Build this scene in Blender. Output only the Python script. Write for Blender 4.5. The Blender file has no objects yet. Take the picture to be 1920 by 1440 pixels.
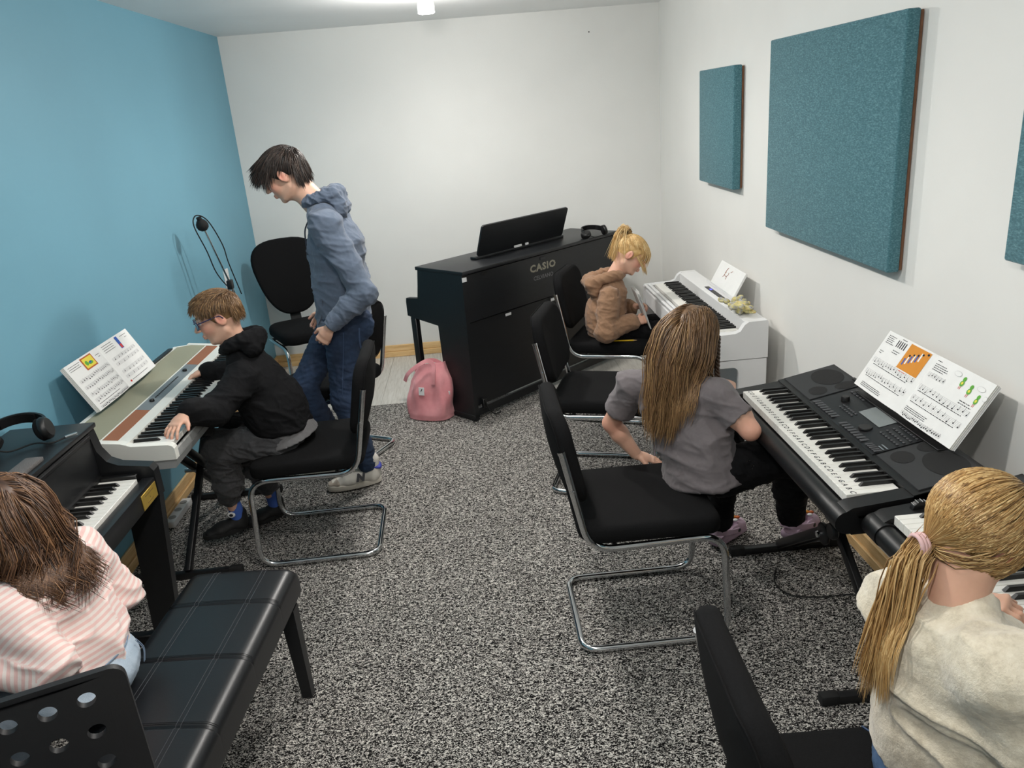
import bpy, bmesh, math, random
import numpy as np
from mathutils import Vector, Matrix, Euler

# ------------------------------------------------------------------ camera, world, exposure
SC = bpy.context.scene
COL = SC.collection
CAM_POS = Vector((0.0, 0.0, 1.8))
_p, _r, _y = 0.3372023, -0.0823418, 0.0307181
_f = Vector((math.sin(_y)*math.cos(_p), math.cos(_y)*math.cos(_p), -math.sin(_p)))
_ri = Vector((math.cos(_y), -math.sin(_y), 0.0))
_up = _ri.cross(_f)
_r2 = _ri*math.cos(_r) + _up*math.sin(_r)
_u2 = -_ri*math.sin(_r) + _up*math.cos(_r)
cam_d = bpy.data.cameras.new('camera')
cam = bpy.data.objects.new('camera', cam_d)
COL.objects.link(cam)
cam_d.sensor_width = 36.0
cam_d.lens = 1469.49/1920*36.0
cam_d.clip_start = 0.02
cam.matrix_world = Matrix.Translation(CAM_POS) @ Matrix((_r2, _u2, -_f)).transposed().to_4x4()
SC.camera = cam
w = bpy.data.worlds.new('world'); SC.world = w; w.use_nodes = True
w.node_tree.nodes['Background'].inputs[0].default_value = (0.8, 0.85, 0.9, 1)
w.node_tree.nodes['Background'].inputs[1].default_value = 0.2
vs = SC.view_settings
vs.view_transform = 'Standard'; vs.look = 'None'; vs.gamma = 1.0; vs.use_curve_mapping = False
vs.exposure = 0.0
LAMP_W = 21.0          # watts of each ceiling spotlight
# room, metres
XL, XR, YB, YF, ZC = -1.666, 1.444, 6.066, -1.7, 2.428

# ------------------------------------------------------------------ helpers
def lin(c):
    c = c/255.0
    return c/12.92 if c <= 0.04045 else ((c+0.055)/1.055)**2.4
def C(r, g, b): return (lin(r), lin(g), lin(b), 1.0)

class NT:
    """small node-tree helper"""
    def __init__(s, name):
        s.m = bpy.data.materials.new(name); s.m.use_nodes = True
        s.t = s.m.node_tree; s.b = s.t.nodes['Principled BSDF']
    def n(s, typ, **kw):
        nd = s.t.nodes.new('ShaderNode'+typ)
        for k, v in kw.items():
            if k.startswith('_'): setattr(nd, k[1:], v)
            else: nd.inputs[k.replace('__', ' ')].default_value = v
        return nd
    def l(s, a, b): s.t.links.new(a, b)
    def coords(s, kind='Object', scale=(1, 1, 1), rot=(0, 0, 0)):
        tc = s.n('TexCoord'); mp = s.n('Mapping')
        mp.inputs['Scale'].default_value = scale; mp.inputs['Rotation'].default_value = rot
        s.l(tc.outputs[kind], mp.inputs['Vector']); return mp.outputs['Vector']
    def ramp(s, src, stops):
        r = s.n('ValToRGB'); el = r.color_ramp.elements
        while len(el) < len(stops): el.new(0.5)
        for e, (p, c) in zip(el, stops): e.position = p; e.color = c
        s.l(src, r.inputs[0]); return r.outputs['Color']
    def noise(s, vec, scale, detail=4, rough=0.55, dist=0.0):
        nd = s.n('TexNoise', Scale=scale, Detail=detail, Roughness=rough, Distortion=dist)
        s.l(vec, nd.inputs['Vector']); return nd.outputs['Fac']
    def bump(s, src, strength=0.3, dist=0.002, normal=None):
        b = s.n('Bump', Strength=strength, Distance=dist)
        s.l(src, b.inputs['Height'])
        if normal: s.l(normal, b.inputs['Normal'])
        s.l(b.outputs['Normal'], s.b.inputs['Normal']); return b.outputs['Normal']
    def base(s, src): s.l(src, s.b.inputs['Base Color'])

MATS = {}
def mat(name, col, rough=0.5, metal=0.0, var=0.0, vscale=20, bump=0.0, bscale=200, bdist=0.001, spec=0.5, coat=0.0, sheen=0.0, emit=None, estr=0, alpha=1, trans=0, stretch=(1, 1, 1)):
    if name in MATS: return MATS[name]
    t = NT(name); b = t.b
    b.inputs['Base Color'].default_value = col
    b.inputs['Roughness'].default_value = rough; b.inputs['Metallic'].default_value = metal
    b.inputs['Specular IOR Level'].default_value = spec
    b.inputs['Coat Weight'].default_value = coat
    b.inputs['Sheen Weight'].default_value = sheen
    if sheen: b.inputs['Sheen Roughness'].default_value = 0.6
    if trans: b.inputs['Transmission Weight'].default_value = trans
    if emit:
        b.inputs['Emission Color'].default_value = emit; b.inputs['Emission Strength'].default_value = estr
    if var or bump: v = t.coords('Object', stretch)
    if var:
        f = t.noise(v, vscale, 5)
        lo = tuple(max(0, c*(1-var)) for c in col[:3])+(1,); hi = tuple(min(1, c*(1+var)) for c in col[:3])+(1,)
        t.base(t.ramp(f, [(0.3, lo), (0.7, hi)]))
    if bump: t.bump(t.noise(v, bscale, 3), bump, bdist)
    MATS[name] = t.m
    return t.m

def link(o, parent=None):
    COL.objects.link(o)
    if parent is not None: o.parent = parent
    return o
def tag(o, label=None, cat=None, group=None, kind=None):
    if label: o['label'] = label
    if cat: o['category'] = cat
    if group: o['group'] = group
    if kind: o['kind'] = kind
    return o
def empty(name, loc=(0, 0, 0), rz=0.0, label=None, cat=None, group=None):
    o = bpy.data.objects.new(name, None); o.empty_display_size = 0.05
    link(o); o.location = loc; o.rotation_euler = (0, 0, rz)
    return tag(o, label, cat, group)

def mk_mesh(name, verts, faces, mats, midx=None, smooth=None, attr=None):
    me = bpy.data.meshes.new(name)
    me.from_pydata(verts.tolist() if hasattr(verts, 'tolist') else verts, [], faces.tolist() if hasattr(faces, 'tolist') else faces)
    for m in (mats if isinstance(mats, (list, tuple)) else [mats]): me.materials.append(m)
    if midx is not None: me.polygons.foreach_set('material_index', np.asarray(midx, dtype=np.int32))
    if smooth is not None:
        me.polygons.foreach_set('use_smooth', np.ones(len(me.polygons), dtype=bool))
        if smooth < 179: me.set_sharp_from_angle(angle=math.radians(smooth))
    if attr:
        for k, a in attr.items():
            at = me.attributes.new(k, 'FLOAT', 'POINT'); at.data.foreach_set('value', np.asarray(a, dtype=np.float32))
    me.update()
    return me
def obj(name, me, parent=None, loc=None, rot=None):
    o = bpy.data.objects.new(name, me); link(o, parent)
    if loc is not None: o.location = loc
    if rot is not None: o.rotation_euler = rot
    return o

class MB:
    """mesh builder: collects shapes, then build() makes ONE mesh object"""
    def __init__(s): s.v = []; s.f = []; s.mi = []; s.m = 0
    def add(s, verts, faces, M=None):
        n = len(s.v)
        if M is not None: verts = [M @ Vector(v) for v in verts]
        s.v.extend([tuple(v) for v in verts]); s.f.extend([tuple(i+n for i in f) for f in faces]); s.mi.extend([s.m]*len(faces)); return s
    def box(s, c, d, b=0.0, seg=1, rot=None, M=None):
        bm = bmesh.new(); bmesh.ops.create_cube(bm, size=1.0)
        bmesh.ops.scale(bm, vec=d, verts=bm.verts)
        if b > 0: bmesh.ops.bevel(bm, geom=list(bm.edges), offset=min(b, 0.49*min(d)), segments=seg, profile=0.5, affect='EDGES')
        T = Matrix.Translation(c)
        if rot is not None: T = T @ Euler(rot).to_matrix().to_4x4()
        if M is not None: T = M @ T
        s.bm(bm, T); return s
    def bm(s, bm, T=None):
        bm.verts.index_update()
        s.add([v.co.copy() for v in bm.verts], [[v.index for v in f.verts] for f in bm.faces], T); bm.free(); return s
    def prism(s, poly, a, b, axis='x', M=None):
        """poly in the plane normal to axis, extruded from a to b. axis x: poly=(y,z); y: (x,z); z: (x,y)"""
        def P(p, t): return (t, p[0], p[1]) if axis == 'x' else ((p[0], t, p[1]) if axis == 'y' else (p[0], p[1], t))
        n = len(poly)
        v = [P(p, a) for p in poly]+[P(p, b) for p in poly]
        f = [tuple(range(n))[::-1], tuple(range(n, 2*n))]+[(i, (i+1) % n, n+(i+1) % n, n+i) for i in range(n)]
        s.add(v, f, M); return s
    def tube(s, path, r, n=10, closed=False, cap=True, M=None, flat=None):
        P = [Vector(p) for p in path]; m = len(P)
        rs = r if hasattr(r, '__len__') else [r]*m
        T = []
        for i in range(m):
            a = P[(i-1) % m] if (closed or i > 0) else P[0]; b = P[(i+1) % m] if (closed or i < m-1) else P[-1]
            t = (b-a); T.append(t.normalized() if t.length > 1e-9 else Vector((0, 0, 1)))
        u = T[0].orthogonal().normalized()
        if flat: u = Vector(flat); u = (u-T[0]*u.dot(T[0])).normalized()
        v = []; fl = 1.0
        for i in range(m):
            u = (u-T[i]*u.dot(T[i])); u = u.normalized() if u.length > 1e-6 else T[i].orthogonal().normalized()
            w = T[i].cross(u)
            for k in range(n):
                a = 2*math.pi*k/n
                v.append(P[i]+u*math.cos(a)*rs[i]+w*math.sin(a)*rs[i])
        f = []
        for i in range(m if closed else m-1):
            j = (i+1) % m
            for k in range(n):
                l = (k+1) % n; f.append((i*n+k, i*n+l, j*n+l, j*n+k))
        if cap and not closed:
            f.append(tuple(range(n))[::-1]); f.append(tuple(range((m-1)*n, m*n)))
        s.add(v, f, M); return s
    def ribbon(s, path, wdt, th, up, M=None):
        """flat strap: rectangular section swept along path; up = thickness direction hint"""
        P = [Vector(p) for p in path]; m = len(P); v = []
        for i in range(m):
            t = (P[min(i+1, m-1)]-P[max(i-1, 0)]).normalized()
            u_ = Vector(up[i] if hasattr(up[0], '__len__') else up); sd = t.cross(u_).normalized(); nn = sd.cross(t)
            for a, b in ((-1, -1), (1, -1), (1, 1), (-1, 1)): v.append(P[i]+sd*a*wdt/2+nn*b*th/2)
        f = [(0, 3, 2, 1), (4*m-4, 4*m-3, 4*m-2, 4*m-1)]
        for i in range(m-1):
            for k in range(4): f.append((4*i+k, 4*i+(k+1) % 4, 4*i+4+(k+1) % 4, 4*i+4+k))
        s.add(v, f, M); return s
    def lathe(s, prof, n=24, M=None):
        """prof: (r,z) list, around z"""
        v = []; f = []; m = len(prof)
        for (r, z) in prof:
            for k in range(n): a = 2*math.pi*k/n; v.append((r*math.cos(a), r*math.sin(a), z))
        for i in range(m-1):
            for k in range(n): l = (k+1) % n; f.append((i*n+k, i*n+l, (i+1)*n+l, (i+1)*n+k))
        if prof[0][0] > 1e-6: f.append(tuple(range(n))[::-1])
        if prof[-1][0] > 1e-6: f.append(tuple(range((m-1)*n, m*n)))
        s.add(v, f, M); return s
    def grid(s, fn, nu, nv, M=None, cu=False):
        v = [fn(i/(nu if cu else nu-1) if True else 0, j/(nv-1)) for j in range(nv) for i in range(nu)]
        f = []
        for j in range(nv-1):
            for i in range(nu if cu else nu-1):
                i2 = (i+1) % nu; f.append((j*nu+i, j*nu+i2, (j+1)*nu+i2, (j+1)*nu+i))
        s.add(v, f, M); return s
    def mesh(s, name, mats, smooth=40):
        return mk_mesh(name, s.v, s.f, mats, s.mi, smooth)
    def build(s, name, mats, parent=None, loc=None, rot=None, smooth=40):
        return obj(name, s.mesh(name, mats, smooth), parent, loc, rot)

def fillet(pts, r, n=6):
    P = [Vector(p) for p in pts]; out = [P[0]]
    for i in range(1, len(P)-1):
        a, b, c = P[i-1], P[i], P[i+1]
        d1, d2 = (a-b), (c-b); k = min(r, d1.length*0.49, d2.length*0.49)
        p, q = b+d1.normalized()*k, b+d2.normalized()*k
        for j in range(n+1):
            t = j/n; out.append(p*(1-t)**2+b*2*t*(1-t)+q*t*t)
    out.append(P[-1]); return out
def spline(pts, n=6):
    """Catmull-Rom through points"""
    P = [Vector(p) for p in pts]; P = [P[0]*2-P[1]]+P+[P[-1]*2-P[-2]]; out = []
    for i in range(1, len(P)-2):
        for j in range(n):
            t = j/n; a, b, c, d = P[i-1], P[i], P[i+1], P[i+2]
            out.append(0.5*((2*b)+(c-a)*t+(2*a-5*b+4*c-d)*t*t+(3*b-a-3*c+d)*t**3))
    out.append(P[-2]); return out
def rrect(wx, wy, r, n=6):
    """rounded rectangle outline, ccw"""
    out = []
    for cx, cy, a0 in ((wx/2-r, wy/2-r, 0), (-wx/2+r, wy/2-r, 90), (-wx/2+r, -wy/2+r, 180), (wx/2-r, -wy/2+r, 270)):
        for k in range(n+1):
            a = math.radians(a0+90*k/n); out.append((cx+r*math.cos(a), cy+r*math.sin(a)))
    return out
def pad(mb, outline, t, r, bulge=0.0, fn=None, inner=(0.8, 0.55, 0.3), M=None, rs=4):
    """upholstered pad: outline (x,y), thickness t centred on z=0, edge radius r, top bulge, fn maps points"""
    n = len(outline); O = [Vector((p[0], p[1])) for p in outline]
    c = sum(O, Vector((0, 0)))/n
    N = []
    for i in range(n):
        d = O[(i+1) % n]-O[i-1]; N.append(Vector((d.y, -d.x)).normalized())
    rings = []
    for k in range(2*rs+1):
        a = -math.pi/2+math.pi*k/(2*rs)
        off = r*(1-math.cos(a)); z = (t/2-r)*(1 if a > 0 else (-1 if a < 0 else 0))+r*math.sin(a)
        rings.append([(O[i]-N[i]*off, z) for i in range(n)])
    edge = [O[i]-N[i]*r for i in range(n)]
    bot = [[(c+(e-c)*sc, -t/2) for e in edge] for sc in inner]
    top = [[(c+(e-c)*sc, t/2+bulge*(1-sc*sc)) for e in edge] for sc in inner]
    allr = bot[::-1]+rings+top
    v = []
    for R_ in allr:
        for p, z in R_: v.append((p.x, p.y, z))
    f = []
    for j in range(len(allr)-1):
        for i in range(n): l = (i+1) % n; f.append((j*n+i, j*n+l, (j+1)*n+l, (j+1)*n+i))
    v.append((c.x, c.y, -t/2)); v.append((c.x, c.y, t/2+bulge)); m = len(allr)
    for i in range(n):
        l = (i+1) % n; f.append((l, i, m*n)); f.append(((m-1)*n+i, (m-1)*n+l, m*n+1))
    if fn: v = [fn(*p) for p in v]
    mb.add(v, f, M); return mb

_txt = {}
def text_geo(body, size=1.0, bold=0.0, align='CENTER', shear=0.0, space=1.0):
    key = (body, size, bold, align, shear, space)
    if key in _txt: return _txt[key]
    cu = bpy.data.curves.new('lettering', 'FONT'); cu.body = body; cu.size = size; cu.offset = bold
    cu.align_x = align; cu.align_y = 'CENTER'; cu.resolution_u = 2; cu.shear = shear; cu.space_character = space; cu.fill_mode = 'FRONT'
    o = bpy.data.objects.new('lettering', cu); COL.objects.link(o)
    dg = bpy.context.evaluated_depsgraph_get(); me = bpy.data.meshes.new_from_object(o.evaluated_get(dg))
    v = [tuple(x.co) for x in me.vertices]; f = [tuple(p.vertices) for p in me.polygons]
    bpy.data.objects.remove(o); bpy.data.curves.remove(cu); bpy.data.meshes.remove(me)
    _txt[key] = (v, f); return v, f
def basis(o, x, y, z=None):
    x = Vector(x).normalized(); y = Vector(y); y = (y-x*y.dot(x)).normalized(); z = x.cross(y)
    return Matrix.Translation(o) @ Matrix((x, y, z)).transposed().to_4x4()

def copy_tree(o, parent=None):
    c = o.copy(); COL.objects.link(c); c.parent = parent
    for ch in list(o.children): copy_tree(ch, c)
    return c
# ------------------------------------------------------------------ materials
M_CHROME = mat('chrome', (0.62, 0.63, 0.64, 1), 0.09, 1.0, bump=0.02, bscale=30)
M_BLKFAB = mat('black_upholstery', C(19, 19, 20), 0.95, var=0.25, vscale=350, bump=0.5, bscale=900, bdist=0.0006, spec=0.15)
M_BLKPL = mat('black_plastic', C(14, 14, 15), 0.42, var=0.12, vscale=60, bump=0.08, bscale=600)
M_BLKMETAL = mat('black_metal', C(17, 17, 19), 0.38, var=0.1, vscale=40)
M_BLKWOOD = mat('black_lacquered_wood', C(19, 21, 24), 0.42, var=0.25, vscale=14, bump=0.06, bscale=120, stretch=(1, 8, 8))
M_DKGREY = mat('dark_grey_plastic', C(40, 41, 43), 0.55, bump=0.15, bscale=700)
M_MESH = mat('speaker_mesh', C(13, 13, 14), 0.8, bump=0.8, bscale=1400, bdist=0.001)
M_WHITE = mat('white_satin', C(226, 226, 226), 0.38, var=0.02, vscale=8)
M_KEYW = mat('ivory_key', C(232, 230, 224), 0.28, var=0.02, vscale=30)
M_KEYB = mat('black_key', C(14, 14, 15), 0.35, bump=0.05, bscale=300)
M_PAPER = mat('paper', C(236, 236, 234), 0.8, var=0.02, vscale=25)
M_INK = mat('ink', C(30, 30, 34), 0.8)
M_RUBBER = mat('rubber', C(20, 20, 20), 0.85)
M_GOLD = mat('brass_plate', C(196, 164, 74), 0.35, 0.6, var=0.1, vscale=40)

def m_pine(name, stretch):
    t = NT(name); v = t.coords('Object', stretch)
    g = t.noise(v, 6.0, 6, 0.6, 1.2)
    c1 = t.ramp(g, [(0.25, C(206, 164, 108)), (0.5, C(226, 188, 132)), (0.75, C(238, 206, 156))])
    v2 = t.coords('Object', tuple(a*0.35 for a in stretch))
    vo = t.n('TexVoronoi', Scale=4.5); t.l(v2, vo.inputs['Vector'])
    k = t.ramp(vo.outputs['Distance'], [(0.0, (0.12, 0.06, 0.03, 1)), (0.04, (0.45, 0.3, 0.18, 1)), (0.09, (1, 1, 1, 1))])
    mx = t.n('MixRGB', _blend_type='MULTIPLY', Fac=0.9); t.l(c1, mx.inputs[1]); t.l(k, mx.inputs[2])
    t.base(mx.outputs[0]); t.b.inputs['Roughness'].default_value = 0.55
    t.bump(g, 0.15, 0.001)
    return t.m
M_PINE_X = m_pine('pine_along_x', (1.2, 14, 14))
M_PINE_Y = m_pine('pine_along_y', (14, 1.2, 14))

def m_wall(name, col, weave):
    t = NT(name); v = t.coords('Object')
    big = t.noise(v, 1.3, 3)
    lo = tuple(c*0.97 for c in col[:3])+(1,); hi = tuple(min(1, c*1.02) for c in col[:3])+(1,)
    base = t.ramp(big, [(0.35, lo), (0.65, hi)])
    sp = t.noise(v, 23.0, 6, 0.75)              # scattered scuffs
    sc = t.ramp(sp, [(0.735, (1, 1, 1, 1)), (0.78, (0.72, 0.72, 0.72, 1))])
    mx = t.n('MixRGB', _blend_type='MULTIPLY', Fac=0.5); t.l(base, mx.inputs[1]); t.l(sc, mx.inputs[2])
    t.base(mx.outputs[0]); t.b.inputs['Roughness'].default_value = 0.55
    t.b.inputs['Specular IOR Level'].default_value = 0.35
    h = t.noise(v, 160, 3)
    if weave:                                   # woven glass-fibre wallpaper
        vr = t.coords('Object', (1, 1, 1), (0, math.radians(38), 0))
        w1 = t.n('TexWave', Scale=75.0, Distortion=1.5, Detail=1.0); w1.inputs['Detail Scale'].default_value = 3.0; t.l(vr, w1.inputs['Vector'])
        ad = t.n('Math', _operation='ADD'); t.l(h, ad.inputs[0]); t.l(w1.outputs['Fac'], ad.inputs[1]); h = ad.outputs[0]
    t.bump(h, 0.22 if weave else 0.12, 0.0012)
    return t.m
M_WALLW = m_wall('white_wallpaper', C(229, 229, 226), True)
M_WALLR = m_wall('white_wall_paint', C(237, 236, 232), False)
M_WALLB = m_wall('blue_wall_paint', C(112, 163, 183), False)
M_CEIL = m_wall('ceiling_paint', C(240, 241, 241), False)

def m_carpet():
    t = NT('speckled_carpet')
    v = t.coords('Object', (1.0, 1.5, 1.0))
    a = t.noise(v, 104, 2.0, 0.5, 1.6)
    b = t.noise(v, 260, 2.0, 0.5, 0.8)
    m = t.n('Math', _operation='MULTIPLY_ADD'); m.inputs[1].default_value = 0.35; t.l(b, m.inputs[0]); t.l(a, m.inputs[2])
    col = t.ramp(m.outputs[0], [(0.625, C(12, 11, 12)), (0.675, C(58, 56, 56)), (0.715, C(168, 164, 158)), (0.785, C(230, 226, 219))])
    big = t.noise(t.coords('Object'), 0.9, 2)
    sh = t.ramp(big, [(0.3, (0.88, 0.88, 0.88, 1)), (0.7, (1.0, 1.0, 1.0, 1))])
    mx = t.n('MixRGB', _blend_type='MULTIPLY', Fac=1.0); t.l(col, mx.inputs[1]); t.l(sh, mx.inputs[2]); t.base(mx.outputs[0])
    t.b.inputs['Roughness'].default_value = 0.95; t.b.inputs['Specular IOR Level'].default_value = 0.15
    t.bump(m.outputs[0], 0.9, 0.006)
    return t.m
M_CARPET = m_carpet()
def m_laminate():
    t = NT('whitewashed_laminate'); v = t.coords('Object', (16, 1.3, 1))
    g = t.noise(v, 5, 6, 0.6, 0.6)
    t.base(t.ramp(g, [(0.3, C(176, 172, 164)), (0.55, C(198, 195, 188)), (0.75, C(210, 208, 202))]))
    t.b.inputs['Roughness'].default_value = 0.4; t.bump(g, 0.1, 0.001); return t.m
M_LAM = m_laminate()
def m_teal():
    t = NT('teal_felt'); v = t.coords('Object', (1, 0.55, 1.6))
    a = t.noise(v, 150, 4, 0.65)
    t.base(t.ramp(a, [(0.3, C(52, 94, 104)), (0.52, C(74, 119, 129)), (0.72, C(112, 154, 161))]))
    t.b.inputs['Roughness'].default_value = 0.95; t.b.inputs['Sheen Weight'].default_value = 0.15
    t.bump(t.noise(v, 420, 3), 0.5, 0.001); return t.m
M_TEAL = m_teal()

# ------------------------------------------------------------------ room shell
def slab(name, lo, hi, m, parent=None):
    b = MB(); b.box([(a+c)/2 for a, c in zip(lo, hi)], [c-a for a, c in zip(lo, hi)])
    o = b.build(name, m, parent, smooth=None)
    if parent is None: o['kind'] = 'structure'
    return o
floor = slab('floor', (XL-0.1, YF-0.1, -0.12), (XR+0.1, YB+0.1, -0.008), M_LAM)
tag(floor, 'pale whitewashed laminate floor strip along the back wall')
wall_back = tag(slab('wall_back', (XL-0.1, YB, -0.1), (XR+0.1, YB+0.1, ZC+0.1), M_WALLW), 'white textured back wall behind the black piano')
wall_left = tag(slab('wall_left', (XL-0.1, YF-0.1, -0.1), (XL, YB, ZC+0.1), M_WALLB), 'light blue painted left wall')
wall_right = tag(slab('wall_right', (XR, YF-0.1, -0.1), (XR+0.1, YB, ZC+0.1), M_WALLR), 'white right wall carrying teal acoustic panels')
wall_front = tag(slab('wall_front', (XL-0.1, YF-0.1, -0.1), (XR+0.1, YF, ZC+0.1), M_WALLR), 'white wall behind the viewer')
ceiling = tag(slab('ceiling', (XL-0.1, YF-0.1, ZC), (XR+0.1, YB+0.1, ZC+0.1), M_CEIL), 'flat pale grey ceiling')
carpet = MB()
carpet.box(((XL+XR)/2, (YF+4.955)/2, -0.007), (XR-XL, 4.955-YF, 0.014), 0.003)
carpet = tag(carpet.build('carpet', M_CARPET), 'black and white speckled carpet covering most of the floor', 'carpet')
pw = 0.186; x = XL; k = 0
plank_me = MB().box((0, 0, -0.004), (pw-0.0012, 1.1, 0.008), 0.0007).mesh('plank', M_LAM)
while x < XR-0.02:
    wd = min(pw, XR-x)
    o = obj('plank', plank_me, floor, (x+wd/2, 5.5075, 0), None)
    if wd < pw: o.scale = (wd/pw, 1, 1)
    x += pw
# pine skirting in two boards
def skirting(name, a, b, n, m, lab):
    """a,b floor points (x,y) along wall, n inward normal"""
    mb = MB(); a = Vector(a); b = Vector(b); n = Vector(n); L = (b-a).length; c = (a+b)/2
    def bar(t, z0, z1, nm, par):
        cc = c+n*t/2; d = (L, t, z1-z0) if abs((b-a).x) > abs((b-a).y) else (t, L, z1-z0)
        o = MB().box((cc.x, cc.y, (z0+z1)/2), d, 0.003).build(nm, m, par)
        return o
    root = bar(0.024, 0.0, 0.043, name, None); root['kind'] = 'structure'; root['label'] = lab
    bar(0.014, 0.0435, 0.094, 'upper_board', root)
    return root
skirting('baseboard_back', (XL, YB), (XR, YB), (0, -1), M_PINE_X, 'knotty pine skirting along the back wall')
skirting('baseboard_left', (XL, YF), (XL, YB-0.024), (1, 0), M_PINE_Y, 'knotty pine skirting along the blue wall')
skirting('baseboard_right', (XR, YF), (XR, YB-0.024), (-1, 0), M_PINE_Y, 'knotty pine skirting along the right wall')

# ------------------------------------------------------------------ ceiling lights
M_LAMPW = mat('lamp_white', C(238, 238, 238), 0.35)
M_LENS = mat('lamp_lens', (1, 1, 1, 1), 0.3, emit=(1.0, 0.96, 0.9, 1), estr=22.0)
track = MB(); track.box((-0.15, 2.4, ZC-0.012), (0.035, 5.2, 0.022), 0.003)
tag(track.build('light_track', M_LAMPW), 'white light track running along the ceiling', 'light track')
def spot(y, lab, tilt, k=0.9):
    r = empty('ceiling_spotlight', (-0.15, y, ZC-0.023), 0, lab, 'ceiling light', 'spotlights on the ceiling track')
    MB().tube([(0, 0, 0), (0, 0, -0.03)], 0.012, 12).build('stem', M_LAMPW, r)
    R_ = Matrix.Translation((0, 0, -0.03)) @ Euler((tilt, 0, 0)).to_matrix().to_4x4()
    MB().lathe([(0.0, 0.0), (0.03, 0.0), (0.043, -0.012), (0.046, -0.03), (0.046, -0.062), (0.04, -0.066), (0.038, -0.058), (0.0, -0.056)], 28, R_).build('housing', M_LAMPW, r)
    MB().lathe([(0.0, -0.0665), (0.030, -0.0655), (0.038, -0.063), (0.038, -0.060), (0.0, -0.060)], 28, R_).build('lens', M_LENS, r)
    ld = bpy.data.lights.new('lamp_light', 'POINT'); ld.energy = LAMP_W*k; ld.color = (1.0, 0.965, 0.915); ld.shadow_soft_size = 0.05
    lo = bpy.data.objects.new('lamp_light', ld); link(lo, r)
    lo.location = R_ @ Vector((0, 0, -0.125))
    ls = bpy.data.lights.new('lamp_beam', 'SPOT'); ls.energy = LAMP_W*1.5*k; ls.color = (1.0, 0.965, 0.915); ls.spot_size = math.radians(176); ls.spot_blend = 0.6; ls.shadow_soft_size = 0.05
    l2 = bpy.data.objects.new('lamp_beam', ls); link(l2, r); l2.location = R_ @ Vector((0, 0, -0.085))
spot(4.6, 'glowing white spotlight hanging from the ceiling near the back wall', 0.0, 1.45)
for y, t in ((3.1, 'white ceiling spotlight above the empty middle chair, just out of the picture'), (1.7, 'white ceiling spotlight above the leather bench, out of the picture'), (0.3, 'white ceiling spotlight nearest the viewer, out of the picture')):
    spot(y, t, 0.0)

# ------------------------------------------------------------------ acoustic panels
M_BOARD = mat('brown_hardboard', C(122, 84, 60), 0.7, var=0.2, vscale=30)
def panel(y0, y1, z0, z1, lab):
    r = empty('acoustic_panel', (XR-0.002, (y0+y1)/2, z0), 0, lab, 'acoustic panel', 'teal acoustic panels on the right wall')
    w_, h_ = y1-y0, z1-z0
    MB().box((-0.006, 0, h_/2), (0.010, w_-0.012, h_-0.012), 0.001).build('backing_board', M_BOARD, r)
    bm = bmesh.new(); bmesh.ops.create_cube(bm, size=1.0); bmesh.ops.scale(bm, vec=(0.044, w_, h_), verts=bm.verts)
    bmesh.ops.bevel(bm, geom=list(bm.edges), offset=0.007, segments=3, profile=0.5, affect='EDGES')
    b = MB().bm(bm, Matrix.Translation((-0.034, 0, h_/2)))
    b.build('felt_cover', M_TEAL, r)
panel(4.215, 4.838, 1.298, 1.92, 'smallest teal felt acoustic panel nearest the back corner')
panel(2.575, 3.72, 1.170, 1.995, 'large teal felt acoustic panel in the middle of the right wall')
panel(0.86, 1.992, 1.32, 2.145, 'teal felt acoustic panel cut off by the right picture edge')
# small dark nail and switch plate
tag(MB().box((0, 0, 0), (0.008, 0.004, 0.008), 0.001).build('wall_nail', M_BLKMETAL, None, (0.94, YB-0.002, 2.27)), 'tiny dark nail high on the white back wall', 'nail')
r = empty('light_switch', (XL, 5.22, 0.83), 0, 'white switch plate on the blue wall behind the microphone stand', 'switch')
MB().box((0.006, 0, 0.06), (0.012, 0.085, 0.12), 0.004, 2).build('plate', M_WHITE, r)
MB().box((0.014, 0, 0.06), (0.006, 0.05, 0.05), 0.002).build('rocker', M_WHITE, r)
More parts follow.
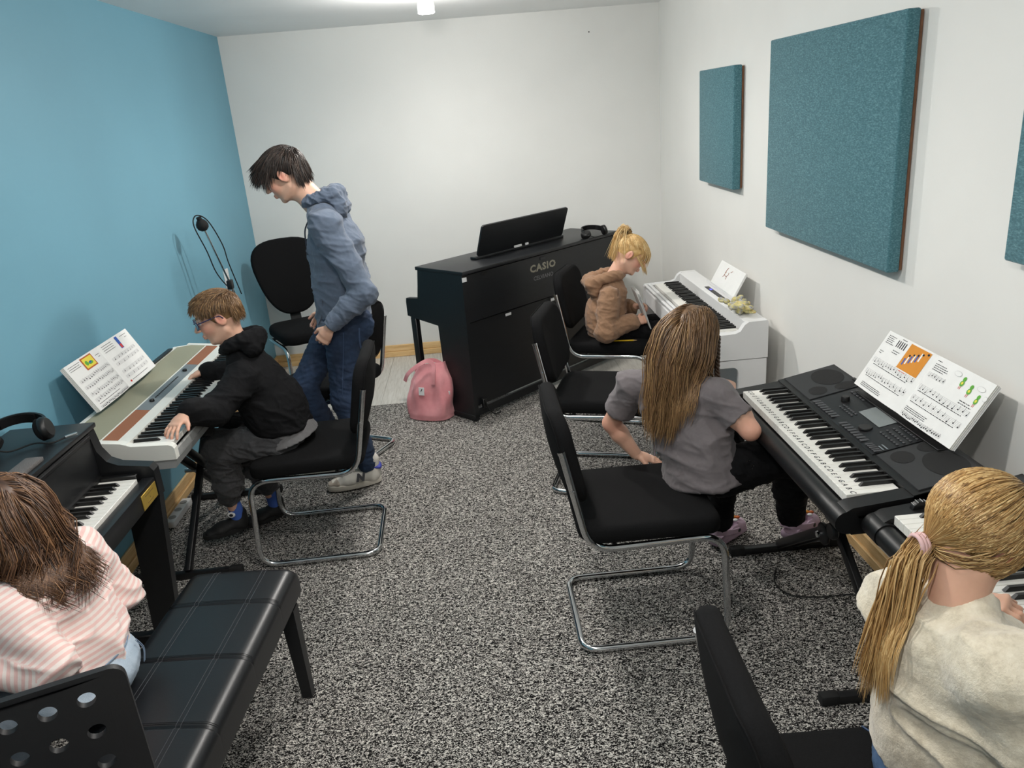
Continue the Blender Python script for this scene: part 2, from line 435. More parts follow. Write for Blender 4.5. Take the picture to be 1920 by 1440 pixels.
# ------------------------------------------------------------------ cantilever chairs (local: facing +x)
def make_chair(label):
    r = empty('cantilever_chair', (0, 0, 0), 0, label, 'chair', 'black cantilever chairs with chrome frames')
    R_ = 0.0125; hw = 0.222
    def half(s):
        return [(-0.278, s*hw, 0.765), (-0.205, s*hw, 0.405), (0.245, s*hw, 0.415), (0.262, s*hw, R_+0.001), (-0.245, s*hw, R_+0.001)]
    a = fillet(half(-1), 0.085, 8)[:-1]; b = fillet(half(1), 0.085, 8)[:-1]
    rear = fillet([a[-1], (-0.245, -hw, R_+0.001), (-0.245, hw, R_+0.001), b[-1]], 0.06, 7)
    MB().tube(a+rear[1:-1]+b[::-1], R_, 12).build('frame', M_CHROME, r)
    for s in (-1, 1):
        MB().tube([(-0.2780, s*hw, 0.763), (-0.2800, s*hw, 0.772)], 0.0135, 12).build('end_cap', M_CHROME, r)
        MB().lathe([(0, 0), (0.006, 0), (0.006, 0.003), (0, 0.004)], 10, basis((-0.250, s*(hw+0.0125), 0.63), (1, 0, 0), (0, 0, -s), None)).build('bolt', M_CHROME, r)
    for xx in (-0.12, 0.14):
        MB().tube([(xx, -hw+0.005, 0.412), (xx, hw-0.005, 0.412)], 0.009, 8).build('cross_bar', M_BLKMETAL, r)
    def seatfn(x, y, z):
        d = max(0, (x-0.12)/0.13); return (x+0.005, y, z+0.457-0.022*d*d-0.012*(1-abs(y)/0.23)**1*max(0, 1-((x+0.02)/0.25)**2)*(1 if z > 0 else 0))
    b = MB(); pad(b, rrect(0.485, 0.465, 0.075, 7), 0.068, 0.026, 0.012, seatfn, rs=5)
    b.build('seat', M_BLKFAB, r, smooth=180)
    def backfn(x, y, z):      # pad drawn in (x=up, y=width, z=thickness) -> chair space; curved around the sitter
        h = x; cx = -0.266-0.19*h + 0.62*y*y - 0.010*math.cos(h*9)
        return (cx+z, y, 0.718+h+0.25*y*y*(-1 if h > 0 else 0)*min(1, abs(h)*8))
    b = MB(); pad(b, rrect(0.335, 0.436, 0.09, 7), 0.056, 0.026, 0.012, backfn, inner=(0.9, 0.78, 0.62, 0.45, 0.25), rs=5)
    bk = b.build('backrest', M_BLKFAB, r, smooth=180)
    # piping seam round the rim
    ol = rrect(0.318, 0.420, 0.085, 7)
    MB().tube([backfn(p[0], p[1], -0.0255) for p in ol], 0.0022, 6, closed=True).build('seam', M_BLKFAB, bk)
    return r
CH = {}
protoc = make_chair('x')
def place_chair(key, x, y, rz, lab, first=[True]):
    o = protoc if first[0] else copy_tree(protoc)
    first[0] = False
    o.location = (x, y, 0.002); o.rotation_euler = (0, 0, rz); o['label'] = lab; CH[key] = o
PI = math.pi
place_chair('A', -0.800, 3.245, PI+0.03, 'black cantilever chair the boy in the dark hoodie sits on')
place_chair('B', -0.895, 4.205, PI-0.467, 'empty black cantilever chair standing behind the man in jeans')
place_chair('C', 0.770, 4.490, -0.40, 'black cantilever chair under the girl in the tan hoodie')
place_chair('D', 0.560, 3.590, -0.31, 'empty black cantilever chair between the two girls on the right')
place_chair('E', 0.485, 2.465, 0.0, 'black cantilever chair the girl in the grey T-shirt sits on')
place_chair('F', 0.655, 1.090, -0.02, 'black cantilever chair under the girl in the cream sweater')

# ------------------------------------------------------------------ tall-backed chair in the corner
def corner_chair():
    r = empty('tall_back_chair', (-1.215, 5.36, 0.0), math.radians(-62), 'tall black shield-backed chair in the corner by the blue wall', 'chair')
    R_ = 0.0125; hw = 0.23
    ol = []
    for k in range(40):                     # shield outline (x=up, y=width)
        a = 2*PI*k/40; ca, sa = math.cos(a), math.sin(a)
        h = 0.265*math.copysign(abs(ca)**0.75, ca); wd = (0.228+0.24*h)*math.copysign(abs(sa)**0.72, sa)
        ol.append((h, wd))
    def backfn(x, y, z): return (-0.30-0.16*x+0.35*y*y+z+0.02*math.cos(x*5), y, 0.80+x)
    b = MB(); pad(b, ol, 0.055, 0.02, 0.012, backfn, inner=(0.9, 0.75, 0.55, 0.3)); b.build('backrest', M_BLKFAB, r, smooth=180)
    b = MB(); b.ribbon(spline([(-0.305, 0, 0.62), (-0.29, 0, 0.52), (-0.25, 0, 0.43), (-0.14, 0, 0.405), (0.0, 0, 0.405)], 6), 0.075, 0.012, (1, 0, 0.3)); b.build('back_bracket', M_BLKMETAL, r)
    b = MB(); pad(b, rrect(0.46, 0.48, 0.10, 7), 0.085, 0.035, 0.014, lambda x, y, z: (x, y, z+0.465-0.4*max(0, x-0.1)**2), rs=5); b.build('seat', M_BLKFAB, r, smooth=180)
    def half(s): return [(-0.18, s*hw, 0.40), (0.235, s*hw, 0.41), (0.25, s*hw, R_), (-0.24, s*hw, R_)]
    a = fillet(half(-1), 0.085, 8)[:-1]; c = fillet(half(1), 0.085, 8)[:-1]
    rear = fillet([a[-1], (-0.24, -hw, R_), (-0.24, hw, R_), c[-1]], 0.06, 7)
    MB().tube(a+rear[1:-1]+c[::-1], R_, 12).build('frame', M_CHROME, r)
    for xx in (-0.12, 0.1): MB().box((xx, 0, 0.412), (0.03, 2*hw, 0.012), 0.002).build('cross_bar', M_BLKMETAL, r)
corner_chair()

# ------------------------------------------------------------------ perforated plastic chair (its back faces the camera)
M_PERF = mat('charcoal_plastic', C(34, 34, 36), 0.5, bump=0.15, bscale=500)
def perf_chair():
    r = empty('perforated_chair', (-0.967, 1.305, 0.0), math.radians(-158.0+180-0.0), 'dark plastic chair with round holes in its backrest, bottom left', 'chair')
    # local: back plate in xz plane at y=0, sitter faces -y
    W_, z0, z1, th = 0.362, 0.40, 0.80, 0.016
    xs = [-0.1035+0.069*i for i in range(4)]; zs = [0.498+0.083*i for i in range(4)]; hr = 0.0175
    b = MB(); cw, chh = 0.069, 0.083; n = 24
    def P(x, z, y): return (x, y+0.55*x*x-0.06*(z-0.5), z)
    def cell(cx, cz):
        for yy, flip in ((-th/2, False), (th/2, True)):
            ci = []; sq = []
            for k in range(n):
                a = 2*PI*k/n; ca, sa = math.cos(a), math.sin(a); m = max(abs(ca), abs(sa))
                ci.append(P(cx+hr*ca, cz+hr*sa, yy)); sq.append(P(cx+cw/2*ca/m, cz+chh/2*sa/m, yy))
            f = [(k, (k+1) % n, n+(k+1) % n, n+k) for k in range(n)]
            if not flip: f = [q[::-1] for q in f]
            b.add(ci+sq, f)
        ci = [P(cx+hr*math.cos(2*PI*k/n), cz+hr*math.sin(2*PI*k/n), -th/2) for k in range(n)]+[P(cx+hr*math.cos(2*PI*k/n), cz+hr*math.sin(2*PI*k/n), th/2) for k in range(n)]
        b.add(ci, [(k, n+k, n+(k+1) % n, (k+1) % n) for k in range(n)])
    for cx in xs:
        for cz in zs: cell(cx, cz)
    x0, x1 = xs[0]-cw/2, xs[-1]+cw/2; zz0, zz1 = zs[0]-chh/2, zs[-1]+chh/2
    def patch(pts_fn, nu, nv):
        for yy, fl in ((-th/2, 0), (th/2, 1)):
            v = []
            for j in range(nv):
                for i in range(nu): x_, z_ = pts_fn(i/(nu-1), j/(nv-1)); v.append(P(x_, z_, yy))
            f = [(j*nu+i, j*nu+i+1, (j+1)*nu+i+1, (j+1)*nu+i) for j in range(nv-1) for i in range(nu-1)]
            b.add(v, [q[::-1] for q in f] if fl else f)
    # border frame between hole field and rounded outline
    ol = rrect(W_, z1-z0, 0.035, 6); m = len(ol); zc = (z0+z1)/2
    inner = []
    for (px, pz) in ol:
        inner.append((min(max(px, x0), x1), min(max(pz+zc, zz0), zz1)))
    for yy, fl in ((-th/2, 0), (th/2, 1)):
        v = [P(p[0], p[1]+zc, yy) for p in ol]+[P(p[0], p[1], yy) for p in inner]
        f = [(i, (i+1) % m, m+(i+1) % m, m+i) for i in range(m)]
        b.add(v, [q[::-1] for q in f] if not fl else f)
    v = [P(p[0], p[1]+zc, -th/2) for p in ol]+[P(p[0], p[1]+zc, th/2) for p in ol]
    b.add(v, [(i, m+i, m+(i+1) % m, (i+1) % m) for i in range(m)])
    b.build('backrest', M_PERF, r, smooth=30)
    s = MB(); pad(s, rrect(0.36, 0.40, 0.06, 6), 0.02, 0.008, -0.006, lambda x, y, z: (x, y-0.22, z+0.44)); s.build('seat', M_PERF, r)
    for sx in (-1, 1):
        MB().tube(fillet([(sx*0.15, 0.024, 0.60), (sx*0.15, 0.03, 0.44), (sx*0.165, 0.04, 0.011)], 0.05), 0.011, 10).build('rear_leg', M_BLKMETAL, r)
        MB().tube([(sx*0.15, -0.40, 0.43), (sx*0.17, -0.43, 0.011)], 0.011, 10).build('front_leg', M_BLKMETAL, r)
perf_chair()

# ------------------------------------------------------------------ leather piano bench
def m_leather():
    t = NT('black_leather'); v = t.coords('Object')
    t.b.inputs['Base Color'].default_value = C(19, 20, 23); t.b.inputs['Roughness'].default_value = 0.34
    vo = t.n('TexVoronoi', Scale=420.0); t.l(v, vo.inputs['Vector'])
    t.bump(vo.outputs['Distance'], 0.12, 0.0006); return t.m
M_LEATHER = m_leather(); M_THREAD = mat('grey_thread', C(62, 64, 68), 0.8)
def bench():
    L_, D_ = 0.86, 0.345
    r = empty('piano_bench', (-0.868, 1.795, 0.0), math.radians(-4.0), 'long black leather piano bench with stitched seams', 'bench')
    cs = [-0.26, -0.012, 0.236]     # cross seams along local y (bench long axis = y)
    def cush(u, v):
        pass
    b = MB(); nx, ny = 36, 120
    def top(x, y):
        ex = min(1, (D_/2-abs(x))/0.035); ey = min(1, (L_/2-abs(y))/0.035)
        h = 0.480-0.028*(1-math.sqrt(max(0, 1-(1-max(ex, 0))**2)))-0.028*(1-math.sqrt(max(0, 1-(1-max(ey, 0))**2)))
        for c in cs: h -= 0.0045*math.exp(-((y-c)/0.0035)**2)
        h += 0.006*max(0, ex)*(1-(x/(D_/2))**2)
        return h
    def coord(i, n, Lh, e):       # cluster samples at the rims
        t = i/(n-1)*2-1; return math.copysign(Lh*(1-(1-abs(t))**1.5*1.0) if False else Lh*math.sin(abs(t)*PI/2)**0.9, t)
    ys = sorted(set([round(coord(i, ny, L_/2, 0), 5) for i in range(ny)]+[round(c+d, 5) for c in cs for d in (-0.008, -0.004, -0.002, 0, 0.002, 0.004, 0.008)]))
    xs = [coord(i, nx, D_/2, 0) for i in range(nx)]
    n = len(xs); v = [(x_, y_, top(x_, y_)) for y_ in ys for x_ in xs]
    f = [(j*n+i, j*n+i+1, (j+1)*n+i+1, (j+1)*n+i) for j in range(len(ys)-1) for i in range(n-1)]
    m = len(v); rim = [i for i in range(n)]+[j*n+n-1 for j in range(1, len(ys))]+[(len(ys)-1)*n+i for i in range(n-2, -1, -1)]+[j*n for j in range(len(ys)-2, 0, -1)]
    v += [(v[i][0], v[i][1], 0.385) for i in rim]; q = len(rim)
    f += [(rim[(k+1) % q], rim[k], m+k, m+(k+1) % q) for k in range(q)]
    f.append(tuple(m+k for k in range(q))[::-1])
    b.add(v, f); cu = b.build('cushion', M_LEATHER, r, smooth=60)
    for xx in (-0.083, -0.071, 0.071, 0.083):
        MB().tube([(xx, y_, top(xx, y_)+0.0002) for y_ in ys[6:-6]], 0.0008, 5).build('stitching', M_THREAD, cu)
    for c in cs:
        for d in (0.009, 0.014):
            MB().tube([(x_, c+d, top(x_, c+d)+0.0002) for x_ in xs[3:-3]], 0.0006, 5).build('stitching', M_BLKFAB, cu)
    MB().box((0, 0, 0.372), (D_-0.03, L_-0.03, 0.03), 0.003).build('apron', M_BLKWOOD, r)
    for sx in (-1, 1):
        for sy in (-1, 1):
            t = MB(); a, c = 0.024, 0.017; p, q_ = (sx*(D_/2-0.035), sy*(L_/2-0.05)), (sx*(D_/2-0.030), sy*(L_/2-0.035))
            v = [(p[0]+i*a, p[1]+j*a, 0.36) for i, j in ((-1, -1), (1, -1), (1, 1), (-1, 1))]+[(q_[0]+i*c, q_[1]+j*c, 0.004) for i, j in ((-1, -1), (1, -1), (1, 1), (-1, 1))]
            t.add(v, [(0, 1, 2, 3), (7, 6, 5, 4)]+[(i, i+4, (i+1) % 4+4, (i+1) % 4) for i in range(4)]); t.build('leg', M_BLKWOOD, r, smooth=None)
bench()

# ------------------------------------------------------------------ piano keys (local frame: x low->high, y towards the back, z up)
_km = {}
def key_mesh(kind, pitch, ln, h, m):
    k = (kind, round(pitch, 5), round(ln, 4), h, m.name)
    if k in _km: return _km[k]
    b = MB()
    if kind == 'w':
        b.box((0, ln/2, -h/2), (pitch-0.0009, ln, h), 0.0012)
    else:
        w1, w0 = pitch*0.44, pitch*0.34
        v = []
        for (y0, z) in ((0, 0), (0.010, h), (ln, h), (ln, 0)):
            w_ = w1 if z == 0 else w0; v += [(-w_/2, y0, z), (w_/2, y0, z)]
        b.add(v, [(0, 1, 3, 2), (2, 3, 5, 4), (4, 5, 7, 6), (0, 2, 4, 6), (1, 7, 5, 3), (0, 6, 7, 1)])
    _km[k] = b.mesh('white_key' if kind == 'w' else 'black_key', m, 30); return _km[k]
def keyboard(root, x0, y0, z, nwhite, start, pitch, wl=0.148, bl=0.094, hw=0.020, hb=0.011, rng=None, letters=None):
    """start: index of the first white key in C D E F G A B (A=5)"""
    for i in range(nwhite):
        if rng and not (rng[0] <= i <= rng[1]): continue
        note = (start+i) % 7
        k = obj('white_key', key_mesh('w', pitch, wl, hw, M_KEYW), root, (x0+(i+0.5)*pitch, y0, z))
        if letters:
            lm = letters[note]; obj('key_letter', lm, k, (0, 0.022, 0.0003))
        if note in (0, 1, 3, 4, 5) and i < nwhite-1:
            off = {0: -0.10, 1: 0.10, 3: -0.13, 4: 0.0, 5: 0.13}[note]*pitch
            obj('black_key', key_mesh('b', pitch, bl, hb, M_KEYB), root, (x0+(i+1)*pitch+off, y0+wl-bl, z))
def text_part(name, body, size, root, M, m, bold=0.0, shear=0.0, align='CENTER', sx=1.0, space=1.0):
    v, f = text_geo(body, size, bold, align, shear, space)
    b = MB(); b.add([(p[0]*sx, p[1], p[2]) for p in v], f, M); return b.build(name, m, root, smooth=None)
# ------------------------------------------------------------------ X stands
def xstand(x, y, half_y, half_x, ztop, lab, knob):
    """legs cross in the yz plane, foot and top bars run along x"""
    r = empty('keyboard_stand', (x, y, 0.0), 0, lab, 'keyboard stand', 'black X-shaped keyboard stands')
    def bar(nm, a, b, w_=0.03, d_=0.03):
        a, b = Vector(a), Vector(b); t = (b-a); m = basis((a+b)/2, t, (1, 0, 0) if abs(t.normalized().x) < 0.9 else (0, 1, 0))
        return MB().box((0, 0, 0), (t.length, w_, d_), 0.004, 2, M=m).build(nm, M_BLKMETAL, r)
    for s in (-1, 1):
        fb = bar('foot_bar', (-half_x+0.03, s*half_y, 0.017), (half_x-0.03, s*half_y, 0.017))
        for e in (-1, 1): MB().box((e*(half_x-0.01), s*half_y, 0.0195), (0.06, 0.036, 0.037), 0.008, 2).build('rubber_end', M_RUBBER, fb)
        tb = bar('support_bar', (-half_x+0.03, s*half_y*0.86, ztop-0.016), (half_x-0.03, s*half_y*0.86, ztop-0.016))
        for e in (-1, 1): MB().box((e*(half_x-0.02), s*half_y*0.86, ztop-0.0155), (0.05, 0.034, 0.035), 0.007, 2).build('rubber_end', M_RUBBER, tb)
    bar('leg', (0.0, -half_y, 0.03), (0.0, half_y*0.86, ztop-0.03), 0.026, 0.036)
    for e in (-0.033, 0.033): bar('leg', (e, half_y, 0.03), (e, -half_y*0.86, ztop-0.03), 0.022, 0.036)
    zc = ztop*0.51
    MB().tube([(-0.075, 0, zc), (0.075, 0, zc)], 0.011, 12).build('pivot_bolt', M_CHROME, r)
    k = MB().lathe([(0, 0), (0.026, 0), (0.03, 0.006), (0.03, 0.016), (0.024, 0.022), (0, 0.022)], 18, basis((knob*0.062, -0.07, zc+0.05), (0, 1, 0), (0, 0, 1)))
    k.build('knob', M_BLKPL, r)
    MB().lathe([(0.034, -0.008), (0.04, -0.004), (0.04, 0.004), (0.034, 0.008)], 18, basis((knob*0.05, 0, zc), (0, 1, 0), (0, 0, 1))).build('lock_disc', M_BLKPL, r)
xstand(-1.365, 3.385, 0.385, 0.215, 0.662, 'black X stand under the white stage piano', 1)
xstand(1.155, 2.33, 0.43, 0.215, 0.648, 'black X stand under the keyboard with lettered keys', -1)
xstand(1.205, 1.27, 0.40, 0.20, 0.640, 'black X stand under the keyboard nearest the camera', -1)

# ------------------------------------------------------------------ white stage piano on the blue wall
M_OLIVE = mat('olive_grey_mesh', C(150, 149, 128), 0.75, bump=0.5, bscale=1200, bdist=0.0006)
M_BROWN = mat('brown_mesh', C(150, 96, 68), 0.75, bump=0.5, bscale=1200, bdist=0.0006)
M_PANELG = mat('grey_panel', C(118, 126, 130), 0.5)
M_LGREY = mat('light_grey_plastic', C(150, 151, 150), 0.5)
M_WPL = mat('white_plastic', C(228, 227, 220), 0.35, bump=0.04, bscale=300)
def sloped(mb, plan, z0, zf, M=None):
    n = len(plan); v = [(p[0], p[1], z0) for p in plan]+[(p[0], p[1], zf(p[1])) for p in plan]
    mb.add(v, [tuple(range(n))[::-1], tuple(range(n, 2*n))]+[(i, (i+1) % n, n+(i+1) % n, n+i) for i in range(n)], M)
def stage_piano():
    r = empty('stage_piano', (-1.150, 3.300, 0.0), PI/2, 'white stage piano with brown speaker ends along the blue wall', 'digital piano')
    H = 0.645
    zf = lambda y: 0.772+(y-0.165)*0.13
    b = MB(); sloped(b, [(-H+0.004, 0.165), (H-0.004, 0.165), (H-0.004, 0.33), (H-0.07, 0.41), (-H+0.07, 0.41), (-H+0.004, 0.33)], 0.70, zf)
    body = b.build('top_case', M_WPL, r, smooth=25)
    b = MB(); b.prism([(0.012, 0.664), (0.40, 0.664), (0.405, 0.70), (0.0, 0.70)], -H+0.006, H-0.006); b.build('bottom_case', M_LGREY, r, smooth=25)
    b = MB(); b.box((0, 0.006, 0.716), (2*H-0.06, 0.012, 0.033), 0.003); b.build('front_rail', M_LGREY, r)
    for s in (-1, 1):
        pr = [(0.0, 0.70), (0.0, 0.742), (0.006, 0.752), (0.02, 0.758), (0.15, 0.764), (0.185, 0.778), (0.36, 0.800), (0.36, 0.70)]
        b = MB(); b.prism(pr, s*(H-0.032), s*H); b.build('end_cheek', M_WPL, r, smooth=30)
    def inlay(nm, x0, x1, y0, y1, m, e=0.0012, ch=0.0):
        b = MB(); v = [(x0+ch, y0), (x1-ch, y0), (x1, y1), (x0, y1)]
        n = 4; b.add([(p[0], p[1], zf(p[1])-0.002) for p in v]+[(p[0], p[1], zf(p[1])+e) for p in v], [(0, 3, 2, 1), (4, 5, 6, 7)]+[(i, (i+1) % 4, 4+(i+1) % 4, 4+i) for i in range(4)])
        return b.build(nm, m, r, smooth=None)
    inlay('speaker_grille', -0.61, -0.30, 0.208, 0.262, M_BROWN); inlay('speaker_grille', 0.30, 0.61, 0.208, 0.262, M_BROWN)
    cp = inlay('control_panel', -0.299, 0.299, 0.208, 0.262, M_PANELG)
    b = MB(); sloped(b, [(-0.615, 0.27), (0.615, 0.27), (0.615, 0.335), (0.565, 0.392), (-0.565, 0.392), (-0.615, 0.335)], 0.77, lambda y: zf(y)+0.0012); b.build('fabric_grille', M_OLIVE, r, smooth=None)
    for i in range(14):
        xx = -0.15+i*0.02; yy = 0.238
        MB().box((xx, yy, zf(yy)+0.0022), (0.012, 0.006, 0.003), 0.0008).build('button', M_DKGREY, cp)
    for xx in (-0.20, 0.20):
        MB().lathe([(0, 0.010), (0.008, 0.010), (0.010, 0.007), (0.010, 0), (0, 0)], 14, Matrix.Translation((xx, 0.235, zf(0.235)+0.001))).build('knob', M_BLKPL, cp)
    keyboard(r, -0.610, 0.014, 0.757, 52, 5, 1.22/52, 0.148, 0.094)
    # book ledge at the back
    MB().box((0.18, 0.402, 0.812), (0.66, 0.022, 0.006), 0.001).build('book_rest', M_BLKPL, r)
stage_piano()

# ------------------------------------------------------------------ black digital piano, front left
M_PIANOBLK = mat('satin_black', C(22, 23, 25), 0.38, var=0.15, vscale=20, bump=0.05, bscale=400)
M_FELT = mat('grey_cloth_grille', C(96, 93, 92), 0.95, var=0.3, vscale=300, bump=0.6, bscale=900)
def left_piano():
    r = empty('digital_piano', (-1.185, 1.885, 0.0), PI/2, 'black digital piano with a brass plate, at the front left', 'digital piano')
    H = 0.695
    for s in (-1, 1):
        a, b_ = s*(H-0.045), s*H
        pr = [(0.0, 0.615), (0.0, 0.715), (0.012, 0.733), (0.115, 0.748), (0.150, 0.765), (0.174, 0.805), (0.186, 0.878), (0.465, 0.878), (0.465, 0.60), (0.12, 0.60)]
        MB().prism(pr, a, b_).build('side_cheek', M_PIANOBLK, r, smooth=25)
        g = MB(); g.add([(a+(b_-a)*t, y_, z_) for (y_, z_) in ((0.004, 0.612), (0.125, 0.602), (0.150, 0.004), (0.06, 0.004)) for t in (0.08, 0.92)], [(0, 1, 3, 2), (2, 3, 5, 4), (4, 5, 7, 6), (6, 7, 1, 0), (0, 2, 4, 6), (1, 7, 5, 3)]); g.build('front_leg', M_PIANOBLK, r, smooth=None)
        MB().box(((a+b_)/2, 0.435, 0.31), (0.036, 0.05, 0.60), 0.003).build('rear_leg', M_PIANOBLK, r)
        MB().box(((a+b_)/2, 0.26, 0.025), (0.036, 0.34, 0.045), 0.004).build('foot', M_PIANOBLK, r)
    lid = MB().box((0, 0.322, 0.888), (2*H+0.012, 0.29, 0.018), 0.005, 2).build('lid', M_PIANOBLK, r)
    b = MB(); b.prism([(0.184, 0.872), (0.198, 0.874), (0.220, 0.71), (0.182, 0.71)], -H+0.046, H-0.046); b.build('fallboard', M_PIANOBLK, r, smooth=30)
    MB().box((0, 0.183, 0.862), (2*H-0.10, 0.01, 0.012), 0.002).build('fallboard_trim', M_BLKMETAL, r)
    MB().box((0, 0.183, 0.712), (2*H-0.10, 0.02, 0.016), 0.003).build('key_strip', M_BLKPL, r)
    MB().box((0, 0.245, 0.645), (2*H-0.09, 0.40, 0.06), 0.004).build('keybed', M_PIANOBLK, r)
    MB().box((0, 0.024, 0.658), (2*H-0.09, 0.044, 0.072), 0.006, 2).build('key_slip', M_PIANOBLK, r)
    for s in (-1, 1): MB().box((s*0.6365, 0.115, 0.69), (0.024, 0.125, 0.05), 0.003).build('key_block', M_BLKPL, r)
    keyboard(r, -0.6225, 0.050, 0.702, 52, 5, 1.245/52, 0.128, 0.088, rng=(24, 51))
    MB().box((0, 0.41, 0.30), (2*H-0.09, 0.018, 0.22), 0.003).build('rear_panel', M_PIANOBLK, r)
    pl = MB().box((0.578, 0.0005, 0.655), (0.120, 0.003, 0.054), 0.001).build('brass_plate', M_GOLD, r)
    text_part('plate_mark', 'o', 0.012, pl, basis((0.578, -0.0014, 0.654), (1, 0, 0), (0, 0, 1)), M_INK)
    for i, zz in enumerate((0.669, 0.641)): MB().box((0.578, -0.0012, zz), (0.05 if i else 0.07, 0.0004, 0.0035)).build('plate_mark', mat('brass_dark', C(120, 96, 40), 0.5), pl)
    MB().box((0.22, 0.222, 0.903), (0.34, 0.055, 0.014), 0.004, 2).build('cloth_grille', M_FELT, lid)
    MB().box((0.105, 0.332, 0.903), (0.30, 0.050, 0.014), 0.004, 2).build('cloth_grille', M_FELT, lid)
left_piano()

# ------------------------------------------------------------------ black upright digital piano by the back wall
M_LOGO = mat('logo_champagne', C(150, 146, 130), 0.4, 0.3); M_LOGOD = mat('logo_dark', C(112, 112, 114), 0.4, 0.2)
def back_piano():
    ang = math.atan2(-0.68, -0.73)
    r = empty('upright_piano', (0.440, 4.993, 0.0), ang, 'black upright digital piano standing at an angle, back towards the room', 'piano')
    L_ = 0.74; T = 0.915
    for s in (-1, 1):
        pr = [(0.0, 0.025), (0.0, T), (-0.40, T), (-0.415, T-0.10), (-0.43, 0.735), (-0.545, 0.725), (-0.55, 0.70), (-0.55, 0.61), (-0.42, 0.595), (-0.26, 0.58), (-0.24, 0.025)]
        MB().prism(pr, s*(L_-0.032), s*L_).build('end_panel', M_BLKWOOD, r, smooth=25)
        MB().box((s*(L_-0.018), -0.5, 0.315), (0.036, 0.05, 0.58), 0.004).build('front_leg', M_BLKWOOD, r)
        MB().box((s*(L_-0.018), -0.27, 0.022), (0.04, 0.54, 0.04), 0.005).build('foot', M_BLKWOOD, r)
        MB().lathe([(0, 0), (0.02, 0), (0.02, 0.012), (0, 0.012)], 12, Matrix.Translation((s*(L_-0.02), -0.02, 0.001))).build('glide', M_BLKPL, r)
    MB().box((0, -0.20, T+0.010), (2*L_+0.012, 0.43, 0.022), 0.004, 2).build('top_board', M_BLKWOOD, r)
    MB().box((0, -0.012, 0.765), (2*L_-0.066, 0.018, 0.285), 0.002).build('upper_back_panel', M_BLKWOOD, r)
    MB().box((0, -0.036, 0.60), (2*L_-0.066, 0.012, 0.10), 0.002).build('dark_slit_filler', M_BLKMETAL, r)  # dark filler added behind the panel slit so it stays in shade
    MB().box((0, -0.022, 0.353), (2*L_-0.066, 0.016, 0.526), 0.002).build('lower_back_panel', M_BLKWOOD, r)
    MB().box((0, -0.012, 0.055), (2*L_-0.066, 0.02, 0.05), 0.002).build('kick_rail', M_BLKWOOD, r)
    MB().box((0, -0.35, 0.655), (2*L_-0.066, 0.36, 0.08), 0.003).build('keybed', M_BLKWOOD, r)
    MB().box((0, -0.415, 0.80), (2*L_-0.066, 0.03, 0.20), 0.003).build('fallboard', M_BLKWOOD, r)
    keyboard(r, -0.66, -0.535, 0.712, 52, 5, 1.32/52, 0.12, 0.08, rng=(36, 51))
    # music desk
    st = MB().box((0.03, -0.205, T+0.03), (0.84, 0.05, 0.018), 0.004, 2).build('desk_base', M_BLKWOOD, r)
    bm = bmesh.new(); bm_v = rrect(0.81, 0.205, 0.018, 5)
    b = MB(); n = len(bm_v); bm.free()
    v = [(p[0], p[1], -0.006) for p in bm_v]+[(p[0], p[1], 0.006) for p in bm_v]
    b.add(v, [tuple(range(n))[::-1], tuple(range(n, 2*n))]+[(i, (i+1) % n, n+(i+1) % n, n+i) for i in range(n)], basis((0.015, -0.165, T+0.134), (-1, 0, 0), (0, 0.36, 1)))
    b.build('music_desk', M_BLKWOOD, r, smooth=30)
    for xx in (0.075, -0.01): MB().box((xx, -0.172, T+0.046), (0.07 if xx > 0 else 0.03, 0.005, 0.014), 0.001).build('desk_clip', M_WHITE, r)
    # back-side marks: CASIO / CELVIANO
    Mt = lambda x, z: basis((x, -0.0025, z), (-1, 0, 0), (0, 0, 1))
    text_part('logo', 'CASIO', 0.062, r, Mt(0.035, 0.832), M_LOGO, 0.0026, sx=1.25, space=1.14)
    text_part('logo', 'CELVIANO', 0.036, r, Mt(0.035, 0.768), M_LOGOD, 0.0008, sx=1.1)
    for (xx, zz, w_, h_, m_) in ((0.722, 0.885, 0.036, 0.026, M_WHITE), (0.555, 0.89, 0.05, 0.012, M_BLKPL), (0.385, 0.600, 0.05, 0.016, M_WHITE), (-0.04, 0.600, 0.045, 0.018, M_WHITE), (0.035, 0.886, 0.05, 0.016, M_DKGREY)):
        MB().box((xx, 0.0005, zz), (w_, 0.003, h_), 0.0008).build('sticker', m_, r)
    for (xx, zz) in ((0.715, 0.80), (0.715, 0.64), (0.6, 0.635), (0.70, 0.50)):
        MB().lathe([(0, 0), (0.006, 0), (0.005, 0.002), (0, 0.002)], 8, basis((xx, -0.0018, zz), (1, 0, 0), (0, 0, -1))).build('screw', M_BLKMETAL, r)
    # latch and cable at the lower corner
    MB().box((0.66, 0.004, 0.10), (0.03, 0.02, 0.06), 0.003).build('latch', M_BLKPL, r)
    MB().tube(spline([(0.66, 0.012, 0.12), (0.64, 0.03, 0.05), (0.60, 0.035, 0.016), (0.55, 0.03, 0.014)], 5), 0.004, 6).build('cable', M_RUBBER, r)
back_piano()

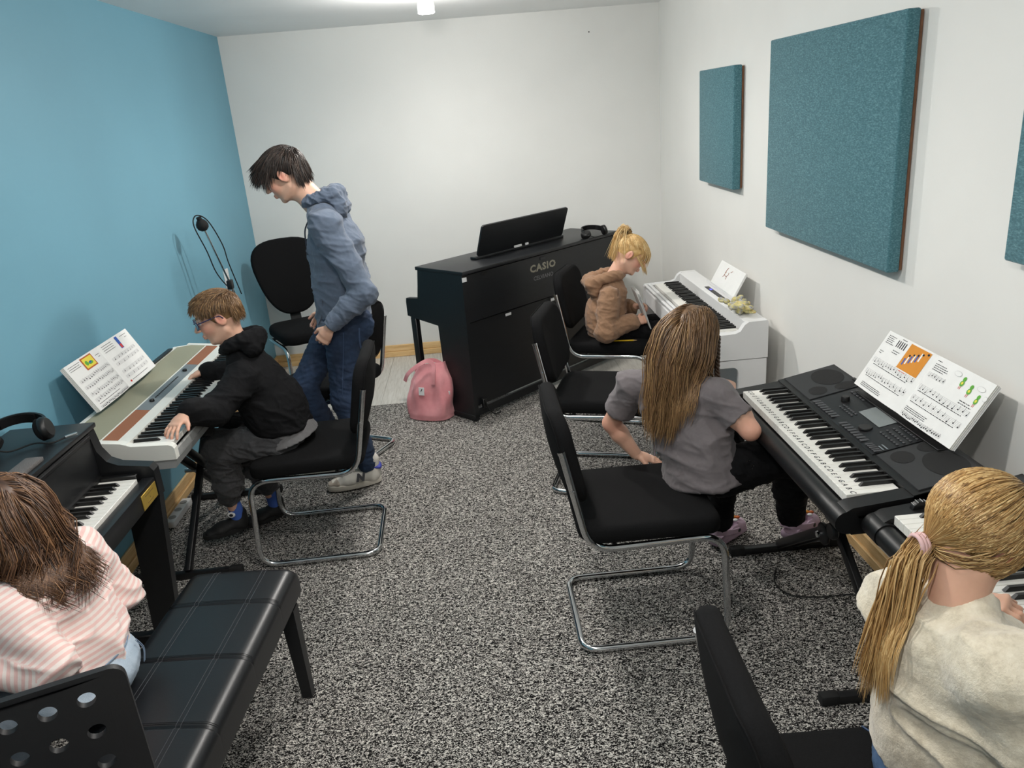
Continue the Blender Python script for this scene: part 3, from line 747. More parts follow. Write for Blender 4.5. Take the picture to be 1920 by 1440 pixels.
# ------------------------------------------------------------------ white digital piano on the right wall
def white_piano():
    r = empty('white_digital_piano', (1.020, 4.170, 0.0), -PI/2, 'white digital piano in the right back corner', 'digital piano')
    H = 0.63
    cheek = [(0.0, 0.575), (0.0, 0.688), (0.008, 0.70), (0.17, 0.705), (0.195, 0.715), (0.215, 0.745), (0.235, 0.758), (0.325, 0.760), (0.33, 0.75), (0.33, 0.575)]
    for s in (-1, 1):
        MB().prism(cheek, s*(H-0.035), s*H).build('end_cheek', M_WHITE, r, smooth=25)
        a, c = s*(H-0.026), s*(H-0.002)
        # stand side: top bar, front and back posts with a rounded opening, foot
        ol = [(0.006, 0.0), (0.006, 0.571), (0.326, 0.571), (0.326, 0.0), (0.19, 0.0)]
        op = [(0.19, 0.505)]+[(0.19-0.03*(1-math.cos(t)), 0.505+0.03*math.sin(t)) for t in (0.4, 0.8, 1.2, 1.57)]+[(0.06, 0.535), (0.06, 0.0)]
        MB().prism(ol+op, min(a, c), max(a, c)).build('side_panel', M_WHITE, r, smooth=20)
        MB().box(((a+c)/2, 0.165, 0.02), (0.026, 0.36, 0.04), 0.004).build('foot', M_WHITE, r)
    MB().prism([(0.225, 0.60), (0.225, 0.752), (0.24, 0.758), (0.325, 0.759), (0.328, 0.60)], -H+0.036, H-0.036).build('top_case', M_WHITE, r, smooth=25)
    MB().box((0, 0.165, 0.625), (2*H-0.072, 0.32, 0.09), 0.004).build('keybed', M_WHITE, r)
    for (y_, z_) in ((0.010, 0.694), (0.034, 0.697)): MB().box((0, y_, z_), (2*H-0.072, 0.018, 0.012), 0.003, 2).build('front_rail', M_WHITE, r)
    for s in (-1, 1): MB().box((s*0.583, 0.135, 0.69), (0.022, 0.18, 0.028), 0.003).build('key_block', M_WHITE, r)
    keyboard(r, -0.57, 0.060, 0.706, 52, 5, 1.14/52, 0.145, 0.095, hb=0.010)
    dp = MB().box((-0.005, 0.263, 0.7595), (0.30, 0.026, 0.003), 0.001).build('display_strip', M_BLKPL, r)
    MB().box((-0.075, 0.263, 0.7613), (0.022, 0.012, 0.001)).build('screen', mat('blue_screen', C(60, 60, 200), 0.4, emit=C(90, 90, 255), estr=2.0), dp)
    MB().box((0, 0.30, 0.33), (2*H-0.06, 0.016, 0.34), 0.003).build('rear_panel', M_WHITE, r)
    MB().box((0, 0.30, 0.768), (0.52, 0.012, 0.016), 0.002).build('music_ledge', M_WHITE, r)
    MB().lathe([(0, 0), (0.006, 0), (0.006, 0.003), (0, 0.003)], 10, basis((H-0.0005, 0.24, 0.38), (0, 1, 0), (0, 0, 1))).build('screw', M_DKGREY, r)
white_piano()

# ------------------------------------------------------------------ black arranger keyboards
def oval(mb, cx, cy, rx, ry, zf, rot=0.0, n=28, e=0.001, dish=0.0):
    v = []
    for k in range(n):
        a = 2*PI*k/n; x_, y_ = rx*math.cos(a), ry*math.sin(a); x2 = cx+x_*math.cos(rot)-y_*math.sin(rot); y2 = cy+x_*math.sin(rot)+y_*math.cos(rot); v.append((x2, y2, zf(y2)+e))
    mb.add(v, [tuple(range(n))])
def arranger(loc, lab, letters, wheel, rng=None):
    r = empty('arranger_keyboard', loc, -PI/2, lab, 'keyboard')
    H = 0.475
    zf = lambda y: 0.752+(y-0.19)*0.20
    # case: underside, end blocks, sloped panel
    MB().prism([(0.03, 0.652), (0.385, 0.652), (0.40, 0.68), (0.40, 0.725), (0.012, 0.705), (0.012, 0.67)], -H, H).build('bottom_case', M_BLKPL, r, smooth=25)
    for s in (-1, 1):
        inner = 0.4195
        pr = [(0.012, 0.70), (0.012, 0.722), (0.03, 0.732), (0.19, 0.748), (0.40, zf(0.40)-0.002), (0.40, 0.70)]
        MB().prism(pr, s*inner, s*H).build('end_block', M_BLKPL, r, smooth=25)
        MB().tube([(s*(H+0.001), 0.016, 0.690), (s*(inner-0.012), 0.016, 0.690)], 0.033, 20).build('corner_roll', M_BLKPL, r)
    MB().tube([(-0.407, 0.016, 0.689), (0.407, 0.016, 0.689)], 0.030, 20).build('front_roll', M_BLKPL, r)
    b = MB(); sloped(b, [(-H, 0.192), (H, 0.192), (H, 0.405), (-H, 0.405)], 0.70, zf); top = b.build('top_panel', M_BLKPL, r, smooth=None)
    # raised speaker pods
    for s in (-1, 1):
        b = MB(); sloped(b, [(s*0.235, 0.212), (s*0.462, 0.212), (s*0.462, 0.392), (s*0.235, 0.392)][::s], 0.74, lambda y: zf(y)+0.004); pod = b.build('speaker_pod', M_DKGREY, r, smooth=None)
        for (cx, cy, rx, ry) in ((s*0.375, 0.335, 0.075, 0.052), (s*0.268, 0.352, 0.030, 0.036), (s*0.285, 0.262, 0.036, 0.030)):
            b = MB(); oval(b, cx, cy, rx, ry, zf, 0, 32, 0.0048); b.build('speaker', M_MESH, pod, smooth=None)
    b = MB(); sloped(b, [(-0.225, 0.205), (0.225, 0.205), (0.225, 0.385), (-0.225, 0.385)], 0.74, lambda y: zf(y)+0.003); cp = b.build('control_panel', mat('panel_black', C(30, 30, 32), 0.35), r, smooth=None)
    z2 = lambda y: zf(y)+0.0036
    M_BTN = mat('button_grey', C(66, 67, 70), 0.5)
    lcd = MB(); lcd.add([(x_, y_, z2(y_)+0.001) for x_, y_ in ((-0.05, 0.295), (0.085, 0.295), (0.085, 0.362), (-0.05, 0.362))], [(0, 1, 2, 3)]); lcd.build('display', mat('grey_lcd', C(128, 134, 134), 0.25), cp, smooth=None)
    rows = []
    for i in range(8): rows += [(-0.205+i*0.02, 0.225, 0.013, 0.028)]
    for i in range(8): rows += [(-0.005+i*0.02, 0.225, 0.013, 0.028)]
    for i in range(5): rows += [(0.165+i*0.013, 0.225, 0.009, 0.024)]
    for i in range(5):
        for j in range(2): rows += [(-0.20+i*0.02, 0.345+j*0.018, 0.013, 0.008)]
    for i in range(7):
        for j in range(4): rows += [(0.118+i*0.0155, 0.285+j*0.020, 0.010, 0.007)]
    for i in range(6):
        for j in range(2): rows += [(-0.12+i*0.016, 0.268+j*0.014, 0.011, 0.007)]
    for (x_, y_, w_, d_) in rows: MB().box((x_, y_, z2(y_)+0.001), (w_, d_, 0.003), 0.0008).build('button', M_BTN, cp)
    MB().lathe([(0, 0.016), (0.012, 0.016), (0.014, 0.012), (0.015, 0), (0, 0)], 18, Matrix.Translation((-0.155, 0.30, z2(0.30)))).build('volume_knob', M_BLKPL, cp)
    MB().lathe([(0, 0.006), (0.020, 0.006), (0.022, 0.003), (0.022, 0), (0, 0)], 24, Matrix.Translation((0.065, 0.262, z2(0.262)))).build('data_dial', M_BLKPL, cp)
    for yy, ww in ((0.252, 0.034), (0.241, 0.028)): MB().box((0.205, yy, z2(yy)+0.0006), (ww, 0.005, 0.0006)).build('maker_mark', M_PANELG, cp)
    # slots for the book rest
    MB().box((0.0, 0.396, zf(0.396)+0.004), (0.60, 0.012, 0.012), 0.003).build('rest_slot', M_BLKPL, r)
    keyboard(r, -0.4185, 0.038, 0.742, 36, 0, 0.837/36, 0.150, 0.095, hw=0.026, letters=letters, rng=rng)
    if wheel:
        w_ = MB().lathe([(0.0, -0.008), (0.022, -0.008), (0.024, -0.006), (0.024, 0.006), (0.022, 0.008), (0.0, 0.008)], 22, basis((-0.447, 0.12, 0.738), (0, 1, 0), (0, 0, 1))); w_.build('pitch_wheel', M_BLKMETAL, r)
        for k in range(5):
            a = 0.5+k*0.5; MB().box((-0.447, 0.12+0.024*math.cos(a), 0.738+0.024*math.sin(a)), (0.015, 0.0022, 0.0022)).build('wheel_ridge', M_CHROME, r)
    return r
_let = {}
for i, ch in enumerate('CDEFGAB'):
    v, f = text_geo(ch, 0.021, 0.0004, 'CENTER', 0.2)
    _let[i] = mk_mesh('key_letter', v, f, M_INK)
KB1 = arranger((0.900, 2.275, 0.0), 'black keyboard whose white keys carry handwritten note letters', _let, False)
KB2 = arranger((0.965, 1.310, 0.0), 'black keyboard with a pitch wheel, nearest the camera at the right', None, True)
# ------------------------------------------------------------------ headphones
def headphones(loc, rz, lab, s=1.0, flat=True, plug=True):
    r = empty('headphones', loc, rz, lab, 'headphones')
    # lying on the side: band arc in the horizontal plane, cups upright-ish
    arc = [(0.085*s*math.cos(a), 0.095*s*math.sin(a), 0.045*s+0.012*math.sin(a)*s) for a in [PI*k/22 for k in range(23)]]
    b = MB(); b.ribbon(arc, 0.034*s, 0.008*s, [(math.cos(PI*k/22), math.sin(PI*k/22), 0) for k in range(23)]); b.build('headband', M_BLKPL, r, smooth=60)
    b = MB(); b.ribbon([(p[0]*0.93, p[1]*0.93, p[2]) for p in arc[6:17]], 0.030*s, 0.008*s, [(math.cos(PI*k/22), math.sin(PI*k/22), 0) for k in range(6, 17)]); b.build('band_pad', M_BLKFAB, r, smooth=60)
    for sd, tilt in ((-1, 0.25), (1, -0.15)):
        M_ = Matrix.Translation((sd*0.080*s, -0.028*s, (0.030 if sd < 0 else 0.042)*s)) @ Euler((0.25, (-0.35 if sd < 0 else 1.3), 0)).to_matrix().to_4x4()
        c = MB().lathe([(0, 0.016*s), (0.030*s, 0.016*s), (0.037*s, 0.010*s), (0.039*s, 0.0), (0.037*s, -0.006*s), (0.0, -0.006*s)], 26, M_).build('ear_cup', M_BLKPL, r)
        MB().lathe([(0.018*s, -0.022*s), (0.03*s, -0.023*s), (0.038*s, -0.016*s), (0.038*s, -0.006*s), (0.0, -0.006*s)], 26, M_).build('ear_pad', M_BLKFAB, c)
        MB().tube([(sd*0.085*s, 0.0, 0.045*s), (sd*0.088*s, -0.022*s, 0.045*s)], 0.006*s, 8).build('yoke', M_BLKMETAL, r)
    b = MB(); b.tube(spline([(-0.083*s, -0.06*s, 0.03*s), (-0.03*s, -0.075*s, 0.006), (0.04*s, -0.05*s, 0.006), (0.09*s, -0.085*s, 0.006), (0.13*s, -0.06*s, 0.006)], 6), 0.0028, 6); b.build('cable', M_RUBBER, r)
    if plug:
        b = MB(); b.tube([(0.13*s, -0.06*s, 0.007), (0.165*s, -0.045*s, 0.007)], 0.0055, 10); b.build('plug', M_CHROME, r)
    return r
headphones((-1.535, 2.435, 0.898), math.radians(25), 'black headphones lying on the lid of the front left piano', 1.0)
headphones((0.800, 5.330, 0.937), math.radians(20), 'black headphones on top of the black upright piano', 0.9, plug=False)

# ------------------------------------------------------------------ open music books
M_PAPERY = mat('book_edge', C(206, 204, 198), 0.85, var=0.15, vscale=400, stretch=(1, 1, 12))
def book(root_name, loc, ax, ay, pw_, ph_, th, lab, content, curl=0.02):
    """ax along the width (viewer's right), ay up the page; root at the spine bottom"""
    M_ = basis((0, 0, 0), ax, ay)
    r = empty(root_name, loc, 0, lab, 'music book')
    def surf(s, u, v, off=0.0):      # s: -1 left / +1 right page, u 0..1 from spine
        h = 0.004+th*0.5+curl*math.sin(min(1, u*1.15)*PI)*0.6*(1-u*0.3)-0.004*(1-min(1, u*8))
        return M_ @ Vector((s*u*pw_, v*ph_, h+off))
    P = {}
    for s in (-1, 1):
        nu, nv = 18, 4; b = MB()
        v = []; f = []
        for j in range(nv+1):
            for i in range(nu+1): v.append(surf(s, i/nu, j/nv))
        n1 = len(v)
        for j in range(nv+1):
            for i in range(nu+1):
                q = M_.inverted() @ surf(s, i/nu, j/nv); v.append(M_ @ Vector((q.x, q.y, min(q.z-0.001, 0.0+0.001*0+max(0.0, q.z-th-0.004)))))
        W_ = nu+1
        for j in range(nv):
            for i in range(nu):
                a = j*W_+i; q = (a, a+1, a+W_+1, a+W_); f.append(q if s > 0 else q[::-1]); q2 = tuple(n1+k for k in q); f.append(q2[::-1] if s > 0 else q2)
        loop = [i for i in range(nu+1)]+[j*W_+nu for j in range(1, nv+1)]+[nv*W_+i for i in range(nu-1, -1, -1)]+[j*W_ for j in range(nv-1, 0, -1)]
        for k in range(len(loop)):
            a, c = loop[k], loop[(k+1) % len(loop)]; q = (a, n1+a, n1+c, c); f.append(q if s > 0 else q[::-1])
        nside = len(loop); b.v = [tuple(x) for x in v]; b.f = f; b.mi = [0]*(len(f)-nside)+[1]*nside
        P[s] = b.build('page_block', [M_PAPER, M_PAPERY], r, smooth=35)
        # loose page corner layers along the outer edge
    class Ink:
        def __init__(q, s): q.s = s; q.b = MB()
        def rect(q, u0, u1, v0, v1, off=0.0006):
            nu = max(1, int(abs(u1-u0)*18)); vv = []
            for i in range(nu+1):
                u = u0+(u1-u0)*i/nu; vv += [surf(q.s, u, v0, off), surf(q.s, u, v1, off)]
            ff = [(2*i, 2*i+2, 2*i+3, 2*i+1) for i in range(nu)]
            q.b.add(vv, ff if q.s > 0 else [x[::-1] for x in ff])
        def dot(q, u, v, ru, rv, off=0.0007, n=10):
            q.b.add([surf(q.s, u+ru*math.cos(2*PI*k/n), v+rv*math.sin(2*PI*k/n), off) for k in range(n)], [tuple(range(n)) if q.s > 0 else tuple(range(n))[::-1]])
        def done(q, nm, m): 
            return q.b.build(nm, m, P[q.s], smooth=None) if q.b.v else None
    # u is measured from the spine: helper X(s,x) turns a 0..1 left-to-right page coordinate into u
    X = lambda s, x: (1-x) if s < 0 else x
    def staff(s, x0, x1, y, h, notes=0, bars=4, seed=0):
        rnd = random.Random(seed)
        i1 = Ink(s)
        for k in range(5): i1.rect(X(s, x0), X(s, x1), y+h*k/4, y+h*k/4+0.0034)
        for k in range(bars+1):
            xx = x0+(x1-x0)*k/bars; i1.rect(X(s, xx), X(s, xx)+0.002, y, y+h)
        i1.done('staff_lines', mat('ink_light', C(176, 176, 178), 0.8))
        i2 = Ink(s)
        for k in range(notes):
            xx = x0+0.05+(x1-x0-0.07)*k/max(1, notes-1); yy = y+h*rnd.choice([0, 0.125, 0.25, 0.375, 0.5, 0.625])
            i2.dot(X(s, xx), yy, 0.0090, 0.0115); i2.rect(X(s, xx)+0.006, X(s, xx)+0.0090, yy, yy+h*0.8)
        i2.done('notes', M_INK)
    def textlines(s, x0, x1, y0, n, dy=0.022, m=None, seed=1):
        rnd = random.Random(seed); i1 = Ink(s)
        for k in range(n):
            xx = x0; xe = x1-rnd.random()*0.06
            while xx < xe:
                w_ = 0.012+rnd.random()*0.03; i1.rect(X(s, xx), X(s, min(xx+w_, xe)), y0-k*dy, y0-k*dy+0.011); xx += w_+0.008
        i1.done('text_lines', m or mat('ink_grey', C(64, 64, 68), 0.8))
    def rect(s, x0, x1, y0, y1, m, off=0.0008, nm='picture'):
        i1 = Ink(s); i1.rect(X(s, x0), X(s, x1), y0, y1, off); return i1.done(nm, m)
    def dots(s, pts, m, off=0.001, nm='picture'):
        i1 = Ink(s)
        for (x_, y_, a, c) in pts: i1.dot(X(s, x_), y_, a, c, off)
        return i1.done(nm, m)
    content(staff, textlines, rect, dots)
    # page layers fanned at the outer edges
    for s in (-1, 1):
        for k in range(3):
            b = MB(); t_ = 0.0007*(k+1); nu = 6
            vv = []
            for i in range(nu+1):
                u = 0.55+0.45*i/nu+0.006*(k+1)*i/nu
                for v_ in (0.004*k, 1-0.004*k):
                    q = M_.inverted() @ surf(s, min(u, 1.0), v_); vv.append(M_ @ Vector((s*u*pw_, q.y, q.z-0.0015*(k+1)-0.006*(i/nu)**2*(k+1)*0.5)))
            b.add(vv, [(2*i, 2*i+2, 2*i+3, 2*i+1) for i in range(nu)]); b.build('loose_page', M_PAPER, r, smooth=60)
    return r
MO = mat('print_orange', C(214, 140, 46), 0.8); MR = mat('print_red', C(206, 60, 50), 0.8); MG = mat('print_green', C(96, 168, 62), 0.8)
MBl = mat('print_blue', C(52, 92, 176), 0.8); MY = mat('print_yellow', C(232, 212, 80), 0.8); MBr = mat('print_brown', C(186, 92, 44), 0.8)
def content_right(staff, text, rect, dots):
    text(-1, 0.05, 0.24, 0.93, 5, 0.03, seed=3)
    for k in range(5): rect(-1, 0.30+0.046*k, 0.318+0.046*k, 0.82, 0.93, M_INK, nm='keyboard_diagram')
    text(-1, 0.30, 0.50, 0.75, 2, 0.035, seed=5); text(-1, 0.36, 0.48, 0.96, 1, seed=8, m=M_INK)
    rect(-1, 0.565, 0.93, 0.56, 0.97, MO)
    for k in range(6):
        rect(-1, 0.61+0.04*k, 0.632+0.04*k, 0.63+0.03*k, 0.74+0.035*k, M_PAPER if k % 2 else MBl, 0.0012)
    dots(-1, [(0.66, 0.80, 0.016, 0.018), (0.72, 0.835, 0.016, 0.018), (0.78, 0.86, 0.016, 0.018), (0.84, 0.90, 0.016, 0.018), (0.90, 0.935, 0.016, 0.018)], M_INK, 0.0013)
    text(-1, 0.63, 0.83, 0.53, 1, m=MR, seed=2)
    text(-1, 0.06, 0.16, 0.66, 1, m=M_INK, seed=9); text(-1, 0.06, 0.13, 0.625, 1, seed=4)
    staff(-1, 0.05, 0.93, 0.46, 0.075, 15, 4, 1); text(-1, 0.10, 0.9, 0.425, 1, seed=6)
    staff(-1, 0.05, 0.93, 0.25, 0.075, 15, 4, 2); text(-1, 0.10, 0.9, 0.215, 1, seed=7)
    text(-1, 0.12, 0.62, 0.10, 3, 0.026, seed=12)
    text(1, 0.07, 0.18, 0.93, 1, m=M_INK, seed=21); text(1, 0.07, 0.36, 0.88, 4, 0.03, seed=22)
    staff(1, 0.05, 0.40, 0.68, 0.06, 6, 2, 3)
    # three green vegetable drawings with speech bubbles
    for (x_, y_) in ((0.62, 0.84), (0.755, 0.79), (0.90, 0.72)):
        dots(1, [(x_, y_+0.035, 0.022, 0.035), (x_, y_-0.03, 0.028, 0.045)], MG); dots(1, [(x_, y_-0.025, 0.014, 0.022)], MY, 0.0013)
        rect(1, x_-0.012, x_-0.006, y_-0.115, y_-0.06, MR); rect(1, x_+0.006, x_+0.012, y_-0.115, y_-0.06, MR)
    for (x_, y_) in ((0.50, 0.90), (0.87, 0.86), (0.985, 0.77)):
        dots(1, [(x_-0.0, y_, 0.058 if x_ < 0.95 else 0.03, 0.038)], mat('ink_light', C(120, 120, 124), 0.8)); dots(1, [(x_, y_, 0.055 if x_ < 0.95 else 0.028, 0.034)], M_PAPER, 0.0013)
    text(1, 0.72, 0.93, 0.60, 2, 0.035, m=M_INK, seed=23)
    staff(1, 0.05, 0.93, 0.46, 0.075, 13, 4, 4); text(1, 0.08, 0.9, 0.43, 1, seed=26)
    staff(1, 0.05, 0.93, 0.28, 0.075, 11, 4, 5); text(1, 0.08, 0.9, 0.25, 1, seed=27)
    text(1, 0.08, 0.52, 0.16, 3, 0.026, seed=28); staff(1, 0.05, 0.80, 0.03, 0.05, 22, 1, 6)
def content_left(staff, text, rect, dots):
    text(-1, 0.06, 0.34, 0.93, 3, 0.04, seed=31)
    rect(-1, 0.36, 0.66, 0.72, 0.97, MBr); rect(-1, 0.385, 0.635, 0.745, 0.945, MY, 0.0012)
    dots(-1, [(0.44, 0.84, 0.035, 0.05), (0.53, 0.82, 0.06, 0.035)], MG, 0.0014); dots(-1, [(0.52, 0.83, 0.03, 0.02)], MBl, 0.0016)
    text(-1, 0.74, 0.92, 0.87, 1, m=M_INK, seed=33); text(-1, 0.80, 0.90, 0.82, 1, seed=34)
    for i, y_ in enumerate((0.58, 0.44, 0.29, 0.16)): staff(-1, 0.08, 0.94, y_, 0.06, 16, 4, 40+i)
    text(-1, 0.10, 0.7, 0.10, 1, seed=35); staff(-1, 0.08, 0.94, 0.02, 0.04, 24, 4, 50)
    text(1, 0.06, 0.34, 0.93, 4, 0.045, seed=36); rect(1, 0.44, 0.53, 0.70, 0.97, MBl); rect(1, 0.455, 0.515, 0.715, 0.80, MR, 0.0012)
    text(1, 0.62, 0.94, 0.92, 1, m=M_INK, seed=37); text(1, 0.78, 0.92, 0.86, 1, seed=38)
    staff(1, 0.08, 0.88, 0.58, 0.06, 8, 4, 60); staff(1, 0.08, 0.88, 0.46, 0.06, 6, 4, 61); staff(1, 0.08, 0.88, 0.28, 0.06, 7, 4, 62); staff(1, 0.08, 0.88, 0.16, 0.06, 6, 4, 63)
    dots(1, [(0.10, 0.08, 0.018, 0.022)], MR); text(1, 0.14, 0.72, 0.08, 1, seed=39)
# book on the lettered keyboard: spine bottom (1.25, 2.21, 0.815); leaning on the right wall
book('music_book', (1.268, 2.215, 0.806), (0, -1, 0), (0.115, 0, 0.18), 0.283, 0.212, 0.010, 'open music book with an orange picture above the lettered keyboard', content_right)
# lectern pegs that carry the books are part of the rests
book('music_book', (-1.515, 3.205, 0.817), (0, 1, 0), (-0.095, 0, 0.185), 0.288, 0.208, 0.013, 'open music book leaning on the blue wall above the stage piano', content_left, 0.026)

# wire rest behind the right book
rr = empty('book_rest', (1.262, 2.215, 0.797), 0, 'black book rest rising from the back of the lettered keyboard', 'book rest')
MB().box((0.062, 0, 0.070), (0.005, 0.50, 0.15), 0.002, rot=(0, 0.57, 0)).build('plate', M_BLKPL, rr)
MB().box((0.010, 0, -0.004), (0.046, 0.50, 0.005), 0.001).build('ledge', M_BLKPL, rr)

# paper on the white piano, with a small drawing
def sheet():
    M_ = basis((1.318, 4.150, 0.777), (0, -1, 0), (0.055, 0, 0.10))
    r = tag(MB().box((0, 0.068, 0), (0.40, 0.136, 0.012), 0.001, M=M_).build('notebook', [M_PAPER]), 'white booklet with a small brown drawing on the white piano', 'booklet')
    b = MB(); Z = 0.0066
    for pts in ([(-0.05, 0.112), (-0.06, 0.092), (-0.055, 0.075), (-0.03, 0.07), (-0.01, 0.082), (-0.012, 0.095)], [(-0.045, 0.118), (-0.058, 0.10), (-0.05, 0.086)], [(0.01, 0.10), (0.02, 0.106), (0.03, 0.112)], [(-0.06, 0.075), (-0.068, 0.06)], [(-0.02, 0.072), (-0.015, 0.055)]):
        b.tube([(p[0], p[1], Z) for p in spline([(a, c, 0) for a, c in pts], 4)], 0.0016, 4, M=M_)
    b.build('drawing', mat('print_fox', C(150, 92, 66), 0.8), r)
sheet()

# ------------------------------------------------------------------ crumpled scarf on the white piano
def m_scarf():
    t = NT('patterned_scarf'); v = t.coords('Object'); a = t.noise(v, 22, 5, 0.7, 1.5)
    t.base(t.ramp(a, [(0.3, C(116, 112, 112)), (0.42, C(178, 178, 182)), (0.52, C(196, 184, 120)), (0.6, C(214, 206, 150)), (0.68, C(212, 150, 82)), (0.75, C(150, 148, 128))]))
    t.b.inputs['Roughness'].default_value = 0.9; t.bump(t.noise(v, 240, 3), 0.4, 0.001); return t.m
def scarf():
    r = empty('scarf', (1.262, 3.745, 0.758), 0, 'crumpled yellow and grey patterned scarf on the white piano', 'scarf')
    SCARF.append((r, m_scarf()))
SCARF = []
scarf()

# ------------------------------------------------------------------ microphone stand by the blue wall
def mic():
    r = empty('microphone_stand', (-1.46, 4.64, 0.0), 0, 'chrome microphone stand with a round black head by the blue wall', 'microphone stand')
    MB().lathe([(0, 0.0), (0.125, 0.0), (0.125, 0.012), (0.11, 0.02), (0.02, 0.028), (0, 0.028)], 32).build('base', M_BLKMETAL, r)
    MB().tube([(0, 0, 0.02), (0, 0, 0.93)], 0.0085, 12).build('pole', M_CHROME, r)
    MB().box((0.0, -0.01, 0.955), (0.03, 0.045, 0.055), 0.006, 2).build('clutch', M_BLKPL, r)
    tip = Vector((-0.055, -0.115, 1.318)); a = Vector((0.012, 0.03, 0.86))
    MB().tube([a, tip], 0.0055, 10).build('boom', M_CHROME, r)
    d = (tip-a).normalized()
    hd = MB(); hd.lathe([(0, -0.03), (0.018, -0.028), (0.03, -0.016), (0.034, 0.0), (0.031, 0.014), (0.022, 0.028), (0.014, 0.036), (0.014, 0.05), (0, 0.052)], 26, Matrix.Translation(tip) @ d.to_track_quat('Z', 'Y').to_matrix().to_4x4()); hd.build('microphone_head', M_MESH, r)
    sd = Vector((0.35, 0.75, 0.0)).normalized()*0.062
    top = tip+d*0.045
    pts = [Vector((0.0, 0.0, 0.95)), a+d*0.10-sd*0.5, a+d*0.20-sd*1.0, tip-d*0.15-sd*0.9, tip-sd*1.0, top-sd*0.45+d*0.012, top+sd*0.35+d*0.01, tip+sd*1.0, tip-d*0.14+sd*1.3, tip-d*0.26+sd*1.0, a+d*0.02+sd*0.8]
    MB().tube(spline(pts, 7), 0.0034, 8).build('cable', M_RUBBER, r)
mic()

# ------------------------------------------------------------------ pink tote bag
def m_bag():
    t = NT('pink_corduroy'); v = t.coords('Object')
    a = t.noise(v, 9, 4); t.base(t.ramp(a, [(0.3, C(208, 130, 136)), (0.7, C(230, 160, 165))]))
    w1 = t.n('TexWave', Scale=95.0); t.l(v, w1.inputs['Vector']); t.bump(w1.outputs['Fac'], 0.35, 0.0012)
    t.b.inputs['Roughness'].default_value = 0.9; t.b.inputs['Sheen Weight'].default_value = 0.2; return t.m
def bag():
    r = empty('tote_bag', (-0.385, 4.655, 0.006), math.radians(-24), 'pink fabric tote bag leaning against the black piano', 'bag')
    mb_ = m_bag(); b = MB(); nu, nv = 56, 26
    def fn(u, v):
        a = 2*PI*u; h = v
        w_ = 0.150*(1-0.12*h)*(1-0.32*max(0, h-0.72)/0.28); d_ = 0.085*(1-0.5*h**1.5)
        e = 0.62; ca, sa = math.cos(a), math.sin(a)
        x_ = w_*math.copysign(abs(ca)**e, ca); y_ = d_*math.copysign(abs(sa)**e, sa)
        fold = 0.010*math.sin(a*7+h*4)*(0.25+h)*math.sin(PI*min(1, h+0.15))+0.006*math.sin(a*3-h*9)
        x_ += fold*ca; y_ += fold*sa
        z_ = 0.33*h-0.02*(1-h)*0+0.028*math.cos(a*1+0.6)*h*h
        lean = 0.05*h*h
        if h < 0.05: x_ *= 0.96; y_ *= 0.93
        return (x_+0.028*h, y_+lean, z_)
    b.grid(fn, nu, nv, cu=True)
    c = [fn(i/nu, 0) for i in range(nu)]; b.add([(0, 0, 0.0)]+c, [(0, (i+1) % nu+1, i+1) for i in range(nu)])
    c = [fn(i/nu, 1) for i in range(nu)]; b.add([(0.03, 0.05, 0.30)]+c, [(0, i+1, (i+1) % nu+1) for i in range(nu)])
    b.build('bag_body', mb_, r, smooth=180)
    MB().ribbon(spline([(-0.125, -0.055, 0.245), (-0.09, -0.06, 0.30), (-0.02, -0.04, 0.352), (0.03, -0.02, 0.372), (0.07, -0.025, 0.35), (0.075, -0.045, 0.30), (0.07, -0.055, 0.23)], 6), 0.024, 0.004, (0, -0.9, 0.3)).build('strap', mb_, r, smooth=60)
    MB().ribbon(spline([(-0.11, 0.07, 0.26), (-0.06, 0.075, 0.325), (0.02, 0.08, 0.345), (0.09, 0.075, 0.31), (0.10, 0.06, 0.25)], 6), 0.024, 0.004, (0, -0.9, 0.3)).build('strap', mb_, r, smooth=60)
    lb = MB().box((-0.004, -0.0790, 0.192), (0.038, 0.003, 0.050), 0.0008, rot=(-0.12, 0, 0.0)).build('label_patch', M_WHITE, r)
    MB().box((-0.002, -0.0812, 0.200), (0.005, 0.001, 0.017), 0.0003, rot=(-0.12, 0.5, 0)).build('feather_mark', M_INK, lb)
    for zz in (0.181, 0.176): MB().box((-0.004, -0.0803, zz), (0.02, 0.0008, 0.002), 0, rot=(-0.12, 0, 0)).build('label_print', M_PANELG, lb)
    MB().box((0.152, -0.02, 0.17), (0.018, 0.004, 0.022), 0.001).build('side_tag', M_WHITE, r)
bag()

# ------------------------------------------------------------------ cables and power strip
tag(MB().tube(spline([(1.06, 2.62, 0.012), (1.02, 2.52, 0.011), (1.05, 2.44, 0.011), (1.15, 2.41, 0.011), (1.27, 2.40, 0.012), (1.36, 2.30, 0.011), (1.40, 2.05, 0.011)], 8), 0.003, 6).build('power_cable', M_RUBBER), 'thin black cable looping on the carpet under the lettered keyboard', 'cable')
tag(MB().tube(spline([(-1.625, 3.62, 0.012), (-1.60, 3.80, 0.012), (-1.62, 3.95, 0.03), (-1.60, 4.05, 0.09), (-1.57, 4.12, 0.13), (-1.55, 4.06, 0.17), (-1.58, 3.98, 0.12), (-1.60, 4.08, 0.05), (-1.57, 4.2, 0.012)], 8), 0.0045, 6).build('power_cable', M_RUBBER), 'tangled black cable along the pine skirting of the blue wall', 'cable')
pr = empty('power_strip', (-1.612, 3.60, 0.001), 0, 'white power strip on the carpet behind the stage piano stand', 'power strip')
MB().box((0, 0, 0.018), (0.05, 0.26, 0.034), 0.006, 2).build('housing', M_WHITE, pr)
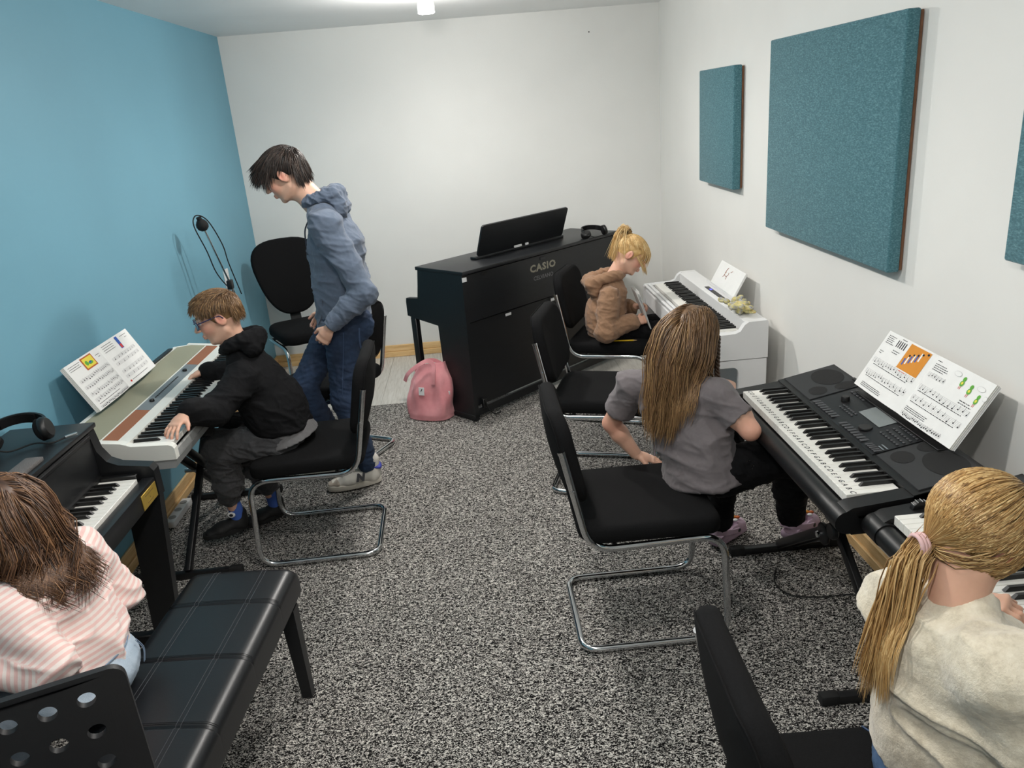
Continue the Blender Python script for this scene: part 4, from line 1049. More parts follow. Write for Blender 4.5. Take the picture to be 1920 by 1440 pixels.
for k in range(3): MB().lathe([(0, 0.0), (0.018, 0.0), (0.018, 0.002), (0, 0.001)], 16, Matrix.Translation((0, -0.08+0.08*k, 0.0348))).build('socket', M_LGREY, pr)
# ------------------------------------------------------------------ implicit-surface engine for bodies and clothes
def V3(*a): return np.array(a if len(a) == 3 else a[0], dtype=float)
def nrm(v): v = np.asarray(v, float); return v/max(1e-9, np.linalg.norm(v))
def _h3(i, j, k, s):
    n = (i*374761393+j*668265263+k*2147483647+s*1274126177) & 0x7fffffff
    n = ((n ^ (n >> 13))*1274126177) & 0x7fffffff
    return ((n ^ (n >> 16)) & 0xffff)/65535.0
def vnoise(P, s=0):
    P = np.asarray(P, float); I = np.floor(P).astype(np.int64); F = P-I; F = F*F*(3-2*F); out = 0
    for a in (0, 1):
        for b in (0, 1):
            for c in (0, 1):
                w_ = (F[:, 0] if a else 1-F[:, 0])*(F[:, 1] if b else 1-F[:, 1])*(F[:, 2] if c else 1-F[:, 2])
                out = out+w_*_h3(I[:, 0]+a, I[:, 1]+b, I[:, 2]+c, s)
    return out*2-1

class SDF:
    def __init__(s, vox=0.006, k=0.02): s.vox = vox; s.k = k; s.pr = []
    def _add(s, fn, lo, hi, k, op, al=None): s.pr.append((fn, np.asarray(lo, float), np.asarray(hi, float), s.k if k is None else k, op, al)); return s
    def cone(s, p0, p1, r0, r1, k=None, op='add', al=None):
        p0, p1 = V3(p0), V3(p1); d = p1-p0; L2 = max(1e-12, d@d)
        def fn(P):
            w_ = P-p0; t = np.clip((w_@d)/L2, 0, 1); q = w_-t[..., None]*d
            return np.sqrt((q*q).sum(-1))-(r0+(r1-r0)*t)
        if al is not None:
            L = math.sqrt(L2); al = (lambda P: al_[0]+np.clip(((P-p0)@d)/L2, -0.2, 1.2)*L, None)[0] if False else (p0, d, L2, al)
        R_ = max(r0, r1); return s._add(fn, np.minimum(p0, p1)-R_, np.maximum(p0, p1)+R_, k, op, al)
    def chain(s, pts, rs, k=None, op='add', al=None):
        a = al
        for i in range(len(pts)-1):
            s.cone(pts[i], pts[i+1], rs[i], rs[i+1], k, op, a)
            if a is not None: a = a+float(np.linalg.norm(V3(pts[i+1])-V3(pts[i])))
        return s
    def econ(s, p0, p1, ab0, ab1, side, k=None, op='add', cap0=False, cap1=False, al=None):
        """elliptical cone: ab = (half width along side, half depth)"""
        p0, p1 = V3(p0), V3(p1); d = p1-p0; L = np.linalg.norm(d); u = d/L
        sd = V3(side); sd = nrm(sd-u*(sd@u)); fr = np.cross(u, sd)
        def fn(P):
            w_ = P-p0; tr = (w_@u)/L; t = np.clip(tr, 0, 1); q = w_-(t*L)[..., None]*u
            a = ab0[0]+(ab1[0]-ab0[0])*t; b = ab0[1]+(ab1[1]-ab0[1])*t; m = np.minimum(a, b)
            x_, y_, z_ = q@sd, q@fr, q@u
            e = np.sqrt((x_/a)**2+(y_/b)**2+(z_/m)**2); g = np.sqrt((x_/a**2)**2+(y_/b**2)**2+(z_/m**2)**2)+1e-9
            dd = np.where(e < 0.3, (e-1)*m, e*(e-1)/g)
            if cap0: dd = np.maximum(dd, -tr*L)
            if cap1: dd = np.maximum(dd, (tr-1)*L)
            return dd
        R_ = max(ab0+ab1); return s._add(fn, np.minimum(p0, p1)-R_, np.maximum(p0, p1)+R_, k, op, (p0, d, L*L, al) if al is not None else None)
    def ell(s, c, r, ax=None, k=None, op='add'):
        c = V3(c); r = V3(r); A = np.eye(3) if ax is None else np.array([nrm(a) for a in ax])
        def fn(P):
            q = (P-c)@A.T; e = np.sqrt(((q/r)**2).sum(-1)); g = np.sqrt(((q/(r*r))**2).sum(-1))+1e-9
            return np.where(e < 0.3, (e-1)*r.min(), e*(e-1)/g)
        return s._add(fn, c-r.max(), c+r.max(), k, op)
    def plane_cut(s, p, n):
        """keep the side the normal points away from"""
        p, n = V3(p), nrm(n)
        return s._add(lambda P: -((P-p)@n), [-9]*3, [9]*3, 0.0, 'cut', None)
    def mesh(s, disp=None):
        h = s.vox
        adds = [p for p in s.pr if p[4] == 'add']
        lo = np.min([p[1] for p in adds], 0)-3*h-0.01; hi = np.max([p[2] for p in adds], 0)+3*h+0.01
        n = np.ceil((hi-lo)/h).astype(int)+1
        F = np.full(n, 0.08, dtype=np.float32)
        ax = [lo[i]+h*np.arange(n[i]) for i in range(3)]
        for fn, l, u, k, op, al in s.pr:
            pad_ = k+2*h+0.004
            a = np.clip(np.floor((l-pad_-lo)/h).astype(int), 0, n-1); b = np.clip(np.ceil((u+pad_-lo)/h).astype(int)+1, 1, n)
            if (b <= a).any(): continue
            G = np.stack(np.meshgrid(ax[0][a[0]:b[0]], ax[1][a[1]:b[1]], ax[2][a[2]:b[2]], indexing='ij'), -1)
            d = fn(G).astype(np.float32); sl = tuple(slice(a[i], b[i]) for i in range(3)); f = F[sl]
            if op == 'add':
                if k > 1e-6:
                    hh = np.clip(0.5+0.5*(f-d)/k, 0, 1); F[sl] = f*(1-hh)+d*hh-k*hh*(1-hh)
                else: F[sl] = np.minimum(f, d)
            else:
                if op == 'cut': F[sl] = np.maximum(f, -d)
                elif k > 1e-6:
                    dn = -d; hh = np.clip(0.5-0.5*(f-dn)/k, 0, 1); F[sl] = f*(1-hh)+dn*hh+k*hh*(1-hh)
                else: F[sl] = np.maximum(f, -d)
        V, Q = surface_nets(F, lo, h)
        return V, Q
    def along(s, V):
        best = np.full(len(V), 1e9); out = np.zeros(len(V))
        for fn, l, u, k, op, al in s.pr:
            if al is None: continue
            d = fn(V); t = np.clip(((V-al[0])@al[1])/al[2], -0.5, 1.5)*math.sqrt(al[2])+al[3]
            m = d < best; out[m] = t[m]; best[m] = d[m]
        return out
def surface_nets(F, lo, h):
    ins = F < 0; n = F.shape
    c = np.zeros((n[0]-1, n[1]-1, n[2]-1), np.int8)
    for a in (0, 1):
        for b in (0, 1):
            for d in (0, 1): c += ins[a:n[0]-1+a, b:n[1]-1+b, d:n[2]-1+d]
    act = (c > 0) & (c < 8); ids = np.argwhere(act); idx = np.full(c.shape, -1, np.int64); idx[act] = np.arange(len(ids))
    acc = np.zeros((len(ids), 3)); cnt = np.zeros(len(ids))
    cs = [(a, b, d) for a in (0, 1) for b in (0, 1) for d in (0, 1)]
    val = {q: F[ids[:, 0]+q[0], ids[:, 1]+q[1], ids[:, 2]+q[2]] for q in cs}
    for q in cs:
        for a_ in range(3):
            if q[a_]: continue
            r_ = list(q); r_[a_] = 1; r_ = tuple(r_); va, vb = val[q], val[r_]; cr = (va < 0) != (vb < 0)
            t = np.where(cr, va/np.where(cr, va-vb, 1), 0)
            for m in range(3): acc[:, m] += np.where(cr, q[m]+(t if m == a_ else 0), 0)
            cnt += cr
    V = lo+h*(ids+acc/cnt[:, None]); faces = []
    for a_ in range(3):
        s0 = [slice(1, -1)]*3; s1 = [slice(1, -1)]*3; s0[a_] = slice(0, n[a_]-1); s1[a_] = slice(1, n[a_])
        A, B = ins[tuple(s0)], ins[tuple(s1)]; e = np.argwhere(A != B); fl = A[tuple(e.T)]
        e = e+np.array([0 if m == a_ else 1 for m in range(3)])
        b_, c_ = [(1, 2), (2, 0), (0, 1)][a_]
        def g(db, dc): q = e.copy(); q[:, b_] -= db; q[:, c_] -= dc; return idx[q[:, 0], q[:, 1], q[:, 2]]
        quad = np.stack([g(1, 1), g(0, 1), g(0, 0), g(1, 0)], 1); quad[~fl] = quad[~fl][:, ::-1]; faces.append(quad)
    return V, np.concatenate(faces)
def vnormals(V, Q):
    fn = np.cross(V[Q[:, 2]]-V[Q[:, 0]], V[Q[:, 3]]-V[Q[:, 1]]); N = np.zeros_like(V)
    for k in range(4): np.add.at(N, Q[:, k], fn)
    return N/np.maximum(1e-12, np.linalg.norm(N, axis=1))[:, None]
def relax(V, Q, it=2, lam=0.5):
    for _ in range(it):
        S = np.zeros_like(V); n = np.zeros(len(V))
        for a, b in ((0, 1), (1, 2), (2, 3), (3, 0)):
            np.add.at(S, Q[:, a], V[Q[:, b]]); np.add.at(n, Q[:, a], 1); np.add.at(S, Q[:, b], V[Q[:, a]]); np.add.at(n, Q[:, b], 1)
        V = V+lam*(S/np.maximum(n, 1)[:, None]-V)
    return V
def folds(V, Q, amp=0.006, scale=14, seed=0, dirv=(0, 0, 1), squash=2.4, sharp=1.0):
    """cloth creases: ridged noise, stretched across dirv"""
    N = vnormals(V, Q); d = nrm(dirv)
    W_ = V+0.04*np.stack([vnoise(V*6, seed+1), vnoise(V*6, seed+2), vnoise(V*6, seed+3)], 1)
    P = W_+np.outer(W_@d, d)*(squash-1)
    r1 = 1-np.abs(vnoise(P*scale, seed)); r2 = 1-np.abs(vnoise(P*scale*2.1, seed+7))
    f = (r1**3.5-0.3)+0.45*(r2**3.5-0.3)
    return V+N*(amp*f)[:, None]

# ------------------------------------------------------------------ materials for people
def m_skin(name, col, blush):
    t = NT(name); v = t.coords('Object'); n = t.noise(v, 40, 3)
    a = t.n('Attribute'); a.attribute_name = 'blush'
    mx = t.n('MixRGB'); mx.inputs[1].default_value = col; mx.inputs[2].default_value = blush; t.l(a.outputs['Fac'], mx.inputs[0])
    m2 = t.n('MixRGB', _blend_type='MULTIPLY', Fac=0.5); t.l(mx.outputs[0], m2.inputs[1]); t.l(t.ramp(n, [(0.3, (0.88, 0.84, 0.82, 1)), (0.7, (1, 1, 1, 1))]), m2.inputs[2])
    t.base(m2.outputs[0]); t.b.inputs['Roughness'].default_value = 0.5
    t.b.inputs['Subsurface Weight'].default_value = 0.12; t.b.inputs['Subsurface Radius'].default_value = (0.012, 0.005, 0.003); t.b.inputs['Subsurface Scale'].default_value = 0.5
    t.bump(t.noise(v, 500, 2), 0.08, 0.0005); return t.m
def m_hair(name, dark, mid, light):
    t = NT(name); a = t.n('Attribute'); a.attribute_name = 'tint'
    c = t.ramp(a.outputs['Fac'], [(0.0, dark), (0.5, mid), (1.0, light)]); t.base(c)
    t.b.inputs['Roughness'].default_value = 0.42; t.b.inputs['Specular IOR Level'].default_value = 0.5
    t.b.inputs['Anisotropic'].default_value = 0.5; return t.m
def m_cloth(name, col, var=0.12, bscale=700, bump=0.3, vscale=60, rough=0.9, sheen=0.15, wrinkle=0.0, wscale=18):
    t = NT(name); v = t.coords('Object'); a = t.noise(v, vscale, 5, 0.6)
    lo = tuple(c*(1-var) for c in col[:3])+(1,); hi = tuple(min(1, c*(1+var)) for c in col[:3])+(1,)
    t.base(t.ramp(a, [(0.3, lo), (0.7, hi)])); t.b.inputs['Roughness'].default_value = rough; t.b.inputs['Sheen Weight'].default_value = sheen
    t.b.inputs['Specular IOR Level'].default_value = 0.2
    n1 = None
    if wrinkle:
        b1 = t.n('Bump', Strength=wrinkle, Distance=0.012); t.l(t.noise(v, wscale, 3, 0.5, 0.8), b1.inputs['Height']); n1 = b1.outputs['Normal']
    t.bump(t.noise(v, bscale, 2), bump, 0.001, n1); return t.m
def m_denim(name, a_, b_):
    t = NT(name); v = t.coords('Object'); n = t.noise(v, 7, 4, 0.6); f = t.noise(v, 600, 2)
    c = t.ramp(n, [(0.3, a_), (0.72, b_)]); mx = t.n('MixRGB', _blend_type='OVERLAY', Fac=0.35); t.l(c, mx.inputs[1]); t.l(f, mx.inputs[2]); t.base(mx.outputs[0])
    b1 = t.n('Bump', Strength=0.4, Distance=0.008); t.l(t.noise(v, 16, 3, 0.5, 1.0), b1.inputs['Height'])
    t.b.inputs['Roughness'].default_value = 0.85; t.bump(f, 0.3, 0.0008, b1.outputs['Normal']); return t.m
SKIN = m_skin('skin', C(222, 176, 152), C(208, 112, 98))
M_EYEW = mat('eye_white', C(225, 222, 218), 0.2); M_IRIS = mat('iris', C(46, 52, 56), 0.15)
M_LIGHTSKIN = SKIN

# ------------------------------------------------------------------ body pieces
class Person:
    def __init__(s, label, base):
        s.base = V3(base); s.label = label; s.parts = []; s.kids = []; s.bl = []
    def piece(s, V, Q, blush=None):
        s.parts.append((V, Q)); s.bl.append(np.zeros(len(V)) if blush is None else blush)
    def child(s, name, V, Q, m, midx=None, attr=None, sub=None, smooth=180): s.kids.append((name, V-s.base, Q, m, midx, attr, sub, smooth))
    def finish(s):
        v = []; f = []; n = 0
        for V, Q in s.parts: v.append(V-s.base); f.append(Q+n); n += len(V)
        me = mk_mesh('person', np.concatenate(v), np.concatenate(f), SKIN, None, 180, {'blush': np.concatenate(s.bl)})
        o = obj('person', me, None, tuple(s.base)); tag(o, s.label, 'person'); s.o = o; made = {}
        for name, V, Q, m, midx, attr, sub, smooth in s.kids:
            k = obj(name, mk_mesh(name, V, Q, m, midx, smooth, attr), made[sub] if sub else o)
            made.setdefault(name, k)
        return o
    def mb(s, name, b, m, sub=None, smooth=60):
        b.v = [tuple(V3(v)-s.base) for v in b.v]; s.kids.append((name, np.array(b.v), b.f, m, b.mi, None, sub, smooth))

def head(P, c, f, u, h, neck, nr, child_=True, brow=None, lid=True, vox=0.0038):
    """c centre, f facing, u crown direction, h chin-to-crown; neck: base point of the neck"""
    f = nrm(f); u = V3(u); u = nrm(u-f*(u@f)); l = np.cross(u, f); c = V3(c)
    L = lambda a, b, d: c+h*(a*f+b*l+d*u)
    A = (f, l, u); S = SDF(vox, 0.03*h/0.2)
    S.ell(L(-0.06, 0, 0.12), V3(0.43, 0.345, 0.375)*h, A)
    S.ell(L(0.10, 0, -0.15), V3(0.265, 0.25, 0.325)*h, A, 0.06*h)
    S.cone(L(0.24, 0.03, -0.425), L(0.24, -0.03, -0.425), 0.066*h, 0.066*h, 0.06*h)
    for s_ in (-1, 1):
        S.ell(L(0.22, s_*0.135, -0.13), V3(0.125, 0.115, 0.12)*h, A, 0.06*h)
        S.cone(L(-0.04, s_*0.21, -0.25), L(0.18, s_*0.12, -0.40), 0.075*h, 0.06*h, 0.06*h)
        S.ell(L(0.395, s_*0.15, 0.025), V3(0.085, 0.085, 0.055)*h, A, 0.035*h, 'sub')
        S.ell(L(0.288, s_*0.145, 0.018), V3(0.066, 0.075, 0.052)*h, A, 0.012*h)
        S.cone(L(0.33, s_*0.07, 0.075), L(0.285, s_*0.22, 0.085), 0.035*h, 0.03*h, 0.03*h)
        S.ell(L(-0.035, s_*0.345, -0.025), V3(0.085, 0.028, 0.13)*h, (f-0.25*u+s_*0.0*l, l+0.28*s_*f*-1, u+0.2*f), 0.012*h)
        S.ell(L(-0.02, s_*0.385, -0.015), V3(0.045, 0.024, 0.08)*h, (f, l, u), 0.012*h, 'sub')
        S.ell(L(0.405, s_*0.043, -0.135), V3(0.042, 0.034, 0.032)*h, A, 0.02*h)
    S.cone(L(0.345, 0, 0.05), L(0.450, 0, -0.125), 0.030*h, 0.043*h, 0.03*h)
    S.ell(L(0.352, 0, -0.262), V3(0.045, 0.095, 0.026)*h, A, 0.014*h)
    S.ell(L(0.345, 0, -0.305), V3(0.045, 0.08, 0.030)*h, A, 0.014*h)
    S.ell(L(0.415, 0, -0.284), V3(0.04, 0.085, 0.006)*h, A, 0.006*h, 'sub')
    nb = V3(neck); S.cone(L(-0.13, 0, -0.18), nb, nr, nr*1.12, 0.04)
    V, Q = S.mesh(); V = relax(V, Q, 1, 0.4)
    def bump_(p, r): return np.clip(1-np.linalg.norm(V-p, axis=1)/(r*h), 0, 1)
    b = np.clip(1.3*bump_(L(0.37, 0, -0.285), 0.10), 0, 0.5)
    for s_ in (-1, 1):
        b = np.maximum(b, 0.5*bump_(L(0.3, s_*0.2, -0.12), 0.22)); b = np.maximum(b, 0.65*bump_(L(-0.02, s_*0.37, -0.03), 0.17))
        b = np.maximum(b, 0.5*bump_(L(0.40, 0, -0.12), 0.10))
    P.piece(V, Q, b)
    # eyes: ball with dark iris, half covered by lids
    for s_ in (-1, 1):
        S = SDF(0.0022, 0.0); S.ell(L(0.302, s_*0.145, 0.012), V3(0.062, 0.066, 0.040)*h, A); V2, Q2 = S.mesh(); ctr = V2[Q2].mean(1)
        ir = np.linalg.norm(ctr-L(0.364, s_*0.145, 0.002), axis=1) < 0.030*h
        P.child('eye', V2, Q2, [M_EYEW, M_IRIS], ir.astype(int))
        if brow is not None:
            b_ = MB(); b_.tube([tuple(L(0.365-0.02*abs(t), s_*(0.06+0.17*t), 0.10+0.03*math.sin(t*3.0))) for t in np.linspace(0, 1, 7)], [0.008*h, 0.016*h, 0.018*h, 0.017*h, 0.014*h, 0.01*h, 0.004*h], 6); P.mb('eyebrow', b_, brow, smooth=180)
            b_ = MB(); b_.tube([tuple(L(0.35-0.02*abs(t-0.5), s_*(0.09+0.12*t), 0.042-0.02*(t-0.5)**2*4)) for t in np.linspace(0, 1, 7)], 0.006*h, 6); P.mb('eyelash', b_, M_INK, smooth=180)
    return L, A
def hand(P, wrist, d, back, L, thumb, curl=(0.35, 0.5, 0.3), spread=0.10, tcurl=0.3, elbow=None, wr=None, vox=0.0026):
    """d finger direction, back = normal of the back of the hand, thumb=+1/-1 side along d x back"""
    wrist = V3(wrist); d = nrm(d); bk = V3(back); bk = nrm(bk-d*(bk@d)); w_ = np.cross(d, bk)
    S = SDF(vox, 0.006); wr = wr or 0.155*L
    S.econ(wrist, wrist+d*0.30*L, (wr, wr*0.75), (0.20*L, 0.085*L), w_, 0.012)
    S.econ(wrist+d*0.22*L, wrist+d*0.50*L, (0.195*L, 0.085*L), (0.215*L, 0.068*L), w_, 0.012)
    if elbow is not None: S.cone(wrist-nrm(wrist-V3(elbow))*0.06, wrist, wr*0.98, wr*0.9, 0.01)
    tips = []
    for i, (o_, ln, r_) in enumerate(((0.165, 0.42, 0.050), (0.055, 0.48, 0.052), (-0.055, 0.45, 0.050), (-0.160, 0.35, 0.044))):
        o_ *= thumb; p = wrist+d*(0.49 if i < 3 else 0.45)*L+w_*o_*L
        a = spread*(1.5-i)*thumb*0.8; dd = nrm(d*math.cos(a)+w_*math.sin(a)); ang = 0
        for j, fr in enumerate((0.46, 0.30, 0.24)):
            ang += curl[j]*(1+0.08*i); q = p+(dd*math.cos(ang)-bk*math.sin(ang))*fr*ln*L
            S.cone(p, q, r_*L*(1-0.10*j), r_*L*(1-0.10*(j+1)), 0.003); p = q
        tips.append(p)
    p = wrist+d*0.16*L+w_*thumb*0.15*L-bk*0.03*L; dd = nrm(d*0.72+w_*thumb*0.62-bk*0.30)
    q = p+dd*0.22*L; S.cone(p, q, 0.078*L, 0.060*L, 0.008); d3 = nrm(dd*math.cos(tcurl)+(d-w_*thumb*0.5-bk*0.3)*math.sin(tcurl)); S.cone(q, q+d3*0.19*L, 0.060*L, 0.042*L, 0.004)
    tips.append(q+d3*0.19*L)
    V, Q = S.mesh(); b = np.zeros(len(V))
    for t in tips: b = np.maximum(b, 0.45*np.clip(1-np.linalg.norm(V-t, axis=1)/(0.16*L), 0, 1))
    P.piece(V, Q, b); return tips

# ------------------------------------------------------------------ hair
def collide(P, cols):
    for c in cols:
        if c[0] == 'sdf':
            fns = [p[0] for p in c[1].pr if p[4] == 'add']; off = c[2]
            def dist(X): return np.min([f(X) for f in fns], 0)-off
            d = dist(P); m = d < 0
            if m.any():
                X = P[m]; e = 0.004; g = np.stack([dist(X+e*np.eye(3)[k])-d[m] for k in range(3)], 1); g /= np.maximum(1e-9, np.linalg.norm(g, axis=1))[:, None]; P[m] = X-g*d[m][:, None]
        elif c[0] == 'ell':
            _, ce, r_, A = c; A = np.array(A); q = ((P-ce)@A.T)/r_; n = np.linalg.norm(q, axis=-1, keepdims=True); m = (n[..., 0] < 1)
            if m.any(): qq = q[m]/np.maximum(n[m], 1e-6); P[m] = ce+(qq*r_)@A
        else:
            _, a, b, r0, r1 = c; d = b-a; t = np.clip(((P-a)@d)/(d@d), 0, 1); x = a+t[..., None]*d; w_ = P-x; n = np.linalg.norm(w_, axis=-1); rr_ = r0+(r1-r0)*t; m = n < rr_
            if m.any(): P[m] = x[m]+w_[m]/np.maximum(n[m], 1e-6)[:, None]*rr_[m][:, None]
    return P
def grow(roots, field, steps, dl, cols, seed=0, jit=0.15, clump=0.014):
    """roots (N,3); field(P, i, steps, rnd) -> directions; returns (N, steps+1, 3)"""
    rng = np.random.default_rng(seed); N = len(roots); P = roots.copy(); out = [P.copy()]; 
    cell = np.floor(roots/clump).astype(np.int64); key = (cell[:, 0]*73856093 ^ cell[:, 1]*19349663 ^ cell[:, 2]*83492791) % 997
    J = rng.normal(0, jit, (997, 3))[key]*0.9+rng.normal(0, jit*0.38, (N, 3)); ln = (0.8+0.35*rng.random(997))[key]+0.12*rng.random(N)
    for i in range(steps):
        D = field(P, i, J); D = D+J*0.6+rng.normal(0, jit*0.22, (N, 3)); D /= np.maximum(1e-9, np.linalg.norm(D, axis=1))[:, None]
        P = collide(P+D*(dl*ln)[:, None], cols); out.append(P.copy())
    return np.stack(out, 1)
def strand_mesh(S, r, taper=0.15, sides=3, seed=0, fat=None):
    if S.shape[1] > 12: S = S[:, ::2]
    N, K, _ = S.shape; rng = np.random.default_rng(seed)
    T = np.gradient(S, axis=1); T /= np.maximum(1e-9, np.linalg.norm(T, axis=2))[..., None]
    ref = rng.normal(0, 1, (N, 1, 3)); U = ref-(ref*T).sum(2, keepdims=True)*T; U /= np.maximum(1e-9, np.linalg.norm(U, axis=2))[..., None]; W_ = np.cross(T, U)
    t = np.linspace(0, 1, K); rad = r*(1-(1-taper)*np.clip((t-0.55)/0.45, 0, 1)**1.5); rad[0] *= 0.15; rr_ = rad[None, :, None]*(0.6+0.8*rng.random((N, 1, 1)))
    rings = [S+rr_*(math.cos(2*PI*k/sides)*U+math.sin(2*PI*k/sides)*W_) for k in range(sides)]
    V = np.stack(rings, 2).reshape(-1, 3); base = (np.arange(N)*K*sides)[:, None, None]+(np.arange(K-1)*sides)[None, :, None]; k = np.arange(sides)[None, None, :]; k2 = (k+1) % sides
    Q = np.stack([base+k, base+k2, base+sides+k2, base+sides+k], -1).reshape(-1, 4)
    tint = np.repeat(np.clip(rng.normal(0.5, 0.23, N), 0, 1), K*sides)
    return V, Q, tint
def scalp(L, A, h, c, mask, n, seed, sc=1.0, ce=(-0.06, 0, 0.12), rad=(0.43, 0.345, 0.375)):
    """points on the cranium ellipsoid where mask(f,l,u unit vector) holds"""
    i = np.arange(n*3)+0.5; ph = np.arccos(1-2*i/(n*3)); th = PI*(1+5**0.5)*i; q = np.stack([np.cos(th)*np.sin(ph), np.sin(th)*np.sin(ph), np.cos(ph)], 1)
    q = q[[bool(mask(*x)) for x in q]]; return V3(L(*ce))+(q*V3(rad)*h*sc)@np.array(A), q
# ------------------------------------------------------------------ shared clothing pieces
def shoe(P, name, heel, d, L, w_, h_, mu, ms, up=(0, 0, 1), collar=0.0, vox=0.0048, extra=None):
    """heel: point on the ground behind the heel; d: toe direction"""
    heel = V3(heel); d = nrm(d); u = nrm(V3(up)-d*(V3(up)@d)); l = np.cross(u, d)
    Lc = lambda a, b, c: heel+d*a*L+l*b*w_+u*c
    S = SDF(vox, 0.02)
    S.econ(Lc(0.17, 0, h_*0.55), Lc(0.62, 0, h_*0.42), (w_*0.40, h_*0.50), (w_*0.47, h_*0.36), l)
    S.econ(Lc(0.55, 0, h_*0.42), Lc(0.86, 0, h_*0.30), (w_*0.48, h_*0.36), (w_*0.36, h_*0.24), l)
    S.cone(Lc(0.17, 0, h_*0.5), Lc(0.14, 0, h_+collar), w_*0.40, w_*0.37, 0.02)
    V, Q = S.mesh(); P.child(name, V, Q, mu)
    b = MB(); n = 36; ol = []
    for k in range(n):
        a = 2*PI*k/n; ca, sa = math.cos(a), math.sin(a); x_ = 0.5+0.5*math.copysign(abs(ca)**0.8, ca); ww = (0.42+0.10*math.sin(min(1, max(0, x_))*PI*0.9-0.5))*math.copysign(abs(sa)**0.75, sa)
        ol.append((x_*L, ww*w_))
    t = min(0.032, h_*0.36)
    pad(b, ol, t, t*0.3, 0.0, lambda x, y, z: tuple(heel+d*x+l*y+u*(z+t/2+0.03*max(0, x/L-0.8)**2*L)), rs=2); P.mb('sole', b, ms, smooth=50)
    return Lc
def hood(S, c, side, back, r, th, drop, lift=0.01):
    """soft ring of cloth round the neck that bags out at the back"""
    c = V3(c); sd = nrm(side); bk = nrm(back); pts = []
    for k in range(17):
        a = 2*PI*k/16; w_ = 0.5-0.5*math.cos(a)          # a=0 front, pi back
        pts.append(c-bk*math.cos(a)*(r*1.0+w_*drop*0.55)*1.0+sd*math.sin(a)*r*(1.05+0.25*w_)+V3(0, 0, 1)*(0.015*math.sin(a)**2+lift*w_))
    for i in range(16):
        w0, w1 = 0.5-0.5*math.cos(2*PI*i/16), 0.5-0.5*math.cos(2*PI*(i+1)/16); S.cone(pts[i], pts[i+1], th*(0.75+0.7*w0), th*(0.75+0.7*w1), 0.012)
def hem_band(S, c, ax, side, a, b, w_, k=0.004):
    ax = nrm(ax); S.econ(V3(c)-ax*w_/2, V3(c)+ax*w_/2, (a, b), (a, b), side, k, cap0=True, cap1=True)
def thin_body(P, pts_list, vox=0.011):
    S = SDF(vox, 0.03)
    for pts, rs in pts_list: S.chain(pts, rs)
    V, Q = S.mesh(); P.piece(V, Q)
M_SOLEW = mat('sole_white', C(206, 200, 188), 0.7); M_SOLEB = mat('sole_black', C(20, 20, 20), 0.8)
def cap_mesh(P, L, A, h, mat_, cuts, sc=1.03, tint=0.35, vox=0.0055, ears=True):
    S = SDF(vox, 0.012); S.ell(L(-0.06, 0, 0.12), V3(0.43, 0.345, 0.375)*h*sc, A)
    for (p, r_) in cuts: S.ell(L(*p), V3(r_)*h, A, 0.012, 'sub')
    if ears:
        for s_ in (-1, 1): S.ell(L(0.0, s_*0.40, -0.06), V3(0.12, 0.10, 0.17)*h, A, 0.008, 'sub')
    V, Q = S.mesh(); t = np.clip(tint+0.35*vnoise(V*90, 3), 0, 1); P.child('hair_cap', V, Q, mat_, None, {'tint': t})

def scarf_mesh():
    r, ms = SCARF[0]; rng = np.random.default_rng(14)
    for k, (cx, cy, sz) in enumerate(((0.0, 0.03, 1.0), (0.0, -0.045, 0.95), (0.025, 0.0, 0.8))):
        S = SDF(0.0035, 0.008)
        for j in range(11):
            p = V3(cx+rng.uniform(-0.04, 0.04), cy+rng.uniform(-0.045, 0.045), 0.016+rng.uniform(0, 0.035)*sz); q = p+V3(rng.uniform(-0.035, 0.035), rng.uniform(-0.035, 0.035), rng.uniform(-0.004, 0.014)); p[2] = max(p[2], 0.014); q[2] = max(q[2], 0.013)
            S.cone(p, q, 0.012, 0.009)
        S.plane_cut((0, 0, 0.003), (0, 0, -1))
        V, Q = S.mesh(); V = folds(V, Q, 0.006, 40, 200+k, (0.7, 0.5, 0.3), 2.5); V[:, 2] = np.maximum(V[:, 2], 0.0022); obj('fold', mk_mesh('fold', V, Q, ms, None, 180), r)
scarf_mesh()
